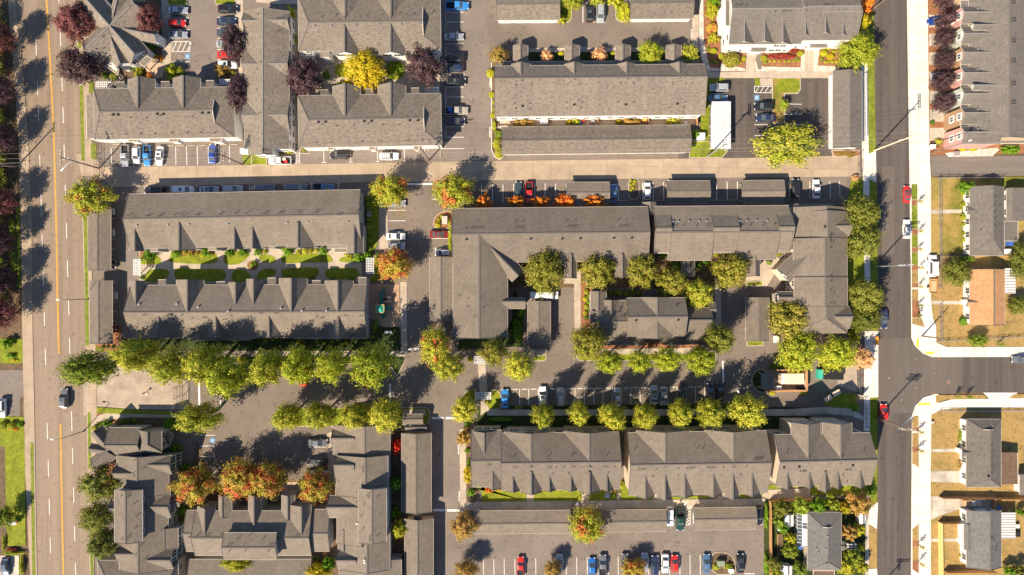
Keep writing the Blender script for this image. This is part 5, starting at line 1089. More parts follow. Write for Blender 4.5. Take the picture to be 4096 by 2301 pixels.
b.vents([(1268, 383), (1294, 383), (1318, 383), (1340, 382), (1456, 380), (1668, 374), (1755, 372), (1780, 371), (1803, 370), (1825, 370), (1960, 368), (1986, 367), (2008, 366), (2030, 366), (2120, 362), (2352, 350), (2437, 285), (2460, 285), (2482, 284), (2505, 284)], PIPE).vents([(1230, 180), (1865, 172), (1914, 172), (1412, 455), (1665, 448), (2100, 440), (2295, 437), (2540, 160)]).done()
T(3, 3)
b = Bld(APT, 'tall apartment building of the lower row, nearest the right street', 'building', 560, 300, 'roof_b', 'cream_wall', low)
b.gable(68, 25, 1030, 548, 'x', 302, 7.6, 11.5, 22, win=[('n', 7, [4.4, 6.4], 'l'), ('s', 7, [1.6, 4.2, 6.4], 'w')])
for x0, x1, rx, o in ((232, 530, 407, -85), (545, 842, 733, -88)): b.gable(x0, o, x1, 300, 'y', rx, 7.62, 11.2, win=[('n', 3, [4.6, 6.6], 'b')])
for x0, x1, rx, o, f in ((128, 246, 196, 568, 9.8), (362, 466, 418, 556, 9.8), (505, 628, 577, 590, 10.4), (640, 746, 703, 558, 9.9), (865, 975, 930, 552, 10.0)): b.gable(x0, 380, x1, o, 'y', rx, 7.64, f)
b.vents([(157, 364), (310, 357), (848, 343), (1002, 341)], VENT).vents([(320, 400), (347, 400), (362, 398), (377, 398), (777, 388), (796, 388), (822, 387), (187, 214), (410, 274), (746, 258), (962, 194), (748, 434), (788, 502), (300, 516)]).done()
T(2, 3)
carport('long carport left of the big rust green tree in the bottom lot', -388, 797, 586, 1030, 'x', 930, 'roof_b', cp, 2.6, 3.6, 8)
carport('carport between the rust green tree and the white car', 905, 790, 1550, 1012, 'x', 912, 'roof_b', cp, 2.6, 3.6, 6)
carport('carport right of the hatched bay in the bottom lot', 1822, 768, 2455, 992, 'x', 885, 'roof_b', cp, 2.6, 3.6, 10)
# ================================================================ lower left court
T(0, 3)
b = Bld(APT, 'apartment building with a rotated end wing at the corner of avenue and entrance drive', 'building', 1350, 90, 'roof_b', 'grey_wall')
b.gable(1090, -35, 1420, 232, 'x', 145, 5.3, 7.6); b.gable(1393, -8, 1625, 215, 'y', 1480, 5.6, 8.0, hip=(95, 0), win=[('e', 2, [4, 2], 'w'), ('n', 2, [4.2], 'w')])
b.rot(935, 5, 1090, 180, 80, 5.0, 6.9); b.rot(920, 350, 1085, 215, 80, 5.0, 6.9); b.rot(890, 180, 1080, 205, 50, 5.0, 6.3)
b.gable(1620, 0, 1700, 120, 'x', 60, 3.0, 3.8, win=[('e', 1, [2], 'w')]).done()
b = Bld(APT, 'stepped apartment building with a raised roof block beside the dark trees of the avenue', 'building', 1420, 820, 'roof_b', 'grey_wall')
b.gable(1172, 244, 1710, 640, 'y', 1377, 5.4, 8.2, win=[('e', 4, [1.8, 4.2], 'w')])
b.gable(1165, 350, 1380, 500, 'x', 428, 5.42, 7.6); b.gable(1500, 245, 1728, 430, 'x', 343, 5.5, 7.4, win=[('e', 2, [2.0, 4.4], 'l')])
b.gable(1620, 420, 1745, 530, 'y', 1700, 4.6, 5.8)
b.gable(1200, 600, 1690, 1398, 'y', 1388, 5.38, 8.15, win=[('e', 6, [1.8, 4.2], 'w')])
b.gable(1150, 588, 1432, 1118, 'y', 1260, 8.4, 9.8, win=[('e', 3, [7.6], 's'), ('n', 2, [7.4], 's')])
b.gable(1120, 690, 1300, 850, 'x', 782, 5.4, 7.3); b.gable(1190, 1160, 1390, 1340, 'x', 1238, 5.44, 7.5)
b.gable(1490, 640, 1720, 866, 'x', 764, 5.5, 7.7, win=[('e', 2, [2.0, 4.4], 'l')]); b.gable(1700, 695, 1808, 755, 'x', 720, 4.8, 5.5)
b.gable(1640, 970, 1790, 1180, 'y', 1650, 5.3, 6.6, win=[('e', 2, [2, 4.2], 'l')])
b.gable(1510, 1190, 1742, 1378, 'x', 1300, 5.5, 7.6, win=[('e', 2, [2.0, 4.4], 'l')])
b.vents([(1348, 295), (1350, 415), (1350, 447), (1288, 626), (1288, 650), (1288, 672), (1225, 645), (1290, 1052), (1290, 1078), (1290, 1098), (1232, 1078), (1365, 1228), (1365, 1252), (1435, 375), (1360, 725), (1385, 845), (1362, 972), (1425, 1135), (1465, 1275)], PIPE).done()
b = Bld(APT, 'low hipped roof block at the bottom edge beside the avenue', 'building', 1400, 1400, 'roof_b', 'beige_wall')
b.gable(980, 1298, 1790, 1640, 'x', 1480, 4.6, 6.6, hip=(120, 60), win=[('e', 2, [2.8], 'w')]).done()
b = Bld(APT, 'apartment building with raised roof block behind the three orange trees', 'building', 2500, 1060, 'roof_b', 'grey_wall')
b.gable(1960, 800, 3130, 1250, 'x', 1074, 5.4, 8.2, win=[('n', 9, [4.2], 'w'), ('s', 8, [1.8, 4.0], 'w')])
b.gable(1872, 795, 1975, 1210, 'x', 1034, 5.2, 7.6)
b.gable(1985, 755, 2160, 1060, 'y', 2056, 5.44, 7.9, win=[('n', 2, [4], 'w')]); b.gable(2200, 640, 2330, 860, 'y', 2230, 5.4, 6.8, win=[('e', 1, [4.2], 'w')])
b.gable(2497, 635, 2625, 940, 'y', 2550, 5.42, 7.3, win=[('n', 2, [4.2], 'w')])
b.gable(2830, 640, 2962, 880, 'y', 2890, 5.4, 6.8); b.gable(2860, 735, 3125, 1060, 'y', 3028, 5.46, 7.9, win=[('n', 2, [4.2], 'w')])
b.gable(2245, 1020, 2782, 1292, 'x', 1172, 8.2, 9.6, win=[('n', 4, [7.4], 's')])
b.gable(3130, 785, 3312, 1208, 'x', 1030, 4.9, 7.2, win=[('e', 2, [2, 4], 'w')])
b.vents([(1988, 1045), (2068, 1053), (2092, 1053), (2222, 1043), (1902, 1060), (1918, 1060), (2262, 1146), (2290, 1146), (2316, 1146), (2695, 1146), (2722, 1145), (2746, 1145), (2310, 1198), (2468, 1198), (2700, 1198), (2975, 1050), (3005, 1048), (3080, 1005), (2510, 1045), (2392, 1080), (2640, 1080)], PIPE).done()
b = Bld('garage_building', 'wide dark garage roof along the bottom edge of the lower left court', 'garage', 2500, 1380, 'roof_b', 'beige_wall')
b.gable(1900, 1288, 3128, 1640, 'x', 1500, 3.0, 4.6).done()
T(1, 3)
b = Bld(APT, 'long stepped apartment building left of the tall garage row', 'building', 1060, 700, 'roof_b', 'grey_wall')
b.gable(775, -60, 1347, 238, 'y', 1093, 5.0, 7.4, win=[('e', 2, [1.8, 4], 'w')]); b.gable(770, -20, 1000, 155, 'x', 74, 5.02, 7.0)
b.gable(800, 245, 1326, 650, 'y', 1098, 5.8, 8.4, win=[('e', 4, [1.8, 4.2], 'w')]); b.gable(800, 250, 1000, 545, 'x', 344, 5.84, 8.0)
b.gable(812, 640, 1200, 1130, 'y', 1060, 5.4, 8.2, win=[('e', 4, [1.8, 4.2], 'w')]); b.gable(728, 645, 1030, 870, 'x', 768, 5.5, 7.9, win=[('w', 1, [4.2], 'w')])
b.gable(728, 700, 812, 768, 'x', 720, 4.8, 5.5)
b.gable(1028, 575, 1312, 1118, 'y', 1165, 8.3, 9.8, win=[('e', 4, [7.4, 4.4], 'w')])
b.gable(822, 985, 1345, 1395, 'y', 1116, 5.42, 8.2, win=[('e', 4, [1.8, 4.2], 'w')]); b.gable(820, 1190, 1020, 1390, 'x', 1302, 5.5, 7.8)
b.gable(840, 980, 930, 1200, 'y', 880, 5.3, 6.4)
b.gable(835, 1290, 1462, 1640, 'y', 1110, 4.6, 6.8)
b.vents([(1072, 358), (1072, 385), (1072, 412), (1070, 520), (1132, 622), (1132, 648), (1132, 668), (1112, 645), (1215, 664), (1143, 1054), (1143, 1080), (1143, 1100), (1222, 1050), (1092, 1275), (1012, 712), (1085, 735), (1060, 850), (1080, 975), (1085, 1150)], PIPE).vents([(1015, 926), (1092, 1318), (1092, 1295)], VENTL).done()
b = Bld('garage_building', 'long garage row beside the lower drive, upper block of two', 'garage', 1610, 420, 'roof_b', 'cream_wall', 'garage rows beside the lower drive')
b.gable(1462, 20, 1762, 815, 'y', 1609, 3.2, 4.9, win=[('e', 8, [1.3], 'g')]).done()
b = Bld('garage_building', 'long garage row beside the lower drive, lower block of two', 'garage', 1630, 1160, 'roof_b', 'cream_wall', 'garage rows beside the lower drive')
b.gable(1492, 880, 1782, 1640, 'y', 1624, 3.2, 4.9, win=[('e', 6, [1.3], 'g')]).done()
b = Bld('gate_pavilion', 'tiny gabled roof link with railings between the two garage rows', 'shelter', 1630, 850, 'roof_b', 'cream_wall', None, 'trim_cream')
b.gable(1588, 828, 1668, 895, 'x', 862, 2.8, 3.4).done()
# ================================================================ houses on the right
T(3, 1)
b = Bld('house', 'dark grey roofed corner house behind the green lawn', 'house', 2200, 780, 'roof_c', 'white_wall')
b.gable(2030, 432, 2375, 1126, 'y', 2268, 2.9, 5.0, hip=(160, 0), win=[('w', 5, [1.6], 'w')]); b.gable(2003, 626, 2120, 712, 'x', 668, 2.92, 3.4, walls=False)
b.slope([(2375, 780, 2.8), (2515, 780, 2.5), (2515, 980, 2.5), (2375, 980, 2.8)], False).posts([(2505, 790), (2505, 970)], 2.5)
b.vents([(2278, y) for y in (536, 615, 692, 755, 820)], PIPE).vents([(2328, 620), (2135, 866)]).done()
b = Bld('garage', 'grey gabled garage at the right edge beside the corner house', 'garage', 2560, 610, 'roof_c', 'white_wall')
b.gable(2400, 450, 2800, 775, 'y', 2470, 2.6, 3.6, win=[('w', 2, [1.5], 'w')]).done()
b = Bld('house', 'small house with a light brown roof and striped patio cover', 'house', 2200, 1600, 'roof_brown', 'white_wall')
b.gable(2030, 1265, 2382, 1826, 'y', 2276, 2.9, 4.6, win=[('w', 4, [1.6], 'w')]); b.gable(2000, 1553, 2090, 1640, 'x', 1592, 2.7, 3.5)
b.done()
def patio(label, x0, y0, x1, y1, n_, horiz=True):
    r = tag(empty('patio_cover', P((x0+x1)/2, (y0+y1)/2, 0)), label, 'patio cover', 'striped patio covers'); m = MB()
    for i in range(n_):
        f0, f1 = i/n_, (i+1)/n_; k = i % 2
        a, c = P(x0, y0+(y1-y0)*f0, 2.5), P(x1, y0+(y1-y0)*f1, 2.5)
        m.box(((a.x+c.x)/2, (a.y+c.y)/2, 2.5+.05*k), (abs(c.x-a.x), abs(a.y-c.y), .05), k)
    m.build('slats', ['white_metal', 'stripe_dark'], r, 'w')
    for x, y in ((x1-8, y0+8), (x1-8, y1-8)):
        g_ = MB(); p = P(x, y, 2.4); g_.bar((p.x, p.y, 0), (p.x, p.y, 2.45), .1, .1); g_.build('post', 'white_metal', r, 'w')
patio('striped white patio cover behind the light brown roofed house', 2375, 1256, 2490, 1510, 18)
T(3, 3)
b = Bld('house', 'blue grey roofed house with a brown lean-to on its right side', 'house', 2160, 250, 'roof_c', 'white_wall')
b.gable(1992, -120, 2342, 562, 'y', 2234, 2.9, 4.9, hip=(95, 95), m=(1, .7), win=[('w', 4, [1.6], 'w')]); b.gable(1944, 172, 2060, 256, 'x', 216, 2.7, 3.4)
b.vents([(2243, y) for y in (140, 214, 272, 346, 420)], PIPE).vents([(2210, 450)], VENT).done()
b = Bld('lean_to', 'flat brown board roof attached to the blue grey house', 'lean-to', 2425, 370, 'roof_wood', 'tan_wall')
b.slope([(2346, 215, 2.7), (2508, 218, 2.3), (2512, 533, 2.3), (2346, 537, 2.7)], False).posts([(2500, 230), (2500, 520)], 2.3).done()
b = Bld('shed', 'pale grey shed roof at the right edge below the brown lean-to', 'shed', 2550, 530, 'roof_c', 'white_wall')
b.gable(2530, 440, 2760, 640, 'y', 2640, 2.4, 3.2).done()
b = Bld('house', 'grey gabled house with white end wall and striped patio cover', 'house', 2150, 1080, 'roof_d', 'white_wall')
b.gable(1995, 795, 2345, 1370, 'y', 2235, 3.0, 5.2, win=[('n', 2, [1.8], 'w'), ('w', 4, [1.6], 'w')]); b.gable(1968, 930, 2080, 1185, 'y', 2020, 2.8, 3.6)
b.vents([(2240, y) for y in (932, 1058, 1085, 1182, 1295)], PIPE).vents([(2262, 1080), (2285, 1190), (2295, 1150)], PIPE).done()
patio('striped white patio cover behind the grey gabled house', 2342, 820, 2486, 1080, 20)
b = Bld('house', 'little grey hip roofed house inside the overgrown garden', 'house', 570, 1100, 'roof_d', 'tan_wall')
b.gable(396, 815, 738, 1396, 'y', 606, 3.0, 5.2, hip=(105, 130), m=(1, .75), win=[('w', 3, [1.6], 'w')]); b.gable(690, 1118, 764, 1196, 'x', 1158, 2.8, 3.3)
b.vents([(428, 915), (592, 1056), (484, 1182), (572, 1182)], VENTL).vents([(505, 1208), (585, 1320)], PIPE).done()
b = Bld('porch', 'dark flat porch roof below the little grey house at the bottom edge', 'porch', 560, 1430, 'roof_wood', 'white_wall')
b.slope([(455, 1403, 2.6), (668, 1403, 2.6), (668, 1520, 2.4), (455, 1520, 2.4)], False).posts([(465, 1500), (660, 1500)], 2.4).done()
def greenhouse():
    r = tag(empty('greenhouse', P(345, 1020, 0)), 'white framed glass greenhouse leaning on the little grey house', 'greenhouse')
    a, c = P(300, 1160, 2.3), P(390, 835, 2.3); f = MB(); g_ = MB(); h_ = MB()
    n_ = 9
    for i in range(n_+1):
        y = a.y+(c.y-a.y)*i/n_; f.bar((a.x, y, 0), (a.x, y, 1.9), .07, .07); f.bar((a.x, y, 1.9), (c.x, y, 2.7), .07, .07)
    for t_ in (0, .5, 1): x = a.x+(c.x-a.x)*t_; f.bar((x, a.y, 1.9+.8*t_), (x, c.y, 1.9+.8*t_), .07, .07)
    g_.face([(a.x, a.y, 1.88), (a.x, c.y, 1.88), (c.x, c.y, 2.68), (c.x, a.y, 2.68)]); g_.face([(a.x, a.y, 0), (a.x, c.y, 0), (a.x, c.y, 1.88), (a.x, a.y, 1.88)])
    xm = (a.x+c.x)/2; h_.face([(xm, a.y+.3, 2.34), (xm, c.y-3.5, 2.34), (c.x, c.y-3.5, 2.76), (c.x, a.y+.3, 2.76)]); h_.face([(xm, c.y-2, 2.34), (xm, c.y, 2.34), (c.x, c.y, 2.76), (c.x, c.y-2, 2.76)])
    f.build('frame', 'white_metal', r, 'w'); g_.build('glazing', 'glass', r, 'w'); h_.build('shade_cloth', 'white_metal', r, 'w')
greenhouse()
# ================================================================ vehicles
T(0, 0)
car(1790, 103, 'r', 'sedan', 'silver', 'silver sedan in the uppermost bay, left row of the upper left lot')
car(1780, 231, 'r', 'hatch', 'red', 'bright red hatchback between two silver sedans in the upper left lot')
car(1786, 349, 'r', 'sedan', 'silver', 'silver sedan directly above the white hatched bay')
car(2290, 90, 'r', 'suv', 'black', 'black estate car with a slatted roof rack at the top of the right row', rack='d')
car(2275, 213, 'r', 'sedan', 'navy', 'dark navy sedan just above the plum tree in the upper left lot')
car(2275, 326, 'r', 'sedan', 'teal_grey', 'dark grey sedan half hidden by the plum tree')
car(2270, 440, 'r', 'sedan', 'silver', 'silver car whose tail sticks out from under the plum tree')
car(2280, 550, 'r', 'sedan', 'red', 'red car whose tail sticks out from under the plum tree')
car(2287, 652, 'r', 'suv', 'white', 'white car beside the small rust coloured tree', sun=True)
T(1, 0)
car(2025, 58, 'r', 'pickup', 'bluebright', 'bright blue pickup in the topmost bay right of the hip roofs')
car(1992, 368, 'r', 'sedan', 'silver', 'silver sedan alone in the shaded bays of the upper middle lot')
car(2000, 585, 'l', 'suv', 'black', 'black car in the bay below the empty shaded bay')
car(2003, 685, 'l', 'hatch', 'navy', 'dark blue hatchback just above the hatched bay')
car(2012, 820, 'r', 'suv', 'black', 'black off-roader with a sunroof below the hatched bay', sun=True)
pk = car(2018, 1114, 'r', 'pickup', 'tan', 'cream pickup carrying a blue load in its bed')
car(2005, 1222, 'r', 'suv', 'purple', 'dark purple car beside the cream pickup')
T(2, 0)
car(781, 122, 'u', 'suv', 'black', 'black car with red rear lights between the upper garages', sun=True)
car(889, 122, 'd', 'van', 'silver', 'silver minivan parked between the upper garages')
car(2087, 880, 'l', 'suv', 'silver', 'silver car at the end of the long apartment building')
car(2075, 988, 'r', 'sedan', 'steel_blue', 'grey blue sedan just above the white metal carport')
car(2535, 1072, 'l', 'suv', 'black', 'black car next to the painted wheelchair symbol of the island lot')
car(2555, 1186, 'l', 'sedan', 'navy', 'dark sedan just above the big yellow green tree')
car(2085, 1300, 'r', 'sedan', 'grey', 'grey car mostly hidden below the white metal carport')
T(3, 0)
car(1708, 210, 'l', 'sedan', 'darkblue', 'dark blue car on the uppermost townhouse driveway')
car(1740, 770, 'l', 'suv', 'silver', 'silver car half hidden by plum trees on a townhouse driveway')
T(0, 1)
car(1256, 122, 'd', 'pickup', 'silver', 'silver pickup with a dark covered bed by the alley', .95)
car(1370, 112, 'd', 'hatch', 'white', 'small white car between silver and blue pickups')
car(1476, 120, 'd', 'pickup', 'bluebright', 'bright blue pickup by the alley next to a white sedan', .88)
car(1603, 122, 'd', 'sedan', 'white', 'white sedan with a dark sunroof right of the blue pickup', sun=True, rz=-.08)
car(2135, 102, 'u', 'sedan', 'darkblue', 'blue car standing alone beside the utility pole by the alley')
car(1548, 470, 'l', 'suv', 'black', 'black car at the left end of the shaded bays above the courtyard building')
car(1842, 465, 'r', 'van', 'white', 'white minivan in the shaded bays above the courtyard building', sun=True)
car(2100, 462, 'r', 'sedan', 'silver', 'silver car with dark roof right of the white minivan', sun=True)
car(2342, 456, 'r', 'suv', 'silver', 'silver car third from the left among the shaded alley bays')
T(1, 1)
car(92, 445, 'r', 'suv', 'grey', 'dark grey car in the middle of the shaded alley bays')
car(402, 440, 'r', 'van', 'grey', 'grey minivan in the shaded alley bays')
car(682, 438, 'r', 'pickup', 'steel_blue', 'grey blue pickup at the right end of the shaded alley bays', .88)
T(0, 1)
car(1050, 682, 'r', 'sedan', 'silver', 'pale car nosing out of the upper left carport near the mixed green tree')
car(1062, 898, 'r', 'hatch', 'silver', 'silver car nosing out of the middle of the upper left carport')
car(1068, 1215, 'r', 'suv', 'black', 'black car nosing out of the lower end of the upper left carport')
T(0, 2)
car(1080, 85, 'r', 'sedan', 'silver', 'silver car nosing out of the lower left carport')
car(1070, 400, 'r', 'sedan', 'maroon', 'maroon car nosing out of the lower end of the lower left carport')
T(1, 1)
car(240, 172, 'l', 'pickup', 'white', 'white pickup with a loaded black bed by the lawn corner', .98)
car(838, 113, 'l', 'suv', 'black', 'black car parked parallel below the hip roofed building')
car(1338, 126, 'r', 'suv', 'white', 'white car with a dark roof rack parked parallel to the alley', rack='d')
car(1408, 600, 'r', 'sedan', 'silver', 'silver car below the red topped maple')
car(1405, 932, 'r', 'sedan', 'white', 'white sedan beside the empty middle bays')
car(1412, 1032, 'r', 'hatch', 'silver', 'pale sedan just above the orange green tree')
car(1845, 912, 'r', 'sedan', 'maroon', 'dark red car with a sunroof by the clipped hedge', sun=True)
car(1885, 1097, 'l', 'hatch', 'silver', 'silver car nosing out by the clipped hedge above a carport')
T(2, 1)
car(65, 478, 'u', 'sedan', 'teal_grey', 'dark green grey car left of the red pickup')
car(172, 492, 'd', 'pickup', 'red', 'red pickup with a tan bed among the orange shrubs', .92)
car(1022, 502, 'u', 'sedan', 'steel_blue', 'dark blue car right beside the small carport')
car(1362, 476, 'u', 'hatch', 'white', 'white hatchback right of the narrow planted island')
car(1600, 462, 'u', 'sedan', 'white', 'white car hidden under the middle small carport')
car(2352, 465, 'u', 'sedan', 'silver', 'silver car hidden under the right small carport')
T(3, 1)
car(280, 450, 'u', 'suv', 'black', 'black car with red lights at the right end of the alley')
car(488, 455, 'u', 'sedan', 'white', 'white sedan at the right end of the alley')
car(1402, 508, 'u', 'sedan', 'red', 'red sedan with dark sunroof parked on the right street', .9, sun=True, road=True)
car(1400, 858, 'u', 'sedan', 'white', 'white sedan parked on the right street', sun=True, road=True)
tk = car(1658, 1230, 'u', 'van', 'white', 'white work truck with ladder racks standing on the new pavement', 1.05, z=.15, rack='l', road=True)
T(0, 2)
car(645, 1118, 'u', 'suv', 'grey', 'grey car driving up the avenue', rack=None, sun=True, road=True)
car(15, 1215, 'd', 'suv', 'white', 'white car cut by the left picture edge')
T(1, 2)
car(2505, 1122, 'u', 'sedan', 'bluebright', 'bright blue sedan at the left end of the lower bays')
car(475, 900, 'u', 'sedan', 'red', 'red car under the tall trees, left one of two')
car(1110, 905, 'u', 'sedan', 'red', 'red car under the tall trees, right one of two')
T(2, 2)
car(322, 78, 'r', 'longvan', 'white', 'long white passenger van under the tree by the L shaped building')
car(308, 1092, 'u', 'suv', 'white', 'white car in the lower bays with a dark glass roof', sun=True)
car(490, 1102, 'u', 'suv', 'tan', 'tan car with a slatted roof rack in the lower bays', rack='l')
car(1063, 1102, 'u', 'sedan', 'silver', 'silver car alone in the middle of the lower bays')
car(1432, 1082, 'u', 'sedan', 'silver', 'pale silver car, left one of a close pair in the lower bays', sun=True)
car(1525, 1092, 'd', 'sedan', 'silver', 'pale silver car, right one of a close pair in the lower bays')
car(1715, 1072, 'd', 'sedan', 'black', 'black car in deep shade third from the right in the lower bays')
car(1992, 1062, 'u', 'sedan', 'black', 'black car second from the right in the lower bays')
car(2095, 1052, 'u', 'sedan', 'black', 'black car at the right end of the lower bays')
T(3, 2)
car(1168, 318, 'd', 'sedan', 'navy', 'dark blue sedan on the right street under the trees', road=True, sun=True)
car(2555, 727, 'l', 'sedan', 'grey', 'grey car at the right edge on the side street', road=True)
car(1167, 1262, 'u', 'hatch', 'red', 'bright red car below the side street junction', 1.02, road=True)
T(1, 3)
car(620, 117, 'r', 'sedan', 'grey', 'dark grey sedan below the tall trees in the lower left court')
car(618, 312, 'l', 'suv', 'black', 'black car just above the rust orange tree', rack='l')
car(630, 432, 'r', 'sedan', 'white', 'white car half hidden by the rust orange tree')
car(2227, 880, 'd', 'sedan', 'silver', 'silver car beside the rust green tree at the lower drive', sun=True)
T(0, 3)
car(50, 1368, 'd', 'sedan', 'navy', 'dark car at the lower left corner of the picture')
T(2, 3)
car(87, 1365, 'u', 'pickup', 'red', 'bright red truck at the left of the bottom row', .88)
car(478, 1335, 'u', 'suv', 'silver', 'silver car in tree shade in the bottom row')
car(806, 1370, 'u', 'sedan', 'blue', 'bright blue car beside the dark pickup in the bottom row')
car(912, 1352, 'u', 'pickup', 'grey', 'dark grey pickup in the bottom row', .95)
car(1135, 1330, 'u', 'suv', 'grey', 'dark grey car left of the small rust tree in the bottom row')
car(1332, 1322, 'u', 'suv', 'silver', 'silver car right of the small rust tree in the bottom row')
car(1437, 1348, 'u', 'suv', 'navy', 'dark blue car left of the white sedan in the bottom row')
car(1540, 1335, 'd', 'sedan', 'white', 'white sedan left of the small red car in the bottom row')
car(1637, 1334, 'u', 'hatch', 'red', 'small red car right of the white sedan in the bottom row')
car(1958, 1335, 'u', 'sedan', 'steel_blue', 'steel blue sedan left of the kerbed island')
car(2297, 1330, 'u', 'sedan', 'black', 'black sedan right of the kerbed island in the bottom row')
car(1585, 860, 'd', 'suv', 'white', 'white car between carport and green pickup')
gp = car(1690, 885, 'd', 'pickup', 'green', 'dark green pickup in front of the hatched bay')
car(1860, 870, 'd', 'suv', 'white', 'white car mostly hidden under the right bottom carport')
car(2480, 850, 'd', 'suv', 'black', 'black car between the right bottom carport and the hedge')
car(640, 830, 'd', 'sedan', 'grey', 'grey car behind the big rust green tree')
T(3, 3)
car(2045, 716, 'r', 'pickup', 'tan', 'tan pickup loaded with boards on the old concrete driveway', .92)
def load(label, name, x, y, rz, h0, parts):
    r = tag(empty(name, P(x, y, h0) , rz), label, name.replace('_', ' '))
    for nm, boxes, mat in parts:
        m = MB()
        for c, d in boxes: m.box(c, d)
        m.build(nm, mat, r)
    return r
T(1, 0); load('blue bundle lying in the bed of the cream pickup', 'cargo', 1955, 1114, .1, .78, [('crate', [((0, .2, .3), (1.1, .8, .6)), ((.2, -.4, .2), (.7, .5, .4))], 'blue_plastic'), ('lid', [((0, .2, .63), (1.15, .85, .06))], 'blue_plastic')])
T(3, 3); load('stack of pale boards in the bed of the tan pickup', 'lumber', 1985, 716, 0, .78, [('boards', [((0, -.5+.25*i, .3+.02*(i % 3)), (1.9, .2, .5)) for i in range(5)], 'wood_load'), ('strap', [((0, 0, .57), (.08, 1.3, .03))], 'dark')])
T(1, 1); load('crates and bags in the bed of the white pickup', 'cargo', 290, 172, .15, .78, [('crate', [((0, .3, .3), (.8, .6, .6))], 'salmon'), ('bag', [((.3, -.35, .2), (.7, .6, .4)), ((-.7, -.1, .2), (.6, .7, .4))], 'red_plastic')])
# trailer behind the work truck
T(3, 1)
def trailer():
    p = P(1655, 1430, .6); r = tag(empty('trailer', (p.x, p.y, .14), math.pi/2), 'brown utility trailer with boards parked behind the white work truck', 'trailer')
    m = MB(); m.box((0, 0, .55), (3.4, 1.7, .1))
    for sg in (-1, 1): m.box((0, sg*.85, .8), (3.4, .06, .5))
    m.box((-1.7, 0, .8), (.06, 1.7, .5)); m.build('bed', 'fence_wood', r)
    m = MB(); m.bar((1.7, -.5, .5), (2.8, 0, .5), .08, .08); m.bar((1.7, .5, .5), (2.8, 0, .5), .08, .08); m.build('drawbar', 'lamp_metal', r)
    for sg in (-1, 1): m = MB(); m.tube([(-.2, sg*.92, .32), (-.2, sg*1.1, .32)], .32, 12); m.build('wheel', 'rubber', r)
    m = MB()
    for i in range(5): m.box((-.2, -.6+.3*i, .68+.03*(i % 2)), (2.7, .22, .12))
    m.build('boards', 'wood_load', r)
trailer()
# white metal carport
T(2, 0)
mc = Bld('carport', 'white ribbed metal carport standing beside the island lot', 'carport', 2100, 1250, 'white_metal', 'white_wall', None, 'white_metal', 'white_metal')
a, c = P(2002, 1500, 2.6), P(2200, 1022, 2.6); m = MB()
m.box(((a.x+c.x)/2, (a.y+c.y)/2, 2.6), (c.x-a.x, c.y-a.y, .12))
for i in range(20): y = a.y+(c.y-a.y)*(i+.5)/20; m.box(((a.x+c.x)/2, y, 2.69), (c.x-a.x+.04, .16, .1))
m.build('roof_deck', 'metal_deck', mc.root, 'w')
mc.posts([(2012, y) for y in (1040, 1260, 1480)]+[(2190, y) for y in (1040, 1260, 1480)], 2.55, .12, 'white_metal')
# ================================================================ trees
PL = 'plum trees'
T(0, 0)
tree(740, 228, 185, 'leaf_plumred', 9, 'reddish plum tree left of the clubhouse, upper one by the avenue', PL, 200)
tree(800, 668, 205, 'leaf_plum', 9, 'dark plum tree below left of the clubhouse stairs', PL, 195)
tree(1508, 200, 125, 'leaf_plumred', 7.5, 'reddish plum tree right of the clubhouse', PL, 158)
tree(2358, 432, 135, 'leaf_plum', 8.5, 'dark plum tree overhanging the parked cars of the upper left lot', PL, 195)
tree(2400, 945, 115, 'leaf_plum', 8, 'dark plum tree between hip roof and vertical building', PL, 195)
T('F')
for i, (x, y) in enumerate(((-4, 95), (-8, 222), (-6, 345), (-6, 505), (-8, 600), (-6, 705), (-2, 790))):
    tree(x, y, 38, 'leaf_plum' if i % 3 else 'leaf_plumred', 9, '%s dark plum tree from the top along the left picture edge' % ORD[i], PL)
for i, y in enumerate((60, 160, 290, 385, 455, 555, 650, 745)):  # row added mostly out of view, to shade the soil along the left
    tree(-42, y, 48, 'leaf_deep', 5.5, '%s dark green tree from the top, added past the left edge to cast shade' % ORD[i], 'added shade trees past the left edge', 54)
T(1, 0)
tree(472, 775, 195, 'leaf_plum', 8.5, 'dark plum tree left of the golden tree', PL)
tree(1085, 705, 225, 'leaf_gold', 8.5, 'brilliant golden yellow tree in the upper court', None, 200)
tree(1680, 662, 208, 'leaf_plum', 8.5, 'dark plum tree right of the golden tree', PL)
tree(2440, 552, 98, 'leaf_rust', 4.5, 'small tan orange tree at the upper left corner of the long building', None, None, True)
T(2, 0)
tree(610, 0, 115, 'leaf_green', 5, 'light green tree hanging over the black car at the top edge'); tree(860, -18, 90, 'leaf_green', 5, 'light green tree behind the silver minivan at the top edge', None, 70)
tree(1040, 5, 80, 'leaf_bright', 4.5, 'light green tree beside the right garage row at the top edge')
tree(1140, 125, 60, 'leaf_lattice', 3.2, 'yellow leaved bushy tree at the end of the right garage row', None, 100)
tree(1392, 535, 132, 'leaf_bright', 5.5, 'yellow green tree between the third and fourth porches')
tree(1795, 540, 88, 'leaf_green', 4.5, 'smaller yellow green tree right of the fourth porch')
tree(345, 568, 70, 'leaf_tan', 3, 'small tan leaved tree between the first two porches', None, None, True)
tree(888, 560, 78, 'leaf_tan', 3.2, 'bare pinkish tree between the second and third porches', None, None, True)
T(3, 0)
tree(900, 510, 205, 'leaf_bright', 8, 'feathery bright green tree at the corner of the white apartment building', None, 185)
tree(965, 60, 80, 'leaf_orange', 6, 'orange tree right of the white apartment building', None, 100)
tree(940, 230, 85, 'leaf_gold', 5.5, 'yellow tree below the orange one', None, 110)
T('F'); tree(1978, 364, 86, 'leaf_green', 8, 'big yellow green tree at the bottom of the island lot', None, 56)
T(3, 0)
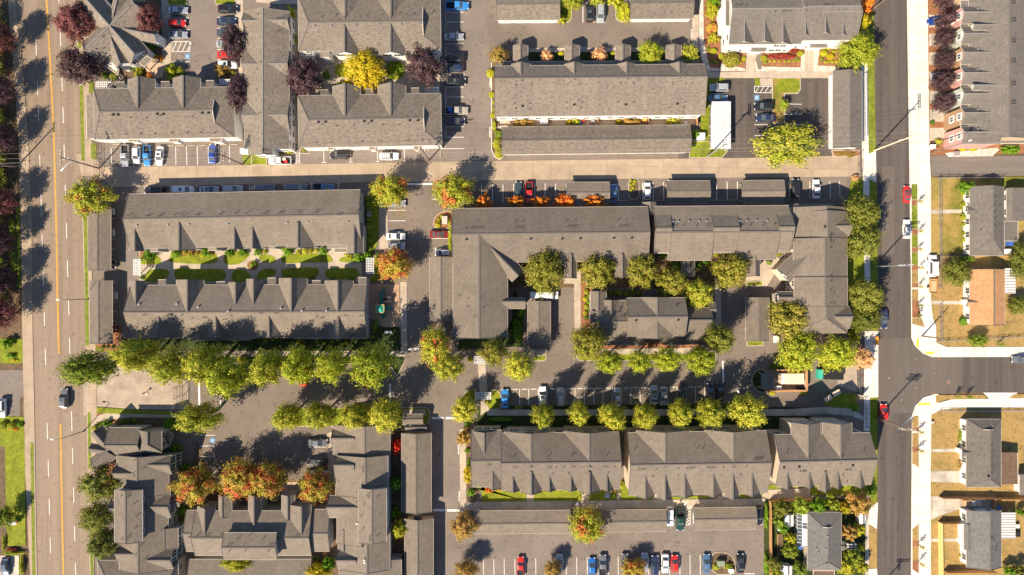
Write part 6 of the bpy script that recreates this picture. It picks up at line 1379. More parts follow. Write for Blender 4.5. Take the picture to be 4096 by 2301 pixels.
for i, (x, y, r) in enumerate(((1775, 15, 80), (1790, 205, 88), (1775, 395, 100), (1778, 610, 105), (1760, 815, 108), (1770, 1035, 112))):
    tree(x, y, r, 'leaf_plum', 6.5, '%s plum tree from the top in front of the townhouses' % ORD[i], PL)
tree(160, 1055, 45, 'leaf_shrub', 2.5, 'thin young tree in the middle of the dry island', None, 60, True)
T(0, 1)
tree(908, 530, 232, 'leaf_mixed', 9, 'big green and red tree at the corner of alley and avenue', None, 200)
mm = 'turning maples beside the middle drive'
T(1, 1)
tree(1350, 468, 192, 'leaf_mixed', 8.5, 'maple with a red top left of the middle drive', mm, 170)
tree(1990, 482, 215, 'leaf_mixed', 9, 'maple with scattered orange sprays right of the middle drive', mm, 195)
tree(1392, 1222, 175, 'leaf_turning', 8, 'orange fringed maple beside the lattice pergola', mm)
tree(2292, 592, 85, 'leaf_orange', 4, 'orange shrub tree nearest the middle drive in the alley row', 'orange trees along the alley', None, True)
T(2, 1)
for x, y, r, h, l in ((45, 575, 88, 4, 'orange shrub tree in front of the green grey car'), (285, 578, 100, 4, 'golden orange shrub tree right of the red pickup'), (545, 582, 108, 4.2, 'golden orange shrub tree at the left corner of the small carport'), (830, 590, 122, 4.4, 'bright red orange shrub tree at the right corner of the small carport')):
    tree(x, y, r, 'leaf_orange', h, l, 'orange trees along the alley', r*.62, True)
cg = 'olive green trees of the centre court'
tree(325, 1290, 212, 'leaf_olive', 10.0, 'large olive tree right of the rotated wing', cg)
tree(862, 1288, 188, 'leaf_olive', 9.5, 'olive tree between the two small gables of the big L', cg)
tree(1302, 1272, 185, 'leaf_olive', 9.5, 'olive tree right of the second small gable of the big L', cg)
tree(2202, 1270, 185, 'leaf_olive', 9.5, 'olive tree left of the walk to the right building', cg)
T('F')
tree(1690, 712, 40, 'leaf_olive', 9.0, 'olive tree standing over the small freestanding building, left one of two', cg, 38)
tree(1758, 740, 40, 'leaf_green', 9.0, 'yellow green tree standing over the small freestanding building, right one of two', cg, 38)
T(3, 1)
st = 'tall trees along the right street'
tree(930, 705, 185, 'leaf_darkolive', 10, 'tall dark olive tree at the right street, upper half of the big pair', st, 185)
tree(950, 985, 188, 'leaf_darkolive', 10, 'tall dark olive tree at the right street, lower half of the big pair', st, 180)
tree(1905, 1300, 140, 'leaf_darkolive', 5.5, 'brownish thin tree in front of the brown roofed house', None, 150)
tree(1995, 440, 90, 'leaf_bush', 3.5, 'dense dark green bush tree at the corner house', None, 65)
tree(2560, 1180, 110, 'leaf_darkolive', 6, 'dark tree at the right edge beside the brown roofed house', None, 200)
T(3, 2)
tree(985, 90, 185, 'leaf_darkolive', 9.5, 'dark olive tree at the right street below the big pair', st, 190)
tree(985, 320, 150, 'leaf_darkolive', 8.5, 'dark olive tree at the right street beside the dark blue sedan', st, 135)
tree(212, 320, 205, 'leaf_olive', 9, 'olive tree at the lower corner of the right apartment building', st)
tree(310, 645, 205, 'leaf_bright', 9, 'bright green tree above the bin enclosure', st)
tree(690, 670, 200, 'leaf_bright', 9, 'bright green tree above the green dumpster', st, 175)
tree(965, 710, 105, 'leaf_tan', 5, 'pale thin leaved tree by the street gate', None, 110, True)
tree(865, 490, 65, 'leaf_bright', 4, 'small bright green tree between the olive tree and the gate', None, 85, True)
tree(2112, 530, 105, 'leaf_shrub', 3.6, 'round green tree on the corner below the brown roofed house', None, 72)
tree(2510, 180, 95, 'leaf_darkolive', 4, 'dark thin tree behind the brown roofed house', None, 100)
T(0, 2)
tt = 'tall green trees along the entrance drive'
tree(897, 815, 253, 'leaf_deep', 16.0, 'big dense green tree overhanging the avenue', tt, 172)
tree(1385, 680, 191, 'leaf_green', 16.0, 'first tall green tree right of the avenue tree', tt, 175)
tree(1730, 790, 200, 'leaf_green', 16.5, 'second tall green tree above the entrance drive', tt, 185)
tree(2065, 765, 191, 'leaf_green', 17.0, 'third tall green tree above the entrance drive', tt, 200)
tree(2270, 895, 219, 'leaf_bright', 16.5, 'fourth tall green tree, the one reaching lowest', tt, 215)
tree(2005, 1310, 244, 'leaf_green', 15.0, 'tall green tree at the left end of the court below the drive', tt, 150)
T(1, 2)
tree(120, 810, 166, 'leaf_green', 16.5, 'fifth tall green tree of the drive row', tt, 195)
tree(435, 790, 172, 'leaf_bright', 16.5, 'sixth tall green tree of the drive row', tt, 200)
tree(768, 780, 160, 'leaf_bright', 16.0, 'seventh tall green tree of the drive row', tt, 180)
tree(1175, 785, 219, 'leaf_bright', 17.0, 'broad green tree at the right end of the drive row', tt, 225)
tree(1800, 590, 167, 'leaf_mixed', 11.0, 'tall tree with a red left edge by the stop bar', tt, 195)
tree(1935, 800, 167, 'leaf_green', 10.5, 'green tree just below the red edged one', tt, 145)
tree(2392, 660, 153, 'leaf_olive', 11.0, 'olive tree by the upper lattice pergola', tt, 145)
T(2, 2)
tree(75, 790, 153, 'leaf_green', 11.0, 'green tree right below the olive one by the upper pergola', tt, 165)
T(1, 2)
lt = 'green trees of the lower island'
tree(312, 1305, 149, 'leaf_green', 11.0, 'leftmost green tree of the lower island', lt, 140); tree(645, 1290, 177, 'leaf_green', 11.5, 'second green tree of the lower island from the left', lt, 145)
tree(990, 1290, 153, 'leaf_green', 11.0, 'third green tree of the lower island from the left', lt, 140); tree(1305, 1285, 172, 'leaf_green', 12.0, 'tallest green tree at the right end of the lower island', lt, 175)
tree(2100, 1225, 145, 'leaf_green', 8, 'green tree by the lower lattice pergola', None, 135)
T(2, 2)
cr = 'green trees above the long lower parking row'
tree(770, 550, 180, 'leaf_olive', 14.0, 'large olive tree at the left corner of the small freestanding building', cr, 180)
tree(985, 745, 140, 'leaf_bright', 13.0, 'bright green tree second from the left below the freestanding building', cr, 130)
tree(1280, 745, 122, 'leaf_bright', 13.0, 'bright green tree third from the left below the freestanding building', cr)
tree(1565, 725, 148, 'leaf_bright', 13.0, 'yellow green tree fourth from the left below the freestanding building', cr, 125)
tree(1895, 735, 165, 'leaf_bright', 13.5, 'yellow tinged tree fifth from the left below the freestanding building', cr, 150)
tree(2085, 520, 148, 'leaf_darkolive', 14.0, 'dark olive tree at the right corner of the small freestanding building', cr)
lr = 'round trees in front of the lower row'
for i, (x, y, r) in enumerate(((315, 1285, 126), (675, 1268, 118), (1005, 1288, 142), (1342, 1292, 116), (1688, 1268, 136), (2000, 1260, 142), (2372, 1240, 185))):
    tree(x, y, r, 'leaf_green', 12.5 if i < 6 else 13.5, '%s round yellow green tree from the left in front of the lower row' % ORD[i], lr)
T(0, 3)
dk = 'dark trees at the lower avenue'
tree(1018, 520, 215, 'leaf_darkolive', 9, 'dark olive tree beside the avenue, uppermost of three', dk, 195)
tree(985, 865, 175, 'leaf_darkolive', 9, 'dark olive tree beside the avenue, middle of three', dk, 155)
tree(1045, 1120, 165, 'leaf_darkolive', 9, 'dark olive tree beside the avenue, lowest of three', dk, 155)
og = 'orange and red trees of the lower left court'
tree(1950, 555, 225, 'leaf_turning', 9.5, 'orange and red tree nearest the stepped building', og, 200)
tree(2410, 480, 200, 'leaf_turning', 9.5, 'green tree with a red orange left half', og, 200)
tree(55, 860, 75, 'leaf_deep', 5, 'small dark green tree on the lower left lawn', None, 110)
T(1, 3)
tree(110, 490, 180, 'leaf_turning', 9.5, 'red orange tree in the middle of the lower left court', og, 190)
tree(598, 545, 178, 'leaf_turning', 9.5, 'rust orange tree beside the white parked car', og, 175)
tree(1412, 145, 52, 'leaf_red', 4, 'vivid red narrow tree beside the garage row', None, 88, True)
tree(1408, 525, 70, 'leaf_bush', 4, 'dark green bush tree in the shade beside the garage row', None, 75, True)
tree(1438, 985, 92, 'leaf_lime', 5, 'yellow green tree between stepped building and garage row', None, 95)
tree(2090, 950, 138, 'leaf_rust', 6, 'rust and green tree beside the silver car at the lower drive', None, 150)
tree(2115, 1395, 130, 'leaf_rust', 6, 'olive rust tree at the bottom edge beside the lower drive', None, 100)
tree(2088, 70, 75, 'leaf_rust', 3.6, 'rust tinted tree at the upper left corner of the lower row', None, 95, True)
tree(2128, 435, 52, 'leaf_gold', 3, 'golden narrow shrub tree left of the lower row', None, 95, True)
tree(625, 1420, 150, 'leaf_gold', 5, 'golden tree at the bottom edge below the stepped building', None, 90); tree(725, 1330, 70, 'leaf_bush', 4, 'dark green tree beside the golden bottom tree', None, 80, True)
T(0, 3); tree(2380, 1325, 160, 'leaf_lime', 5.5, 'yellow green tree in front of the wide bottom garage roof', None, 85)
T(2, 3)
tree(748, 945, 195, 'leaf_mixed', 8.5, 'big rust green tree between the bottom carports', None, 195)
tree(1215, 1395, 140, 'leaf_turning', 5, 'small rust tree among the cars of the bottom row', None, 115)
tree(415, 1400, 95, 'leaf_rust', 5, 'small olive tree beside the silver car of the bottom row', None, 105)
# street saplings
T(3, 1)
sp = [(1540, 580), (1540, 878), (1530, 1062), (1545, 1250), (1540, 1438)]
for i, (x, y) in enumerate(sp): tree(x, y, 20, 'leaf_lime', 2.6, '%s young street tree from the top on the new verge' % ORD[i], 'young street trees', None, True)
T(3, 2)
for x, y, l in ((1535, 185, 'young street tree just above the corner ramp'), (1530, 285, 'young street tree nearest to the corner ramp'), (1915, 1100, 'young street tree left of the side street apron'), (2030, 1098, 'bushy young tree on the lower side street verge'), (2350, 580, 'thin young tree on the dry strip above the side street')):
    tree(x, y, 24, 'leaf_shrub', 2.8, l, 'young street trees', None, True)
T(3, 3)
for i, (x, y) in enumerate(((1540, 12), (1540, 200), (1545, 1165), (1548, 1340))): tree(x, y, 24, 'leaf_lime', 3.0, '%s young street tree from the top on the lower street verge' % ORD[i], 'young street trees', None, True)
# garden trees
gt = 'garden trees around the little grey house'
for x, y, r, m_, h, l in ((905, 735, 120, 'leaf_rust', 5.5, 'broad rust olive tree at the top right of the garden'), (770, 770, 60, 'leaf_gold', 4, 'yellow tree at the top right of the garden'), (650, 715, 85, 'leaf_deep', 4.5, 'dark green tree in the hedge above the little house'), (500, 750, 80, 'leaf_bush', 4.5, 'green tree in the middle of the garden hedge'), (330, 745, 85, 'leaf_shrub', 4.5, 'light green tree in the garden hedge, left of the middle'), (130, 770, 85, 'leaf_darkolive', 4.8, 'dark tree in the upper left corner of the garden'),
                        (110, 900, 60, 'leaf_shrub', 4, 'green tree left of the white garden shed'), (820, 1020, 78, 'leaf_rust', 4.5, 'olive tree right of the little house'), (920, 985, 52, 'leaf_lime', 3.4, 'yellow green bush tree by the garden pavement'), (850, 1260, 95, 'leaf_deep', 4.8, 'large green tree right of the little house, below the arbour'), (930, 1170, 35, 'leaf_lime', 2.6, 'small bright tree by the arbour'), (785, 1360, 85, 'leaf_lime', 4.2, 'yellow green tree at the lower right of the little house'),
                        (945, 1365, 60, 'leaf_lime', 3.6, 'yellow green tree at the bottom right of the garden'), (230, 1080, 60, 'leaf_lime', 3.5, 'yellow green tree left of the greenhouse'), (215, 1200, 85, 'leaf_deep', 4.2, 'green tree below the greenhouse'), (150, 975, 55, 'leaf_bush', 3.5, 'green tree below the white garden shed'), (60, 1330, 70, 'leaf_darkolive', 4, 'dark tree at the left garden fence'), (320, 1390, 70, 'leaf_shrub', 3.6, 'light green tree at the bottom of the garden'), (90, 1420, 60, 'leaf_lime', 3.6, 'yellow green tree at the bottom left of the garden')):
    tree(x, y, r, m_, h, l, gt, None, True)
tree(2525, 1400, 70, 'leaf_darkolive', 3.5, 'dark green bush tree at the lower right picture corner', None, 60, True); tree(2420, 1400, 60, 'leaf_bush', 3.2, 'green bush tree at the bottom behind the grey gabled house', None, 45, True)
tree(2540, 815, 45, 'leaf_bush', 2.6, 'green bush right of the striped patio cover', None, 32, True)
# ================================================================ shrubs
T(0, 0)
for x, y, r, m_, l in ((1530, 450, 45, 'leaf_bush', 'round dark green shrub right of the clubhouse'), (1610, 580, 32, 'leaf_orange', 'orange shrub beside the clubhouse forecourt'), (1725, 712, 80, 'leaf_lattice', 'feathery yellow green shrub below the disabled bay'), (2225, 712, 75, 'leaf_rust', 'rust and yellow shrub below the white car'), (1838, 752, 26, 'leaf_bush', 'small round shrub right of the feathery one'), (1330, 670, 45, 'leaf_bush', 'green shrub below the clubhouse porch'), (1400, 690, 40, 'leaf_lime', 'yellow shrub below the clubhouse porch'), (1385, 755, 42, 'leaf_bright', 'bright green shrub near the bottom of the clubhouse bed'), (1500, 760, 34, 'leaf_orange', 'orange shrub at the tip of the clubhouse bed'), (1140, 760, 45, 'leaf_bright', 'bright green shrub below the outside staircase'), (1560, 570, 28, 'leaf_lime', 'small yellow shrub by the clubhouse porch step'), (2350, 738, 32, 'leaf_bright', 'small bright shrub right of the rust and yellow one'), (1055, 760, 32, 'leaf_bush', 'dark shrub left of the bright one below the staircase')):
    shrub(x, y, r, m_, l)
T(1, 0)
srow([(2360, 735, 42), (2372, 952, 32), (2385, 1160, 30)], 30, 'leaf_lime', '{} yellow domed shrub from the top along the side of the long building', 'yellow shrubs beside the long building')
for x, y, r, ry, l in ((2390, 1030, 12, 18, 'smallest clipped green shrub beside the long building'), (2392, 1098, 14, 28, 'narrow green hedge between two yellow shrubs'), (2397, 1268, 20, 52, 'long clipped hedge beside the patio end')): shrub(x, y, r, 'leaf_bright', l, ry, 1.0, None, True, 'hedge')
shrub(2440, 1350, 42, 'leaf_shrub', 'light green shrub beside the low garage row'); shrub(2425, 1425, 36, 'leaf_lime', 'yellow domed shrub at the top of the bed beside the garage row', ball=True)
shrub(395, 372, 20, 'leaf_darkolive', 'upper round shrub beside the narrow building', ball=True); shrub(395, 412, 20, 'leaf_lime', 'lower round shrub beside the narrow building', ball=True)
shrub(345, 130, 42, 'leaf_lattice', 'yellow topped shrub at the upper end of the narrow building', 70); shrub(705, 750, 40, 'leaf_bush', 'dark green shrub right of the left plum tree', 50); shrub(1440, 680, 60, 'leaf_bush', 'dark green shrub in the shade of the right plum tree', 45)
T(1, 1)
srow([(2420, 15, 35), (2440, 60, 30), (2445, 105, 42)], 30, 'leaf_lime', '{} yellow shrub from the top in the bed ending at the alley', 'yellow shrubs by the garage row')
for x0, x1, y, l in ((0, 95, 78, 'long clipped hedge left of the small yellow hedge'), (118, 255, 78, 'yellow clipped hedge below the narrow building')): shrub((x0+x1)/2, y, (x1-x0)/2, 'leaf_shrub', l, 17, .9, None, True, 'hedge')
for x, y, r, l in ((272, 72, 16, 'small round shrub right of the yellow hedge'), (335, 76, 28, 'oval clipped shrub near the hatched stripes'), (480, 62, 20, 'small yellow shrub right of the hatched stripes')): shrub(x, y, r, 'leaf_bright', l, ball=True)
T(2, 0)
for x, y, r, ry, m_, l, bl in ((2015, 110, 60, 85, 'leaf_lime', 'tall yellow green grass clump left of the white building', 0), (2020, 30, 70, 40, 'leaf_bush', 'green shrub at the top edge left of the white building', 0), (2018, 282, 55, 52, 'leaf_turning', 'round rust coloured shrub left of the white building', 1), (2030, 385, 58, 58, 'leaf_lime', 'yellow green grass clump below the rust shrub', 0), (2030, 512, 34, 28, 'leaf_lattice', 'lime clipped oval at the corner of the white building', 1), (2106, 568, 26, 34, 'leaf_lattice', 'lime clipped oval beside the big olive dome', 1), (2212, 600, 82, 72, 'leaf_olive', 'big olive domed shrub in the rock bordered bed', 1), (2333, 590, 26, 22, 'leaf_lattice', 'lime clipped oval right of the big olive dome', 1), (2302, 630, 15, 14, 'leaf_lime', 'tiny lime shrub right of the big olive dome', 1), (2040, 622, 45, 16, 'leaf_shrub', 'low grey green shrub in the shade by the rock border', 0), (2537, 585, 34, 28, 'leaf_lattice', 'lime clipped oval left of the crimson hedge', 1), (2550, 628, 18, 18, 'leaf_shrub', 'small pale shrub left of the crimson hedge', 1), (1975, 490, 18, 32, 'leaf_bush', 'narrow green shrub near the corner of the white building', 0),
                          (105, 1232, 105, 52, 'leaf_rust', 'rust coloured shrub at the left end of the patios', 0), (575, 1228, 38, 36, 'leaf_gold', 'golden shrub in the second patio', 0), (650, 1224, 42, 44, 'leaf_bright', 'lime green shrub in the second patio', 0), (1072, 1222, 38, 34, 'leaf_gold', 'golden shrub in the third patio', 0), (1195, 1232, 98, 58, 'leaf_rust', 'broad rust shrub in the third patio', 0), (1622, 1220, 85, 42, 'leaf_green', 'broad green shrub in the fourth patio', 0), (500, 190, 40, 45, 'leaf_lattice', 'yellow green shrub at the corner of the left garages', 0), (495, 70, 30, 60, 'leaf_bush', 'dark green shrub between garages and lawn island', 0), (1850, 1350, 50, 60, 'leaf_bush', 'dark green shrub at the right end of the low garage row', 0),
                          (495, 540, 27, 24, 'leaf_lattice', 'lime clipped ball left of the second porch', 1), (1018, 538, 24, 22, 'leaf_lattice', 'lime clipped ball left of the third porch', 1)):
    shrub(x, y, r, m_, l, ry, None, None, bool(bl))
T(3, 0)
for x, y, r, ry, m_, l, bl in ((140, 565, 138, 26, 'leaf_crimson', 'long crimson hedge below the white building', 1), (265, 508, 48, 22, 'leaf_crimson', 'short crimson hedge beside the entrance walk', 1), (328, 538, 30, 26, 'leaf_lattice', 'lime clipped oval left of the entrance walk', 1), (565, 535, 36, 34, 'leaf_lattice', 'lime clipped oval right of the entrance walk', 1), (632, 570, 38, 32, 'leaf_gold', 'golden clipped ball right of the entrance walk', 1), (570, 488, 18, 18, 'leaf_lattice', 'small lime ball close to the entrance', 1), (610, 488, 18, 20, 'leaf_lattice', 'second small lime ball close to the entrance', 1), (662, 522, 22, 18, 'leaf_lime', 'small lime ball above the golden one', 1), (540, 600, 16, 26, 'leaf_shrub', 'pale green shrub below the right lime oval', 0)):
    shrub(x, y, r, m_, l, ry, None, None, bool(bl), 'hedge' if r > 40 and ry < 30 else 'shrub')
srow([(22, 615), (68, 617), (120, 617), (172, 617), (214, 617), (264, 618), (312, 612)], 13, 'leaf_lattice', '{} tiny yellow shrub from the left below the crimson hedge', 'tiny yellow shrubs below the crimson hedge')
srow([(580, 625), (610, 620), (648, 622), (688, 622)], 15, 'leaf_lattice', '{} tiny yellow shrub from the left below the golden ball', 'tiny yellow shrubs right of the entrance walk')
srow([(282, 590, 12), (300, 598, 12), (280, 605, 10)], 12, 'leaf_shrub', '{} pale shrub from the top beside the rock border', 'pale shrubs beside the rock border')
shrub(1655, 1235, 25, 'leaf_bush', 'small green shrub in the lowest mulch strip of the townhouses'); shrub(1812, 1245, 28, 'leaf_bright', 'bright round shrub in the lowest mulch strip of the townhouses', ball=True); shrub(1720, 1425, 45, 'leaf_lattice', 'yellow shrub below the lowest townhouse driveway', 30)
T(3, 1)
shrub(790, 100, 95, 'leaf_rust', 'low tan green shrub bed below the garage row', 32, .8); shrub(880, 345, 40, 'leaf_tan', 'dry shrub at the alley end', 35)
shrub(1958, 50, 38, 'leaf_lattice', 'lime clipped ball in the gravel below the townhouses, left', 26, None, None, True); shrub(2072, 48, 42, 'leaf_lattice', 'lime clipped ball in the gravel below the townhouses, right', 26, None, None, True); shrub(2450, 60, 105, 'leaf_bush', 'broad green shrub at the right edge of the gravel bed', 50)
for x, y, r, l in ((1965, 500, 26, 'pale green shrub at the front of the corner house, topmost'), (1972, 610, 30, 'dark green shrub at the front of the corner house'), (1972, 740, 36, 'broad green shrub right below the front path of the corner house'), (1980, 812, 30, 'green shrub at the middle of the corner house front'), (1978, 905, 24, 'small lime shrub at the corner house front'), (1980, 968, 28, 'bright round shrub at the lower end of the corner house front')): shrub(x, y, r, 'leaf_bright', l)
shrub(2000, 1165, 78, 'leaf_bush', 'dark broad shrub below the corner house', 48); shrub(2010, 1275, 24, 'leaf_bush', 'small dark shrub at the corner of the brown roofed house')
shrub(105, 1108, 34, 'leaf_bright', 'bright green shrub at the head of the walk to the right building', 30); shrub(15, 1198, 25, 'leaf_shrub', 'round clipped shrub beside the walk to the right building', ball=True); shrub(130, 1235, 55, 'leaf_bush', 'long dark shrub bed between two walks', 105, 1.2, rz=-.7); shrub(175, 1368, 28, 'leaf_bright', 'bright green shrub below the rotated porch', 16)
T(3, 2)
shrub(1978, 340, 42, 'leaf_bush', 'round green shrub at the lower corner of the brown roofed house', ball=True)
for x, y, r, l in ((45, 1066, 32, 'lime clipped oval at the left foot of the bin enclosure'), (362, 1064, 36, 'lime clipped oval at the right foot of the bin enclosure')): shrub(x, y, r, 'leaf_lattice', l, 18, .8, None, True)
shrub(882, 1212, 38, 'leaf_bush', 'round dark shrub in the shaded lawn corner by the gate', ball=True); shrub(55, 805, 42, 'leaf_bush', 'dark clipped shrub above the bin enclosure', 26); shrub(140, 790, 55, 'leaf_bush', 'dark hedge right above the bin enclosure', 26)
T(0, 1)
for x, y, r, m_, l in ((1490, 1112, 62, 'leaf_bush', 'large green shrub at the left end of the courtyard'), (1762, 1102, 46, 'leaf_bush', 'dark green shrub beside the left courtyard walk'), (1855, 1096, 25, 'leaf_lime', 'lime ball in the left courtyard bed'), (1912, 1116, 32, 'leaf_lattice', 'bright lime ball in the left courtyard bed'), (1982, 1106, 24, 'leaf_lime', 'smaller lime ball in the left courtyard bed'), (2030, 1120, 26, 'leaf_lattice', 'lime shrub beside the green one in the left courtyard'), (2072, 1090, 48, 'leaf_bush', 'green shrub at the right end of the left courtyard bed'), (2305, 1090, 48, 'leaf_bush', 'green shrub in the middle courtyard bed, left'), (2440, 1090, 45, 'leaf_bush', 'green shrub in the middle courtyard bed, right'), (2400, 1110, 22, 'leaf_lime', 'lime shrub between the two middle courtyard shrubs'), (2545, 1222, 40, 'leaf_shrub', 'low shrub in the round courtyard flower bed'), (1425, 1350, 25, 'leaf_bush', 'dark shrub near the left courtyard pergola')): shrub(x, y, r, m_, l)
T(1, 1)
for x, y, r, m_, l in ((15, 1092, 38, 'leaf_bush', 'green shrub just right of the courtyard centre'), (85, 1088, 25, 'leaf_lime', 'lime shrub just right of the courtyard centre'), (315, 1080, 52, 'leaf_bush', 'green shrub at the left end of the right courtyard bed'), (426, 1094, 28, 'leaf_lime', 'dull lime ball in the right courtyard bed'), (492, 1084, 30, 'leaf_lattice', 'bright lime ball in the right courtyard bed'), (550, 1082, 28, 'leaf_lime', 'lime ball third in the right courtyard bed'), (606, 1080, 24, 'leaf_lattice', 'lime ball fourth in the right courtyard bed'), (675, 1080, 45, 'leaf_bush', 'green shrub at the right end of the right courtyard bed'), (930, 1120, 45, 'leaf_lime', 'yellow green shrub below the stepped eave'), (1030, 1140, 62, 'leaf_bush', 'broad green shrub left of the right pergola'), (1125, 1125, 48, 'leaf_bush', 'green shrub at the lower right corner of the courtyard building')): shrub(x, y, r, m_, l, ball=(m_ == 'leaf_lattice'))
srow([(1122, 545), (1127, 608), (1130, 662), (1130, 765), (1132, 830), (1132, 900), (1132, 972), (1138, 1050)], 27, 'leaf_shrub', '{} round dark shrub from the top along the courtyard building end wall', 'round shrubs along the end wall')
srow([(562, 1336), (768, 1356), (968, 1356)], 22, 'leaf_shrub', '{} round dark shrub from the left in the shaded courtyard strip', 'round shrubs in the shaded courtyard strip')
shrub(1955, 960, 26, 'leaf_bright', 'tall clipped hedge between the bays and the big L shaped building', 165, 1.8, None, False, 'hedge', rz=0); shrub(1978, 1300, 8, 'leaf_bright', 'thin hedge between carport and the big L shaped building', 160, 1.6, None, False, 'hedge', rz=0)
for x, y, r, l in ((1872, 735, 22, 'small yellow shrub left of the utility box bed top'), (1838, 760, 22, 'yellow shrub left of the pale utility box'), (1832, 815, 34, 'yellow shrub below the pale utility box')): shrub(x, y, r, 'leaf_lattice', l)
T(2, 1)
srow([(1198, 372), (1238, 380), (1196, 415), (1226, 402), (1218, 445), (1196, 468)], 16, 'leaf_lattice', '{} small lime shrub from the top on the narrow island', 'small shrubs on the narrow island')
shrub(2058, 1118, 24, 'leaf_lattice', 'bright lime ball in the orange mulch above the olive tree', ball=True)
for x, y, r, l in ((1520, 1110, 45, 'dark shrub at the inner corner of the stepped building'), (1650, 1230, 65, 'dark shrub left of the shaded porch roof'), (1870, 1225, 45, 'dark shrub right of the shaded porch roof'), (1960, 1195, 38, 'green shrub right of the dark porch shrub')): shrub(x, y, r, 'leaf_bush', l)
T(2, 2)
srow([(748, 44), (736, 114), (746, 190), (742, 260)], 25, 'leaf_lime', '{} yellow ball shrub from the top beside the centre walk', 'yellow ball shrubs beside the centre walk')
srow([(770, 85), (768, 150), (768, 215), (745, 300)], 20, 'leaf_bush', '{} dark shrub from the top beside the yellow ball shrubs', 'dark shrubs beside the centre walk')
srow([(985, 60), (1050, 50), (1090, 60), (1150, 62), (1220, 55), (1280, 60)], 26, 'leaf_shrub', '{} dark round shrub from the left above the freestanding building', 'dark shrubs above the freestanding building')
shrub(90, 250, 40, 'leaf_bush', 'dark green shrub left of the half shaded carport', 80); shrub(50, 430, 55, 'leaf_bush', 'dark overgrown shrub below the big L corner', 120)
T(1, 2)
srow([(90, 530), (170, 512), (242, 505), (616, 540), (690, 560), (766, 545), (820, 528), (1000, 520)], 22, 'leaf_shrub', '{} round dark shrub from the left below the left courtyard building', 'round dark shrubs in the shaded strip')
srow([(1208, 358), (1195, 400), (1185, 440), (1170, 495)], 24, 'leaf_shrub', '{} round dark shrub from the top at the playground corner', 'round dark shrubs at the playground')
for x, y, l in ((440, 545, 'yellow shrub in the dark strip, left one'), (910, 550, 'yellow shrub in the dark strip, right one'), (1345, 740, 'yellow shrub at the right end of the tree bank')): shrub(x, y, 32, 'leaf_lattice', l)
shrub(2155, 725, 32, 'leaf_bright', 'bright green shrub left of the upper pergola'); shrub(2158, 1075, 35, 'leaf_bright', 'bright green shrub left of the lower pergola', 45); shrub(2330, 1160, 28, 'leaf_bright', 'bright green shrub below the lower pergola', 34); shrub(2128, 1380, 34, 'leaf_bush', 'green shrub at the head of the lower walk'); shrub(2460, 1330, 115, 'leaf_bush', 'long dark clipped hedge above the lower row', 20, 1.0, None, True, 'hedge')
T(0, 2)
srow([(1222, 1346), (1286, 1350), (1352, 1340)], 24, 'leaf_bush', '{} round shrub from the left in the dark bed below the entrance drive', 'round shrubs below the entrance drive')
srow([(1030, 602), (1076, 598), (1132, 600)], 17, 'leaf_bush', '{} small shrub from the left in the mulch bed by the avenue', 'small shrubs in the mulch bed')
shrub(2435, 740, 62, 'leaf_lattice', 'yellow shrub between the tall trees', 42); shrub(62, 560, 60, 'leaf_bush', 'large dark green shrub on the far left lawn', 62); shrub(110, 690, 55, 'leaf_bush', 'dark narrow shrub on the far left lawn', 26); shrub(140, 735, 40, 'leaf_gold', 'yellow flower shrub on the far left lawn', 18)
for x, y, r, m_, l in ((20, 1395, 40, 'leaf_bright', 'clipped green block at the left edge'), (115, 1400, 42, 'leaf_lime', 'yellow green hedge at the left edge'), (195, 1385, 28, 'leaf_bush', 'round dark shrub at the left edge'), (97, 1422, 18, 'leaf_orange', 'left orange shrub at the left edge'), (155, 1420, 24, 'leaf_orange', 'right orange shrub at the left edge')): shrub(x, y, r, m_, l, ball=True)
shrub(1700, 1380, 55, 'leaf_bush', 'large dark shrub left of the court tree', 70); shrub(970, 1415, 55, 'leaf_lime', 'yellow green shrub at the lower end of the curving path', 40); shrub(1060, 1380, 50, 'leaf_bush', 'dark shrub at the lower end of the curving path', 45)
T(0, 3)
shrub(1755, 170, 65, 'leaf_bush', 'dark green shrub with a yellow top in the lower left court', 42); shrub(1850, 360, 62, 'leaf_bush', 'dark shrub above the orange tree of the court', 45); shrub(1820, 800, 45, 'leaf_bush', 'dark shrub right of the stepped building', 60); shrub(1835, 1000, 32, 'leaf_bush', 'long dark shrub in the narrow gap beside the stepped building', 120); shrub(1010, 1320, 34, 'leaf_bush', 'green shrub at the corner of the low hipped block', 70); shrub(1975, 1235, 30, 'leaf_bright', 'bright shrub above the wide garage roof')
shrub(125, 1228, 110, 'leaf_bright', 'long clipped hedge above the lower left driveway', 20, 1.2, None, False, 'hedge', rz=0); shrub(212, 1350, 22, 'leaf_bright', 'tall clipped hedge beside the lower left driveway', 110, 1.2, None, False, 'hedge', rz=0); shrub(35, 1120, 16, 'leaf_bright', 'narrow hedge on the lower left lawn', 90, 1.0, None, False, 'hedge', rz=0); shrub(125, 1190, 58, 'leaf_crimson', 'low reddish shrub above the clipped hedge', 20, .8)
T(1, 3)
shrub(865, 945, 25, 'leaf_tan', 'round tan shrub in the notch of the stepped building', 30, None, None, True); shrub(255, 1275, 45, 'leaf_lime', 'yellow green shrub at the raised block corner', 24); shrub(830, 195, 42, 'leaf_rust', 'rust green shrub left of the stepped building', 40); shrub(1390, 830, 60, 'leaf_bush', 'dark shrub in the shaded gap beside the garage row', 60)
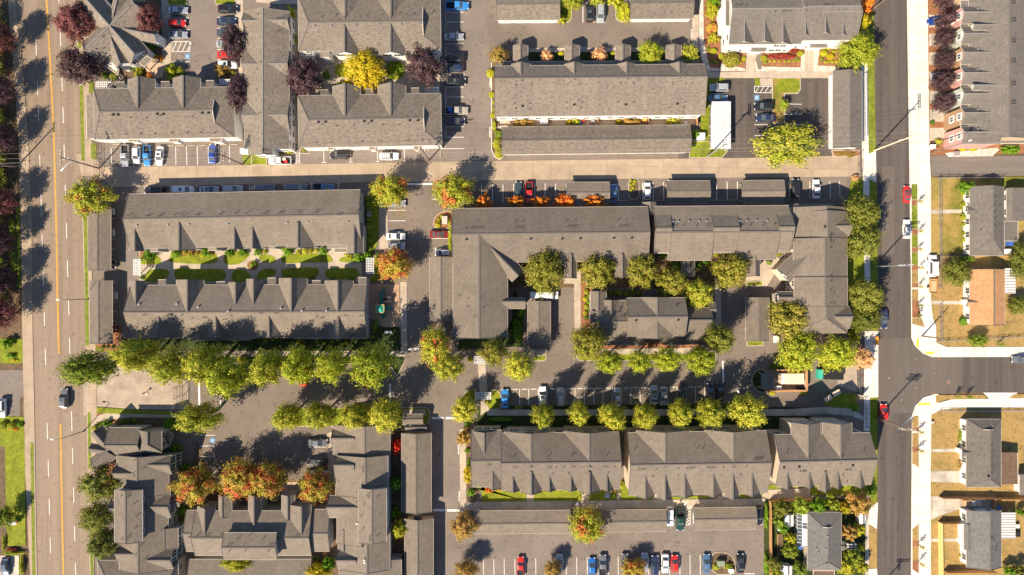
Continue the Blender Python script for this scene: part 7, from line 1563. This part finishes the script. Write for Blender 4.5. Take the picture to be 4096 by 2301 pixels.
shrub(2120, 200, 28, 'leaf_bush', 'round green shrub left of the lower row'); shrub(2160, 620, 42, 'leaf_bush', 'green shrub at the lower left corner of the lower row', 50); shrub(2340, 595, 45, 'leaf_orange', 'orange shrub in front of the lower row', 42); shrub(2430, 575, 28, 'leaf_orange', 'smaller orange shrub in front of the lower row', 24); shrub(2140, 320, 22, 'leaf_bush', 'narrow green shrub left of the lower row', 45); shrub(690, 1230, 26, 'leaf_tan', 'pale shrub in the dark bed beside the stepped building'); shrub(610, 1290, 40, 'leaf_darkolive', 'dark shrub in the bed beside the stepped building')
T(2, 3)
shrub(1118, 545, 38, 'leaf_bright', 'bright green shrub between two buildings of the lower row', 40); shrub(2050, 1370, 35, 'leaf_bright', 'bright shrub on the kerbed island, left', 40); shrub(2172, 1360, 48, 'leaf_bright', 'bright shrub on the kerbed island, right', 34); shrub(1030, 600, 45, 'leaf_rust', 'rust shrub in front of the left lower building', 25)
shrub(2555, 850, 22, 'leaf_bush', 'tall clipped hedge beside the black car of the bottom lot', 140, 1.6, None, False, 'hedge', rz=0); shrub(2555, 1350, 22, 'leaf_bush', 'lower clipped hedge at the bottom right of the lot', 100, 1.4, None, False, 'hedge', rz=0)
T(3, 3)
shrub(1950, 50, 32, 'leaf_shrub', 'large shrub at the front of the blue grey house', 100); shrub(1955, 330, 34, 'leaf_rust', 'reddish shrub at the lower front of the blue grey house', 60); shrub(1940, 1250, 20, 'leaf_lattice', 'bright lime shrub at the front of the grey gabled house'); shrub(1048, 600, 36, 'leaf_bush', 'dark round shrub at the corner of the lower right building', 55); shrub(290, 540, 38, 'leaf_gold', 'golden shrub in the notch of the lower right building', 16)
T(2, 2); shrub(2430, 1300, 30, 'leaf_bush', 'dark shrub beside the last round tree')

# fallen leaves on the asphalt and lawns
def litter(spots, mat, label):
    rnd = random.Random(5); m = MB()
    for c_, r_, x, y, rad, n_ in spots:
        T(c_, r_)
        for i in range(n_):
            a, q = rnd.uniform(0, 6.28), rad*abs(rnd.gauss(0, .6)); p = P(x+q*math.cos(a), y+q*math.sin(a), .16); s_ = rnd.uniform(.05, .12); t_ = rnd.uniform(0, 3)
            m.face([(p.x+s_*math.cos(t_+k*1.571), p.y+s_*math.sin(t_+k*1.571), .16+.02*rnd.random()) for k in range(4)])
    tag(m.build('fallen_leaves', mat), label, 'fallen leaves', None, 'stuff')
litter([(1, 1, 1450, 700, 300, 160), (1, 1, 1450, 1250, 260, 140), (0, 3, 2050, 500, 330, 220), (1, 3, 350, 500, 420, 300), (2, 3, 760, 1000, 300, 120), (1, 3, 2150, 1000, 240, 120), (0, 1, 900, 560, 330, 160), (2, 1, 450, 560, 420, 160)], 'leaf_turning', 'rust coloured fallen leaves scattered under the turning trees')
# ================================================================ poles, wires, lamps, fences, small things
def pole(x, y, h, label, arms=(), lamp=None, mat='pole_wood', ladder=False):
    p = P(x, y, 0); r = tag(empty('utility_pole', p), label, 'utility pole', 'utility poles'); m = MB(); m.tube([(0, 0, 0), (0, 0, h*.5), (0, 0, h)], .2, 10, 0, .12); m.build('pole', mat, r)
    for z, L, ang, dbl in arms:
        c, s_ = math.cos(ang), math.sin(ang)
        for o in ((-.22, .22) if dbl else (0,)):
            m = MB(); ox, oy = -s_*o, c*o; m.bar((-c*L/2+ox, -s_*L/2+oy, z), (c*L/2+ox, s_*L/2+oy, z), .12, .14); m.build('crossarm', mat, r)
        for f in (-.46, -.22, .22, .46): m = MB(); m.tube([(c*L*f, s_*L*f, z+.06), (c*L*f, s_*L*f, z+.4)], .09, 8); m.build('insulator', 'white_metal', r)
    if lamp:
        z, L, ang = lamp; c, s_ = math.cos(ang), math.sin(ang); m = MB(); m.tube([(0, 0, z), (c*L*.5, s_*L*.5, z+.35), (c*L, s_*L, z+.4)], .06, 8); m.build('lamp_arm', 'alu', r); m = MB(); m.box((c*(L+.3), s_*(L+.3), z+.36), (.85, .36, .2), 0, ang); m.build('lamp_head', 'white_metal', r)
    return r
T(0, 1)
pole(998, 249, 13.3, 'utility pole leaning over the avenue with two white lamps', [(13.0, 3.2, math.pi/2, False), (11.2, 1.4, .2, False)], (9.6, 2.6, -2.3))
pole(2440, 210, 11.5, 'utility pole at the lawn strip beside the alley', [(11.2, 2.6, math.pi/2, True), (10.0, 2.4, math.pi/2, True)])
pole(165, 245, 12, 'utility pole at the far left edge', [(11.7, 2.4, math.pi/2, False)])
T(1, 1); pole(1740, 170, 12, 'utility pole below the hip roofed building', [(11.7, 3.2, .05, False), (10.6, 2.4, .05, False)])
T(2, 1); pole(1955, 135, 14, 'pale utility pole at the grass corner below the metal carport', [(13.6, 2.8, math.pi/2, True), (12.3, 2.2, .4, False)], None, 'steel')
T(3, 1)
pole(1062, 72, 14.7, 'tallest utility pole, with paired crossarms over the right street', [(14.4, 3.4, math.pi/2, True), (11.8, 2.2, .2, False)], None, 'salmon')
pole(1060, 1240, 13.2, 'utility pole with a level crossarm between the street trees', [(12.9, 2.6, .04, True), (11.2, 1.6, .04, False)], None, 'steel')
T(3, 2)
pole(1090, 1315, 12.6, 'utility pole above the red car with two crossarms and a lamp', [(12.3, 3.0, -.05, True), (11.3, 3.0, -.05, True)], (9.5, 3.0, .75))
pole(1545, 490, 8.5, 'bare brown pole stub at the street corner')
T(3, 3); pole(950, 1740, 13, 'utility pole whose shadow enters at the bottom edge', [(12.7, 3, 0, True), (11.5, 2.6, 1.5, True)])
T(3, 0); pole(1062, 85, 13, 'utility pole at the top edge beside the right street', [(12.7, 2.6, 0, True)], (7.0, 1.2, .6))
def wire(pts, label, mat='wire_light', r_=.013):
    m = MB(); W = []
    for i in range(len(pts)-1):
        a, b = Vector(pts[i]), Vector(pts[i+1])
        for k in range(8): f = k/8; q = a.lerp(b, f); q.z -= 4*f*(1-f)*.9; W.append(q)
    W.append(Vector(pts[-1])); m.tube(W, r_, 5); tag(m.build('overhead_wire', mat), label, 'wire', 'overhead wires')
def gp_(c, r_, x, y): T(c, r_); p = P(x, y, 0); return p
A = [gp_(0, 1, -900, 300), gp_(0, 1, 998, 249), gp_(0, 1, 2440, 210), gp_(1, 1, 1740, 170), gp_(2, 1, 1955, 135), gp_(3, 1, 1062, 72), gp_(3, 1, 3600, 60)]
for i, (dy, z) in enumerate(((1.4, 12.6), (.5, 11.6), (-.5, 11.2), (-1.4, 12.6), (.1, 9.2))): wire([(p.x, p.y+dy, z) for p in A], '%s thin wire from the top along the alley' % ORD[i])
B_ = [gp_(3, 0, 1062, -900), gp_(3, 0, 1062, 85), gp_(3, 1, 1062, 72), gp_(3, 1, 1060, 1240), gp_(3, 2, 1090, 1315), gp_(3, 3, 950, 1740)]
for i, (dx, z) in enumerate(((-1.2, 12.6), (-.4, 12.4), (.5, 12.4), (1.3, 12.6), (.1, 9.0))): wire([(p.x+dx, p.y, z) for p in B_], '%s thin wire from the left along the right street' % ORD[i], 'wire')
def street_lamp(x, y, h, arm, ang, label):
    p = P(x, y, 0); r = tag(empty('street_lamp', p), label, 'street lamp'); m = MB(); m.tube([(0, 0, 0), (0, 0, h)], .11, 10, 0, .07); m.tube([(0, 0, 0), (0, 0, .4)], .2, 10); m.build('post', 'lamp_metal', r)
    c, s_ = math.cos(ang), math.sin(ang); m = MB(); m.tube([(0, 0, h-.1), (c*arm*.5, s_*arm*.5, h+.3), (c*arm, s_*arm, h+.35)], .05, 8); m.build('arm', 'lamp_metal', r); m = MB(); m.box((c*(arm+.25), s_*(arm+.25), h+.32), (.7, .3, .15), 0, ang); m.build('lamp_head', 'white_metal', r)
T(0, 2); street_lamp(893, 118, 8.2, 1.2, math.pi, 'street lamp reaching over the avenue beside the lower left carport'); street_lamp(845, 1446, 8.2, 1.4, math.pi, 'street lamp reaching over the avenue below the entrance drive')
T(2, 2); street_lamp(2140, 965, 7, .8, -.9, 'slim lamp post at the right end of the lower bays')
T(1, 1); street_lamp(1300, 1200, 5, .4, 1, 'short lamp post beside the orange fringed maple')
T(3, 1); street_lamp(1640, 95, 11, 1.2, .3, 'white lamp post below the townhouses'); T(2, 3); street_lamp(625, 700, 3.2, .3, 1, 'small lamp post on the front lawn of the lower row')
T(2, 3); street_lamp(1690, 700, 3.2, .3, 1, 'small lamp post on the front path of the middle lower building')
def pergola(x0, y0, x1, y1, h, nx, ny, label):
    a, c = P(x0, y1, h), P(x1, y0, h); r = tag(empty('pergola', ((a.x+c.x)/2, (a.y+c.y)/2, 0)), label, 'pergola', 'white lattice pergolas')
    m = MB()
    for i in range(nx): x = a.x+(c.x-a.x)*(i+.5)/nx; m.bar((x, a.y, h), (x, c.y, h), .1, .15)
    for i in range(ny): y = a.y+(c.y-a.y)*(i+.5)/ny; m.bar((a.x, y, h+.12), (c.x, y, h+.12), .1, .1)
    m.build('lattice', 'white_metal', r, 'w')
    for x in (a.x+.25, c.x-.25):
        for y in (a.y+.25, c.y-.25): m = MB(); m.bar((x, y, 0), (x, y, h), .16, .16); m.build('post', 'white_metal', r, 'w')
T(0, 1); pergola(1340, 1160, 1420, 1326, 2.5, 5, 10, 'white lattice pergola at the left end of the courtyard')
T(1, 1); pergola(1107, 1148, 1190, 1312, 2.5, 5, 10, 'white lattice pergola at the right end of the courtyard')
T(1, 2); pergola(2190, 688, 2318, 768, 2.5, 8, 5, 'white lattice pergola beside the olive tree'); pergola(2200, 1052, 2368, 1130, 2.5, 11, 5, 'white lattice pergola with a walk left of the blue car')
T(0, 0); pergola(960, 818, 1122, 882, 2.8, 8, 3, 'white slatted pergola below the outside staircase'); pergola(2205, 796, 2318, 856, 2.8, 6, 4, 'white slatted pergola beside the dark plum tree')
T(1, 0); pergola(434, 522, 596, 604, 2.8, 9, 3, 'white slatted pergola above the left plum tree'); pergola(465, 912, 592, 962, 2.8, 6, 3, 'white slatted pergola below the left plum tree'); pergola(1698, 880, 1842, 936, 2.8, 7, 4, 'white slatted pergola below the right plum tree'); pergola(1745, 500, 1850, 590, 2.8, 6, 3, 'white slatted pergola above the right plum tree')
T(3, 3); pergola(785, 1125, 892, 1200, 2.3, 3, 3, 'pale garden arbour frame right of the little grey house')
def fence(pts, h, label, mat='fence_wood', kind='board', name='fence'):
    """a run of fence along its foot line; posts are parts, the boards one panel for each straight run"""
    w_ = [P(x, y, 0) for x, y in pts]; r = tag(empty(name, w_[0]), label, name)
    for i in range(len(w_)-1):
        a, b = w_[i], w_[i+1]; L = (b-a).length; n_ = max(1, round(L/2.4)); m = MB(); U3 = Vector((0, 0, 1))
        if kind == 'board':
            m.bar(a+U3*(h*.5+.05), b+U3*(h*.5+.05), .04, h*.96)
            for z in (.25*h, .8*h): m.bar(a+U3*z, b+U3*z, .09, .08)
        elif kind == 'picket':
            k = int(L/.42)
            for j in range(k+1): q = a.lerp(b, j/k); m.box((q.x, q.y, h*.5+.05), (.16, .16, h))
            for z in (.25*h, .85*h): m.bar(a+U3*z, b+U3*z, .06, .1)
        else:
            for z in (.1, h*.5, h): m.bar(a+U3*z, b+U3*z, .05, .05)
            k = int(L/.6)
            for j in range(k): q0, q1 = a.lerp(b, j/k), a.lerp(b, (j+1)/k); m.bar(q0+U3*.1, q1+U3*h, .02, .02); m.bar(q0+U3*h, q1+U3*.1, .02, .02)
        m.build('panel', mat, r, 'w')
        for j in range(n_+1): q = a.lerp(b, j/n_); m = MB(); m.bar(q, q+U3*(h+.08), .1, .1); m.build('post', mat, r, 'w')
T(3, 0); fence([(955, 760), (962, 1400)], 1.5, 'white picket fence along the back of the right garage row', 'white_metal', 'picket')
T(2, 0)
for x, l in ((358, 'wooden divider left of the golden shrub patio'), (858, 'wooden divider in the middle of the patios'), (1362, 'wooden divider right of the broad rust shrub'), (1850, 'orange brown divider at the right end of the patios')): fence([(x, 1200), (x, 1272)], 1.6, l)
T(3, 1)
fence([(1700, 350), (2350, 345)], 1.2, 'wire mesh fence along the upper edge of the corner yard', 'steel', 'mesh'); fence([(1715, 355), (1722, 1130)], 1.2, 'wire mesh fence along the front of the corner yard', 'steel', 'mesh'); fence([(1722, 1135), (2030, 1132)], 1.2, 'wire mesh fence between the corner house and brown roofed house', 'steel', 'mesh'); fence([(1722, 1140), (1722, 1446)], 1.2, 'wire mesh fence in front of the thin brownish tree', 'steel', 'mesh')
fence([(905, 110), (905, 320)], 1.8, 'dark metal gate at the right mouth of the alley', 'lamp_metal', 'mesh', 'gate')
T(3, 2)
fence([(1725, 175), (1725, 545)], 1.2, 'wire mesh fence on the corner lawn', 'steel', 'mesh'); fence([(1695, 545), (2600, 495)], 1.1, 'wire mesh fence above the side street', 'steel', 'mesh'); fence([(1725, 1240), (2600, 1240)], 1.1, 'low rail fence below the side street', 'steel', 'mesh')
fence([(900, 820), (900, 1050)], 1.8, 'dark metal street gate beside the tan pad', 'lamp_metal', 'mesh', 'gate'); fence([(965, 1130), (975, 1400)], 1.4, 'dark railing beside the shaded pavement', 'lamp_metal', 'mesh', 'railing')
T(0, 2); fence([(1780, 1000), (1782, 1225)], 1.8, 'rusty entrance gate across the drive, left leaf', 'pole_wood', 'mesh', 'gate'); fence([(1850, 985), (1852, 1180)], 1.8, 'rusty entrance gate across the drive, right leaf', 'pole_wood', 'mesh', 'gate')
T(0, 1); fence([(992, 0), (1000, 330)], 1.8, 'rust brown gate fence at the left mouth of the alley', 'pole_wood', 'mesh')
T(3, 3)
fence([(1712, 655), (2640, 668)], 1.8, 'long brown board fence above the tan pickup driveway'); fence([(2235, 668), (2240, 790)], 1.8, 'short brown board fence beside the grey gabled house'); fence([(1712, 908), (1960, 905)], 1.7, 'brown board fence at the edge of the old driveway'); fence([(1705, 908), (1712, 1560)], 1.9, 'bright yellow new board fence facing the lower street', 'fence_new')
fence([(1760, 1395), (2250, 1395)], 1.7, 'brown board fence at the bottom edge'); fence([(8, 690), (14, 1560)], 1.7, 'board fence between the bottom lot and the garden'); fence([(8, 690), (420, 670)], 1.7, 'board fence along the upper edge of the garden')
T(2, 0); fence([(-140, 1276), (1850, 1262)], .9, 'low cream rail fence between patios and garage roofs', 'trim_cream')
# wheel stops
ws = MB(); ws.box((0, 0, .08), (1.75, .16, .13)); ws.box((0, 0, .16), (1.7, .1, .04)); WS = ws.mesh('wheel_stop', ['kerb'])
def stops(pts, label, rz=0):
    for i, (x, y) in enumerate(pts): p = P(x, y, .03); tag(link('wheel_stop', WS, None, p, rz), label.format(ORD[i]), 'wheel stop', 'concrete wheel stops')
T(0, 1); stops([(1172, 12), (1172, 36), (1716, 23), (1820, 21), (1928, 19), (2040, 17), (2252, 11), (2356, 9)], '{} concrete wheel stop from the left along the upper alley bays')
T(2, 1); stops([(1112, 577), (1478, 571), (2016, 568), (2116, 569), (2217, 567)], '{} concrete wheel stop from the left between the small carports')
T(1, 1); stops([(1857, 105), (1914, 5)], '{} upright concrete wheel stop from the left above the alley', math.pi/2)
T(1, 0); stops([(1905, 165), (1905, 275), (1907, 485), (1908, 920), (1908, 1020), (1912, 1320)], '{} wheel stop from the top in the shaded upper middle bays', math.pi/2)
# boxes
def cabinet(x, y, w_, d_, h_, mat, label, name='utility_box', rz=0, z=.1, lid=True):
    p = P(x, y, h_); r = tag(empty(name, (p.x, p.y, z), rz), label, name.replace('_', ' ')); m = MB(); m.box((0, 0, h_/2), (w_, d_, h_)); m.build('cabinet', mat, r)
    m = MB(); m.box((0, 0, h_+.04), (w_+.1, d_+.1, .08)); m.build('lid', mat, r); m = MB(); m.box((0, -d_/2-.02, h_*.5), (w_*.8, .04, h_*.8)); m.build('door', mat, r)
T(1, 1); cabinet(1898, 770, 1.2, 1.8, 1.1, 'trim_cream', 'pale utility box in the curved bed by the middle drive'); cabinet(1138, 690, .9, .55, .8, 'box_green', 'small green box among the round shrubs, upper one'); cabinet(1140, 722, .9, .5, .7, 'steel', 'small grey box among the round shrubs, lower one')
T(0, 1); cabinet(2457, 76, 1.8, 1.2, 1.2, 'trim', 'white utility box on the lawn strip by the alley')
T(2, 3); cabinet(2100, 1332, 1.7, 1.2, 1.2, 'box_green', 'green utility box on the kerbed island'); cabinet(957, 648, 1.0, 1.0, .8, 'steel', 'grey box on the dark lawn of the lower row'); cabinet(988, 606, .6, .6, .9, 'box_green', 'small green box in front of the left lower building'); cabinet(2202, 1405, 1.0, .9, .8, 'trim', 'white box at the foot of the kerbed island')
T(3, 2); cabinet(85, 522, .9, 1.6, 1.0, 'trim', 'white cabinet behind the bright green trees'); cabinet(105, 1010, 1.2, .8, 1.1, 'trim', 'white bin inside the bin enclosure', 'wheelie_bin'); cabinet(330, 1012, 1.4, .9, 1.0, 'dark', 'black bin inside the bin enclosure', 'wheelie_bin')
T(2, 1); cabinet(1730, -5, 1.6, 1.0, .8, 'white_metal', 'white cover beside the low garage row corner'); cabinet(1900, -75, 1.9, 1.5, 1.2, 'alu', 'pale metal box on the grass below the metal carport')
T(2, 0)
cabinet(1334, 1212, 1.0, .8, .8, 'orange_plastic', 'orange storage box in the third patio', 'storage_box'); cabinet(718, 1216, .5, .5, .7, 'red_plastic', 'red tub in the second patio', 'storage_box'); cabinet(320, 1232, 1.7, .9, .8, 'alu', 'white covered table in the first patio', 'storage_box'); cabinet(812, 1222, .8, .6, .8, 'steel', 'grey grill box in the second patio', 'storage_box'); cabinet(1748, 1238, .6, .5, .6, 'trim', 'pale planter in the last patio', 'storage_box'); cabinet(692, 1235, .5, .4, .6, 'blue_plastic', 'blue tub beside the lime shrub', 'storage_box')
T(3, 1); cabinet(2388, 650, .7, .8, 1.1, 'blue_plastic', 'blue recycling bin between corner house and garage', 'wheelie_bin'); cabinet(2440, 1005, 1.2, 1.0, 1.0, 'blue_plastic', 'blue covered crate behind the corner house', 'storage_box'); cabinet(2415, 1085, 1.4, 1.1, .9, 'alu', 'white crate behind the corner house', 'storage_box'); cabinet(1658, 30, 1.2, .9, 1.2, 'trim', 'white box at the foot of the white lamp post'); cabinet(1900, 98, 1.1, .9, .7, 'steel', 'grey box on the gravel bed')
T(3, 3); cabinet(328, 1172, .9, .6, .9, 'blue_plastic', 'blue bin below the greenhouse', 'wheelie_bin'); cabinet(115, 985, .7, .6, .6, 'trim', 'small white box on the garden path', 'storage_box'); cabinet(2508, 955, .6, .8, .7, 'trim', 'white crate behind the lower striped patio cover', 'storage_box'); cabinet(2512, 1035, .9, 1.1, .8, 'dark', 'dark grill behind the lower striped patio cover', 'storage_box'); cabinet(1935, 1100, .6, .8, .5, 'box_green', 'green doorstep box of the grey gabled house', 'storage_box'); cabinet(2310, 765, 1.2, .7, .8, 'blue_plastic', 'blue pile cover beside the brown fence', 'storage_box')
# bin enclosure, dumpsters
T(3, 2)
def enclosure():
    r = tag(empty('bin_enclosure', P(200, 930, 0)), 'brick bin enclosure with a dark little roof at its left end', 'bin enclosure')
    m = MB(); h = 2.0; c = [P(95, 835, h), P(392, 828, h), P(392, 1040, h), P(0, 1046, h)]
    for i in range(3): a, b = c[i], c[i+1]; m.bar((a.x, a.y, h/2), (b.x, b.y, h/2), .25, h)
    m.build('wall', 'tan_wall', r, 'w'); m = MB()
    for i in range(3): a, b = c[i], c[i+1]; m.bar((a.x, a.y, h+.04), (b.x, b.y, h+.04), .36, .1)
    m.build('coping', 'fence_wood', r, 'w')
    m = MB(); a, b, d, e = P(-70, 862, 2.7), P(50, 858, 2.4), P(75, 1020, 2.4), P(-72, 1025, 2.7); m.face([a, b, d, e]); m.face([p-Vector((0, 0, .15)) for p in (e, d, b, a)]); m.build('roof', 'roof_c', r, 'w')
    m = MB()
    for x, y in ((-60, 870), (-62, 1015)): p = P(x, y, 2.5); m.bar((p.x, p.y, 0), (p.x, p.y, 2.6), .2, .2)
    m.build('pillar', 'trim_cream', r, 'w')
enclosure()
def dumpster(label, x0, y0, x1, y1, h, mats, rz=0, ribs=6):
    a, c = P(x0, y1, h), P(x1, y0, h); L, W_ = c.x-a.x, c.y-a.y; r = tag(empty('dumpster', ((a.x+c.x)/2, (a.y+c.y)/2, .08), rz), label, 'dumpster')
    m = MB(); m.box((0, 0, h/2+.1), (L, W_, h-.2))
    for i in range(ribs):
        x = -L/2+L*(i+.5)/ribs
        for s_ in (-1, 1): m.box((x, s_*(W_/2+.04), h/2), (.12, .1, h-.3))
    m.build('body', mats[0], r); m = MB()
    for i in range(3):
        l0 = -L/2+L*.18+L*.82*i/3; m.box((l0+L*.137, 0, h+.03), (L*.265, W_+.05, .08))
        for k in range(7): m.box((l0+L*.02+L*.235*k/6, 0, h+.085), (.05, W_, .04))
    m.build('lid', mats[1], r); m = MB(); m.box((-L/2+L*.08, 0, h+.02), (L*.12, W_*.9, .06)); m.build('open_hatch', mats[2], r)
dumpster('long dumpster with teal end and dark ribbed lids', 507, 832, 760, 925, 1.7, ('teal', 'dark', 'teal'), -.04)
dumpster('pale salmon compactor container inside the bin enclosure', 130, 868, 362, 972, 2.1, ('salmon', 'salmon', 'trim'))
for x, y, l in ((605, 1118, 'slatted letter box cabinet, lower left of the pair by the shaded lawn'), (690, 1062, 'slatted letter box cabinet, upper right of the pair by the shaded lawn')):
    p = P(x, y, 1.4); r = tag(empty('letter_box', (p.x, p.y, .06), .55), l, 'letter box', 'letter boxes by the shaded lawn'); m = MB(); m.box((0, 0, .75), (1.7, .9, 1.3)); m.build('cabinet', 'steel', r); m = MB(); m.box((0, 0, 1.44), (1.9, 1.1, .06))
    for i in range(6): m.box((-.8+.32*i, 0, 1.49), (.14, 1.05, .05))
    m.build('slatted_top', 'salmon', r)
p = P(930, 1088, 1); r = tag(empty('entrance_sign', (p.x, p.y, .1), -.2), 'cream entrance sign panel with a finial by the street gate', 'sign'); m = MB(); m.box((0, 0, 1.1), (1.7, .25, 1.9)); m.build('panel', 'trim_cream', r); m = MB(); m.tube([(.5, 0, 2.05), (.5, 0, 2.6)], .14, 10); m.build('finial', 'lamp_metal', r)
p = P(1090, 536, .5); r = tag(empty('barrier', (p.x, p.y, .14), math.pi/2), 'orange safety barrier at the kerb below the olive street trees', 'barrier'); m = MB(); m.box((0, 0, .8), (2.0, .5, .25)); m.box((0, 0, .4), (2.0, .3, .2)); m.build('board', 'amber', r)
for s_ in (-1, 1): m = MB(); m.box((s_*.8, 0, .45), (.1, .5, .9)); m.build('leg', 'amber', r)
p = P(1655, 1358, .6); r = tag(empty('hydrant', (p.x, p.y, .14)), 'small white hydrant at the edge of the lower pavement', 'hydrant'); m = MB(); m.tube([(0, 0, 0), (0, 0, .7)], .18, 10); m.build('barrel', 'white_metal', r); m = MB(); m.tube([(-.3, 0, .45), (.3, 0, .45)], .09, 8); m.build('nozzle', 'white_metal', r)
# playground and bench
T(1, 2)
def playground():
    c = P(1248, 215, 2.6); r = tag(empty('play_set', (c.x, c.y, .09)), 'green play set with a square canopy and three slides', 'play equipment'); Z = Vector((0, 0, 0))
    m = MB(); s_ = .95
    m.face([(-s_, -s_, 2.6), (s_, -s_, 2.6), (0, 0, 3.3)]); m.face([(s_, -s_, 2.6), (s_, s_, 2.6), (0, 0, 3.3)]); m.face([(s_, s_, 2.6), (-s_, s_, 2.6), (0, 0, 3.3)]); m.face([(-s_, s_, 2.6), (-s_, -s_, 2.6), (0, 0, 3.3)])
    for a, b in (((-s_, -s_), (s_, -s_)), ((s_, -s_), (s_, s_)), ((s_, s_), (-s_, s_)), ((-s_, s_), (-s_, -s_))): m.bar((*a, 2.6), (*b, 2.6), .14, .1, 1)
    m.build('canopy', ['teal', 'fence_new'], r)
    for x in (-.75, .75):
        for y in (-.75, .75): m = MB(); m.tube([(x, y, 0), (x, y, 2.6)], .06, 8); m.build('post', 'green_metal', r)
    m = MB(); m.box((0, 0, 1.2), (1.6, 1.6, .1)); m.build('platform', 'dark', r)
    def slide(pts, w_=.7):
        m = MB()
        for i in range(len(pts)-1):
            a, b = Vector(pts[i]), Vector(pts[i+1]); m.bar(a, b, w_, .08); d = (b-a).normalized(); n_ = Vector((-d.y, d.x, 0)).normalized()*w_/2
            for s in (-1, 1): m.bar(a+n_*s+Vector((0, 0, .12)), b+n_*s+Vector((0, 0, .12)), .08, .3)
        m.build('slide', 'green_metal', r)
    slide([(.3, -.8, 1.2), (.4, -1.6, .7), (.45, -2.3, .3)]); slide([(.8, 0, 1.2), (1.6, 0, .7), (2.4, .1, .3)])
    slide([(0, .8, 1.3), (.1, 2.2, 1.3), (.0, 3.0, 1.0), (.2, 3.8, .7), (.7, 4.6, .4)])
    m = MB()
    for i in range(6): m.box((.5+.35*i, 2.3, 1.25), (.3, 1.0, .06))
    m.build('bridge', 'dark', r)
    for y in (1.8, 2.8): m = MB(); m.bar((.3, y, 1.7), (2.5, y, 1.7), .05, .05); m.build('handrail', 'steel', r)
playground()
p = P(1330, 452, .45); r = tag(empty('bench', (p.x, p.y, .1)), 'pale bench on the dark lawn below the playground', 'bench'); m = MB()
for i in range(3): m.box((0, -.2+.2*i, .45), (1.75, .16, .05))
m.build('seat', 'alu', r); m = MB(); m.box((0, .33, .72), (1.75, .05, .3)); m.build('backrest', 'alu', r)
for s_ in (-1, 1): m = MB(); m.box((s_*.7, 0, .22), (.08, .5, .44)); m.build('leg', 'steel', r)
# sheds in the garden
T(3, 3)
for x0, y0, x1, y1, l in ((165, 838, 255, 958, 'white garden shed at the upper left of the garden'), (150, 1350, 240, 1460, 'white garden shed at the bottom left of the garden'), (920, 820, 985, 935, 'white covered shed by the garden pavement')):
    b = Bld('garden_shed', l, 'shed', (x0+x1)/2, (y0+y1)/2, 'white_metal', 'white_wall', 'white sheds'); b.gable(x0, y0, x1, y1, 'y', (x0+x1)/2+8, 2.0, 2.6, ov=.12).done()
p = P(120, 1140, .4); r = tag(empty('raised_bed', (p.x, p.y, .08)), 'wooden raised bed at the left garden fence', 'raised bed'); m = MB(); m.box((0, 0, .2), (1.2, 5.0, .4)); m.build('frame', 'fence_wood', r); m = MB(); m.box((0, 0, .42), (1.0, 4.8, .04)); m.build('earth', 'soil', r)
# avenue odds and ends
T(0, 2); p = P(1455, 1065, .6); r = tag(empty('keypad_post', (p.x, p.y, .06)), 'small keypad post standing on the entrance drive', 'keypad post'); m = MB(); m.tube([(0, 0, 0), (0, 0, 1.2)], .07, 8); m.build('post', 'lamp_metal', r); m = MB(); m.box((.15, 0, 1.25), (.4, .3, .35)); m.build('keypad', 'dark', r); m = MB(); m.box((-.2, -.2, .06), (1.6, .6, .12)); m.build('base', 'kerb', r)
T(0, 3); p = P(135, 915, .8); r = tag(empty('garden_cart', (p.x, p.y, .15), .1), 'white topped cart under the small lawn tree', 'cart'); m = MB(); m.box((0, 0, 1.3), (2.2, .9, .1)); m.build('canopy', 'white_metal', r); m = MB(); m.box((.3, -.1, .6), (1.2, .8, .4)); m.build('body', 'orange_plastic', r)
for sx in (-1, 1): m = MB(); m.bar((sx*1.0, 0, .3), (sx*1.0, 0, 1.3), .06, .06); m.build('post', 'steel', r)
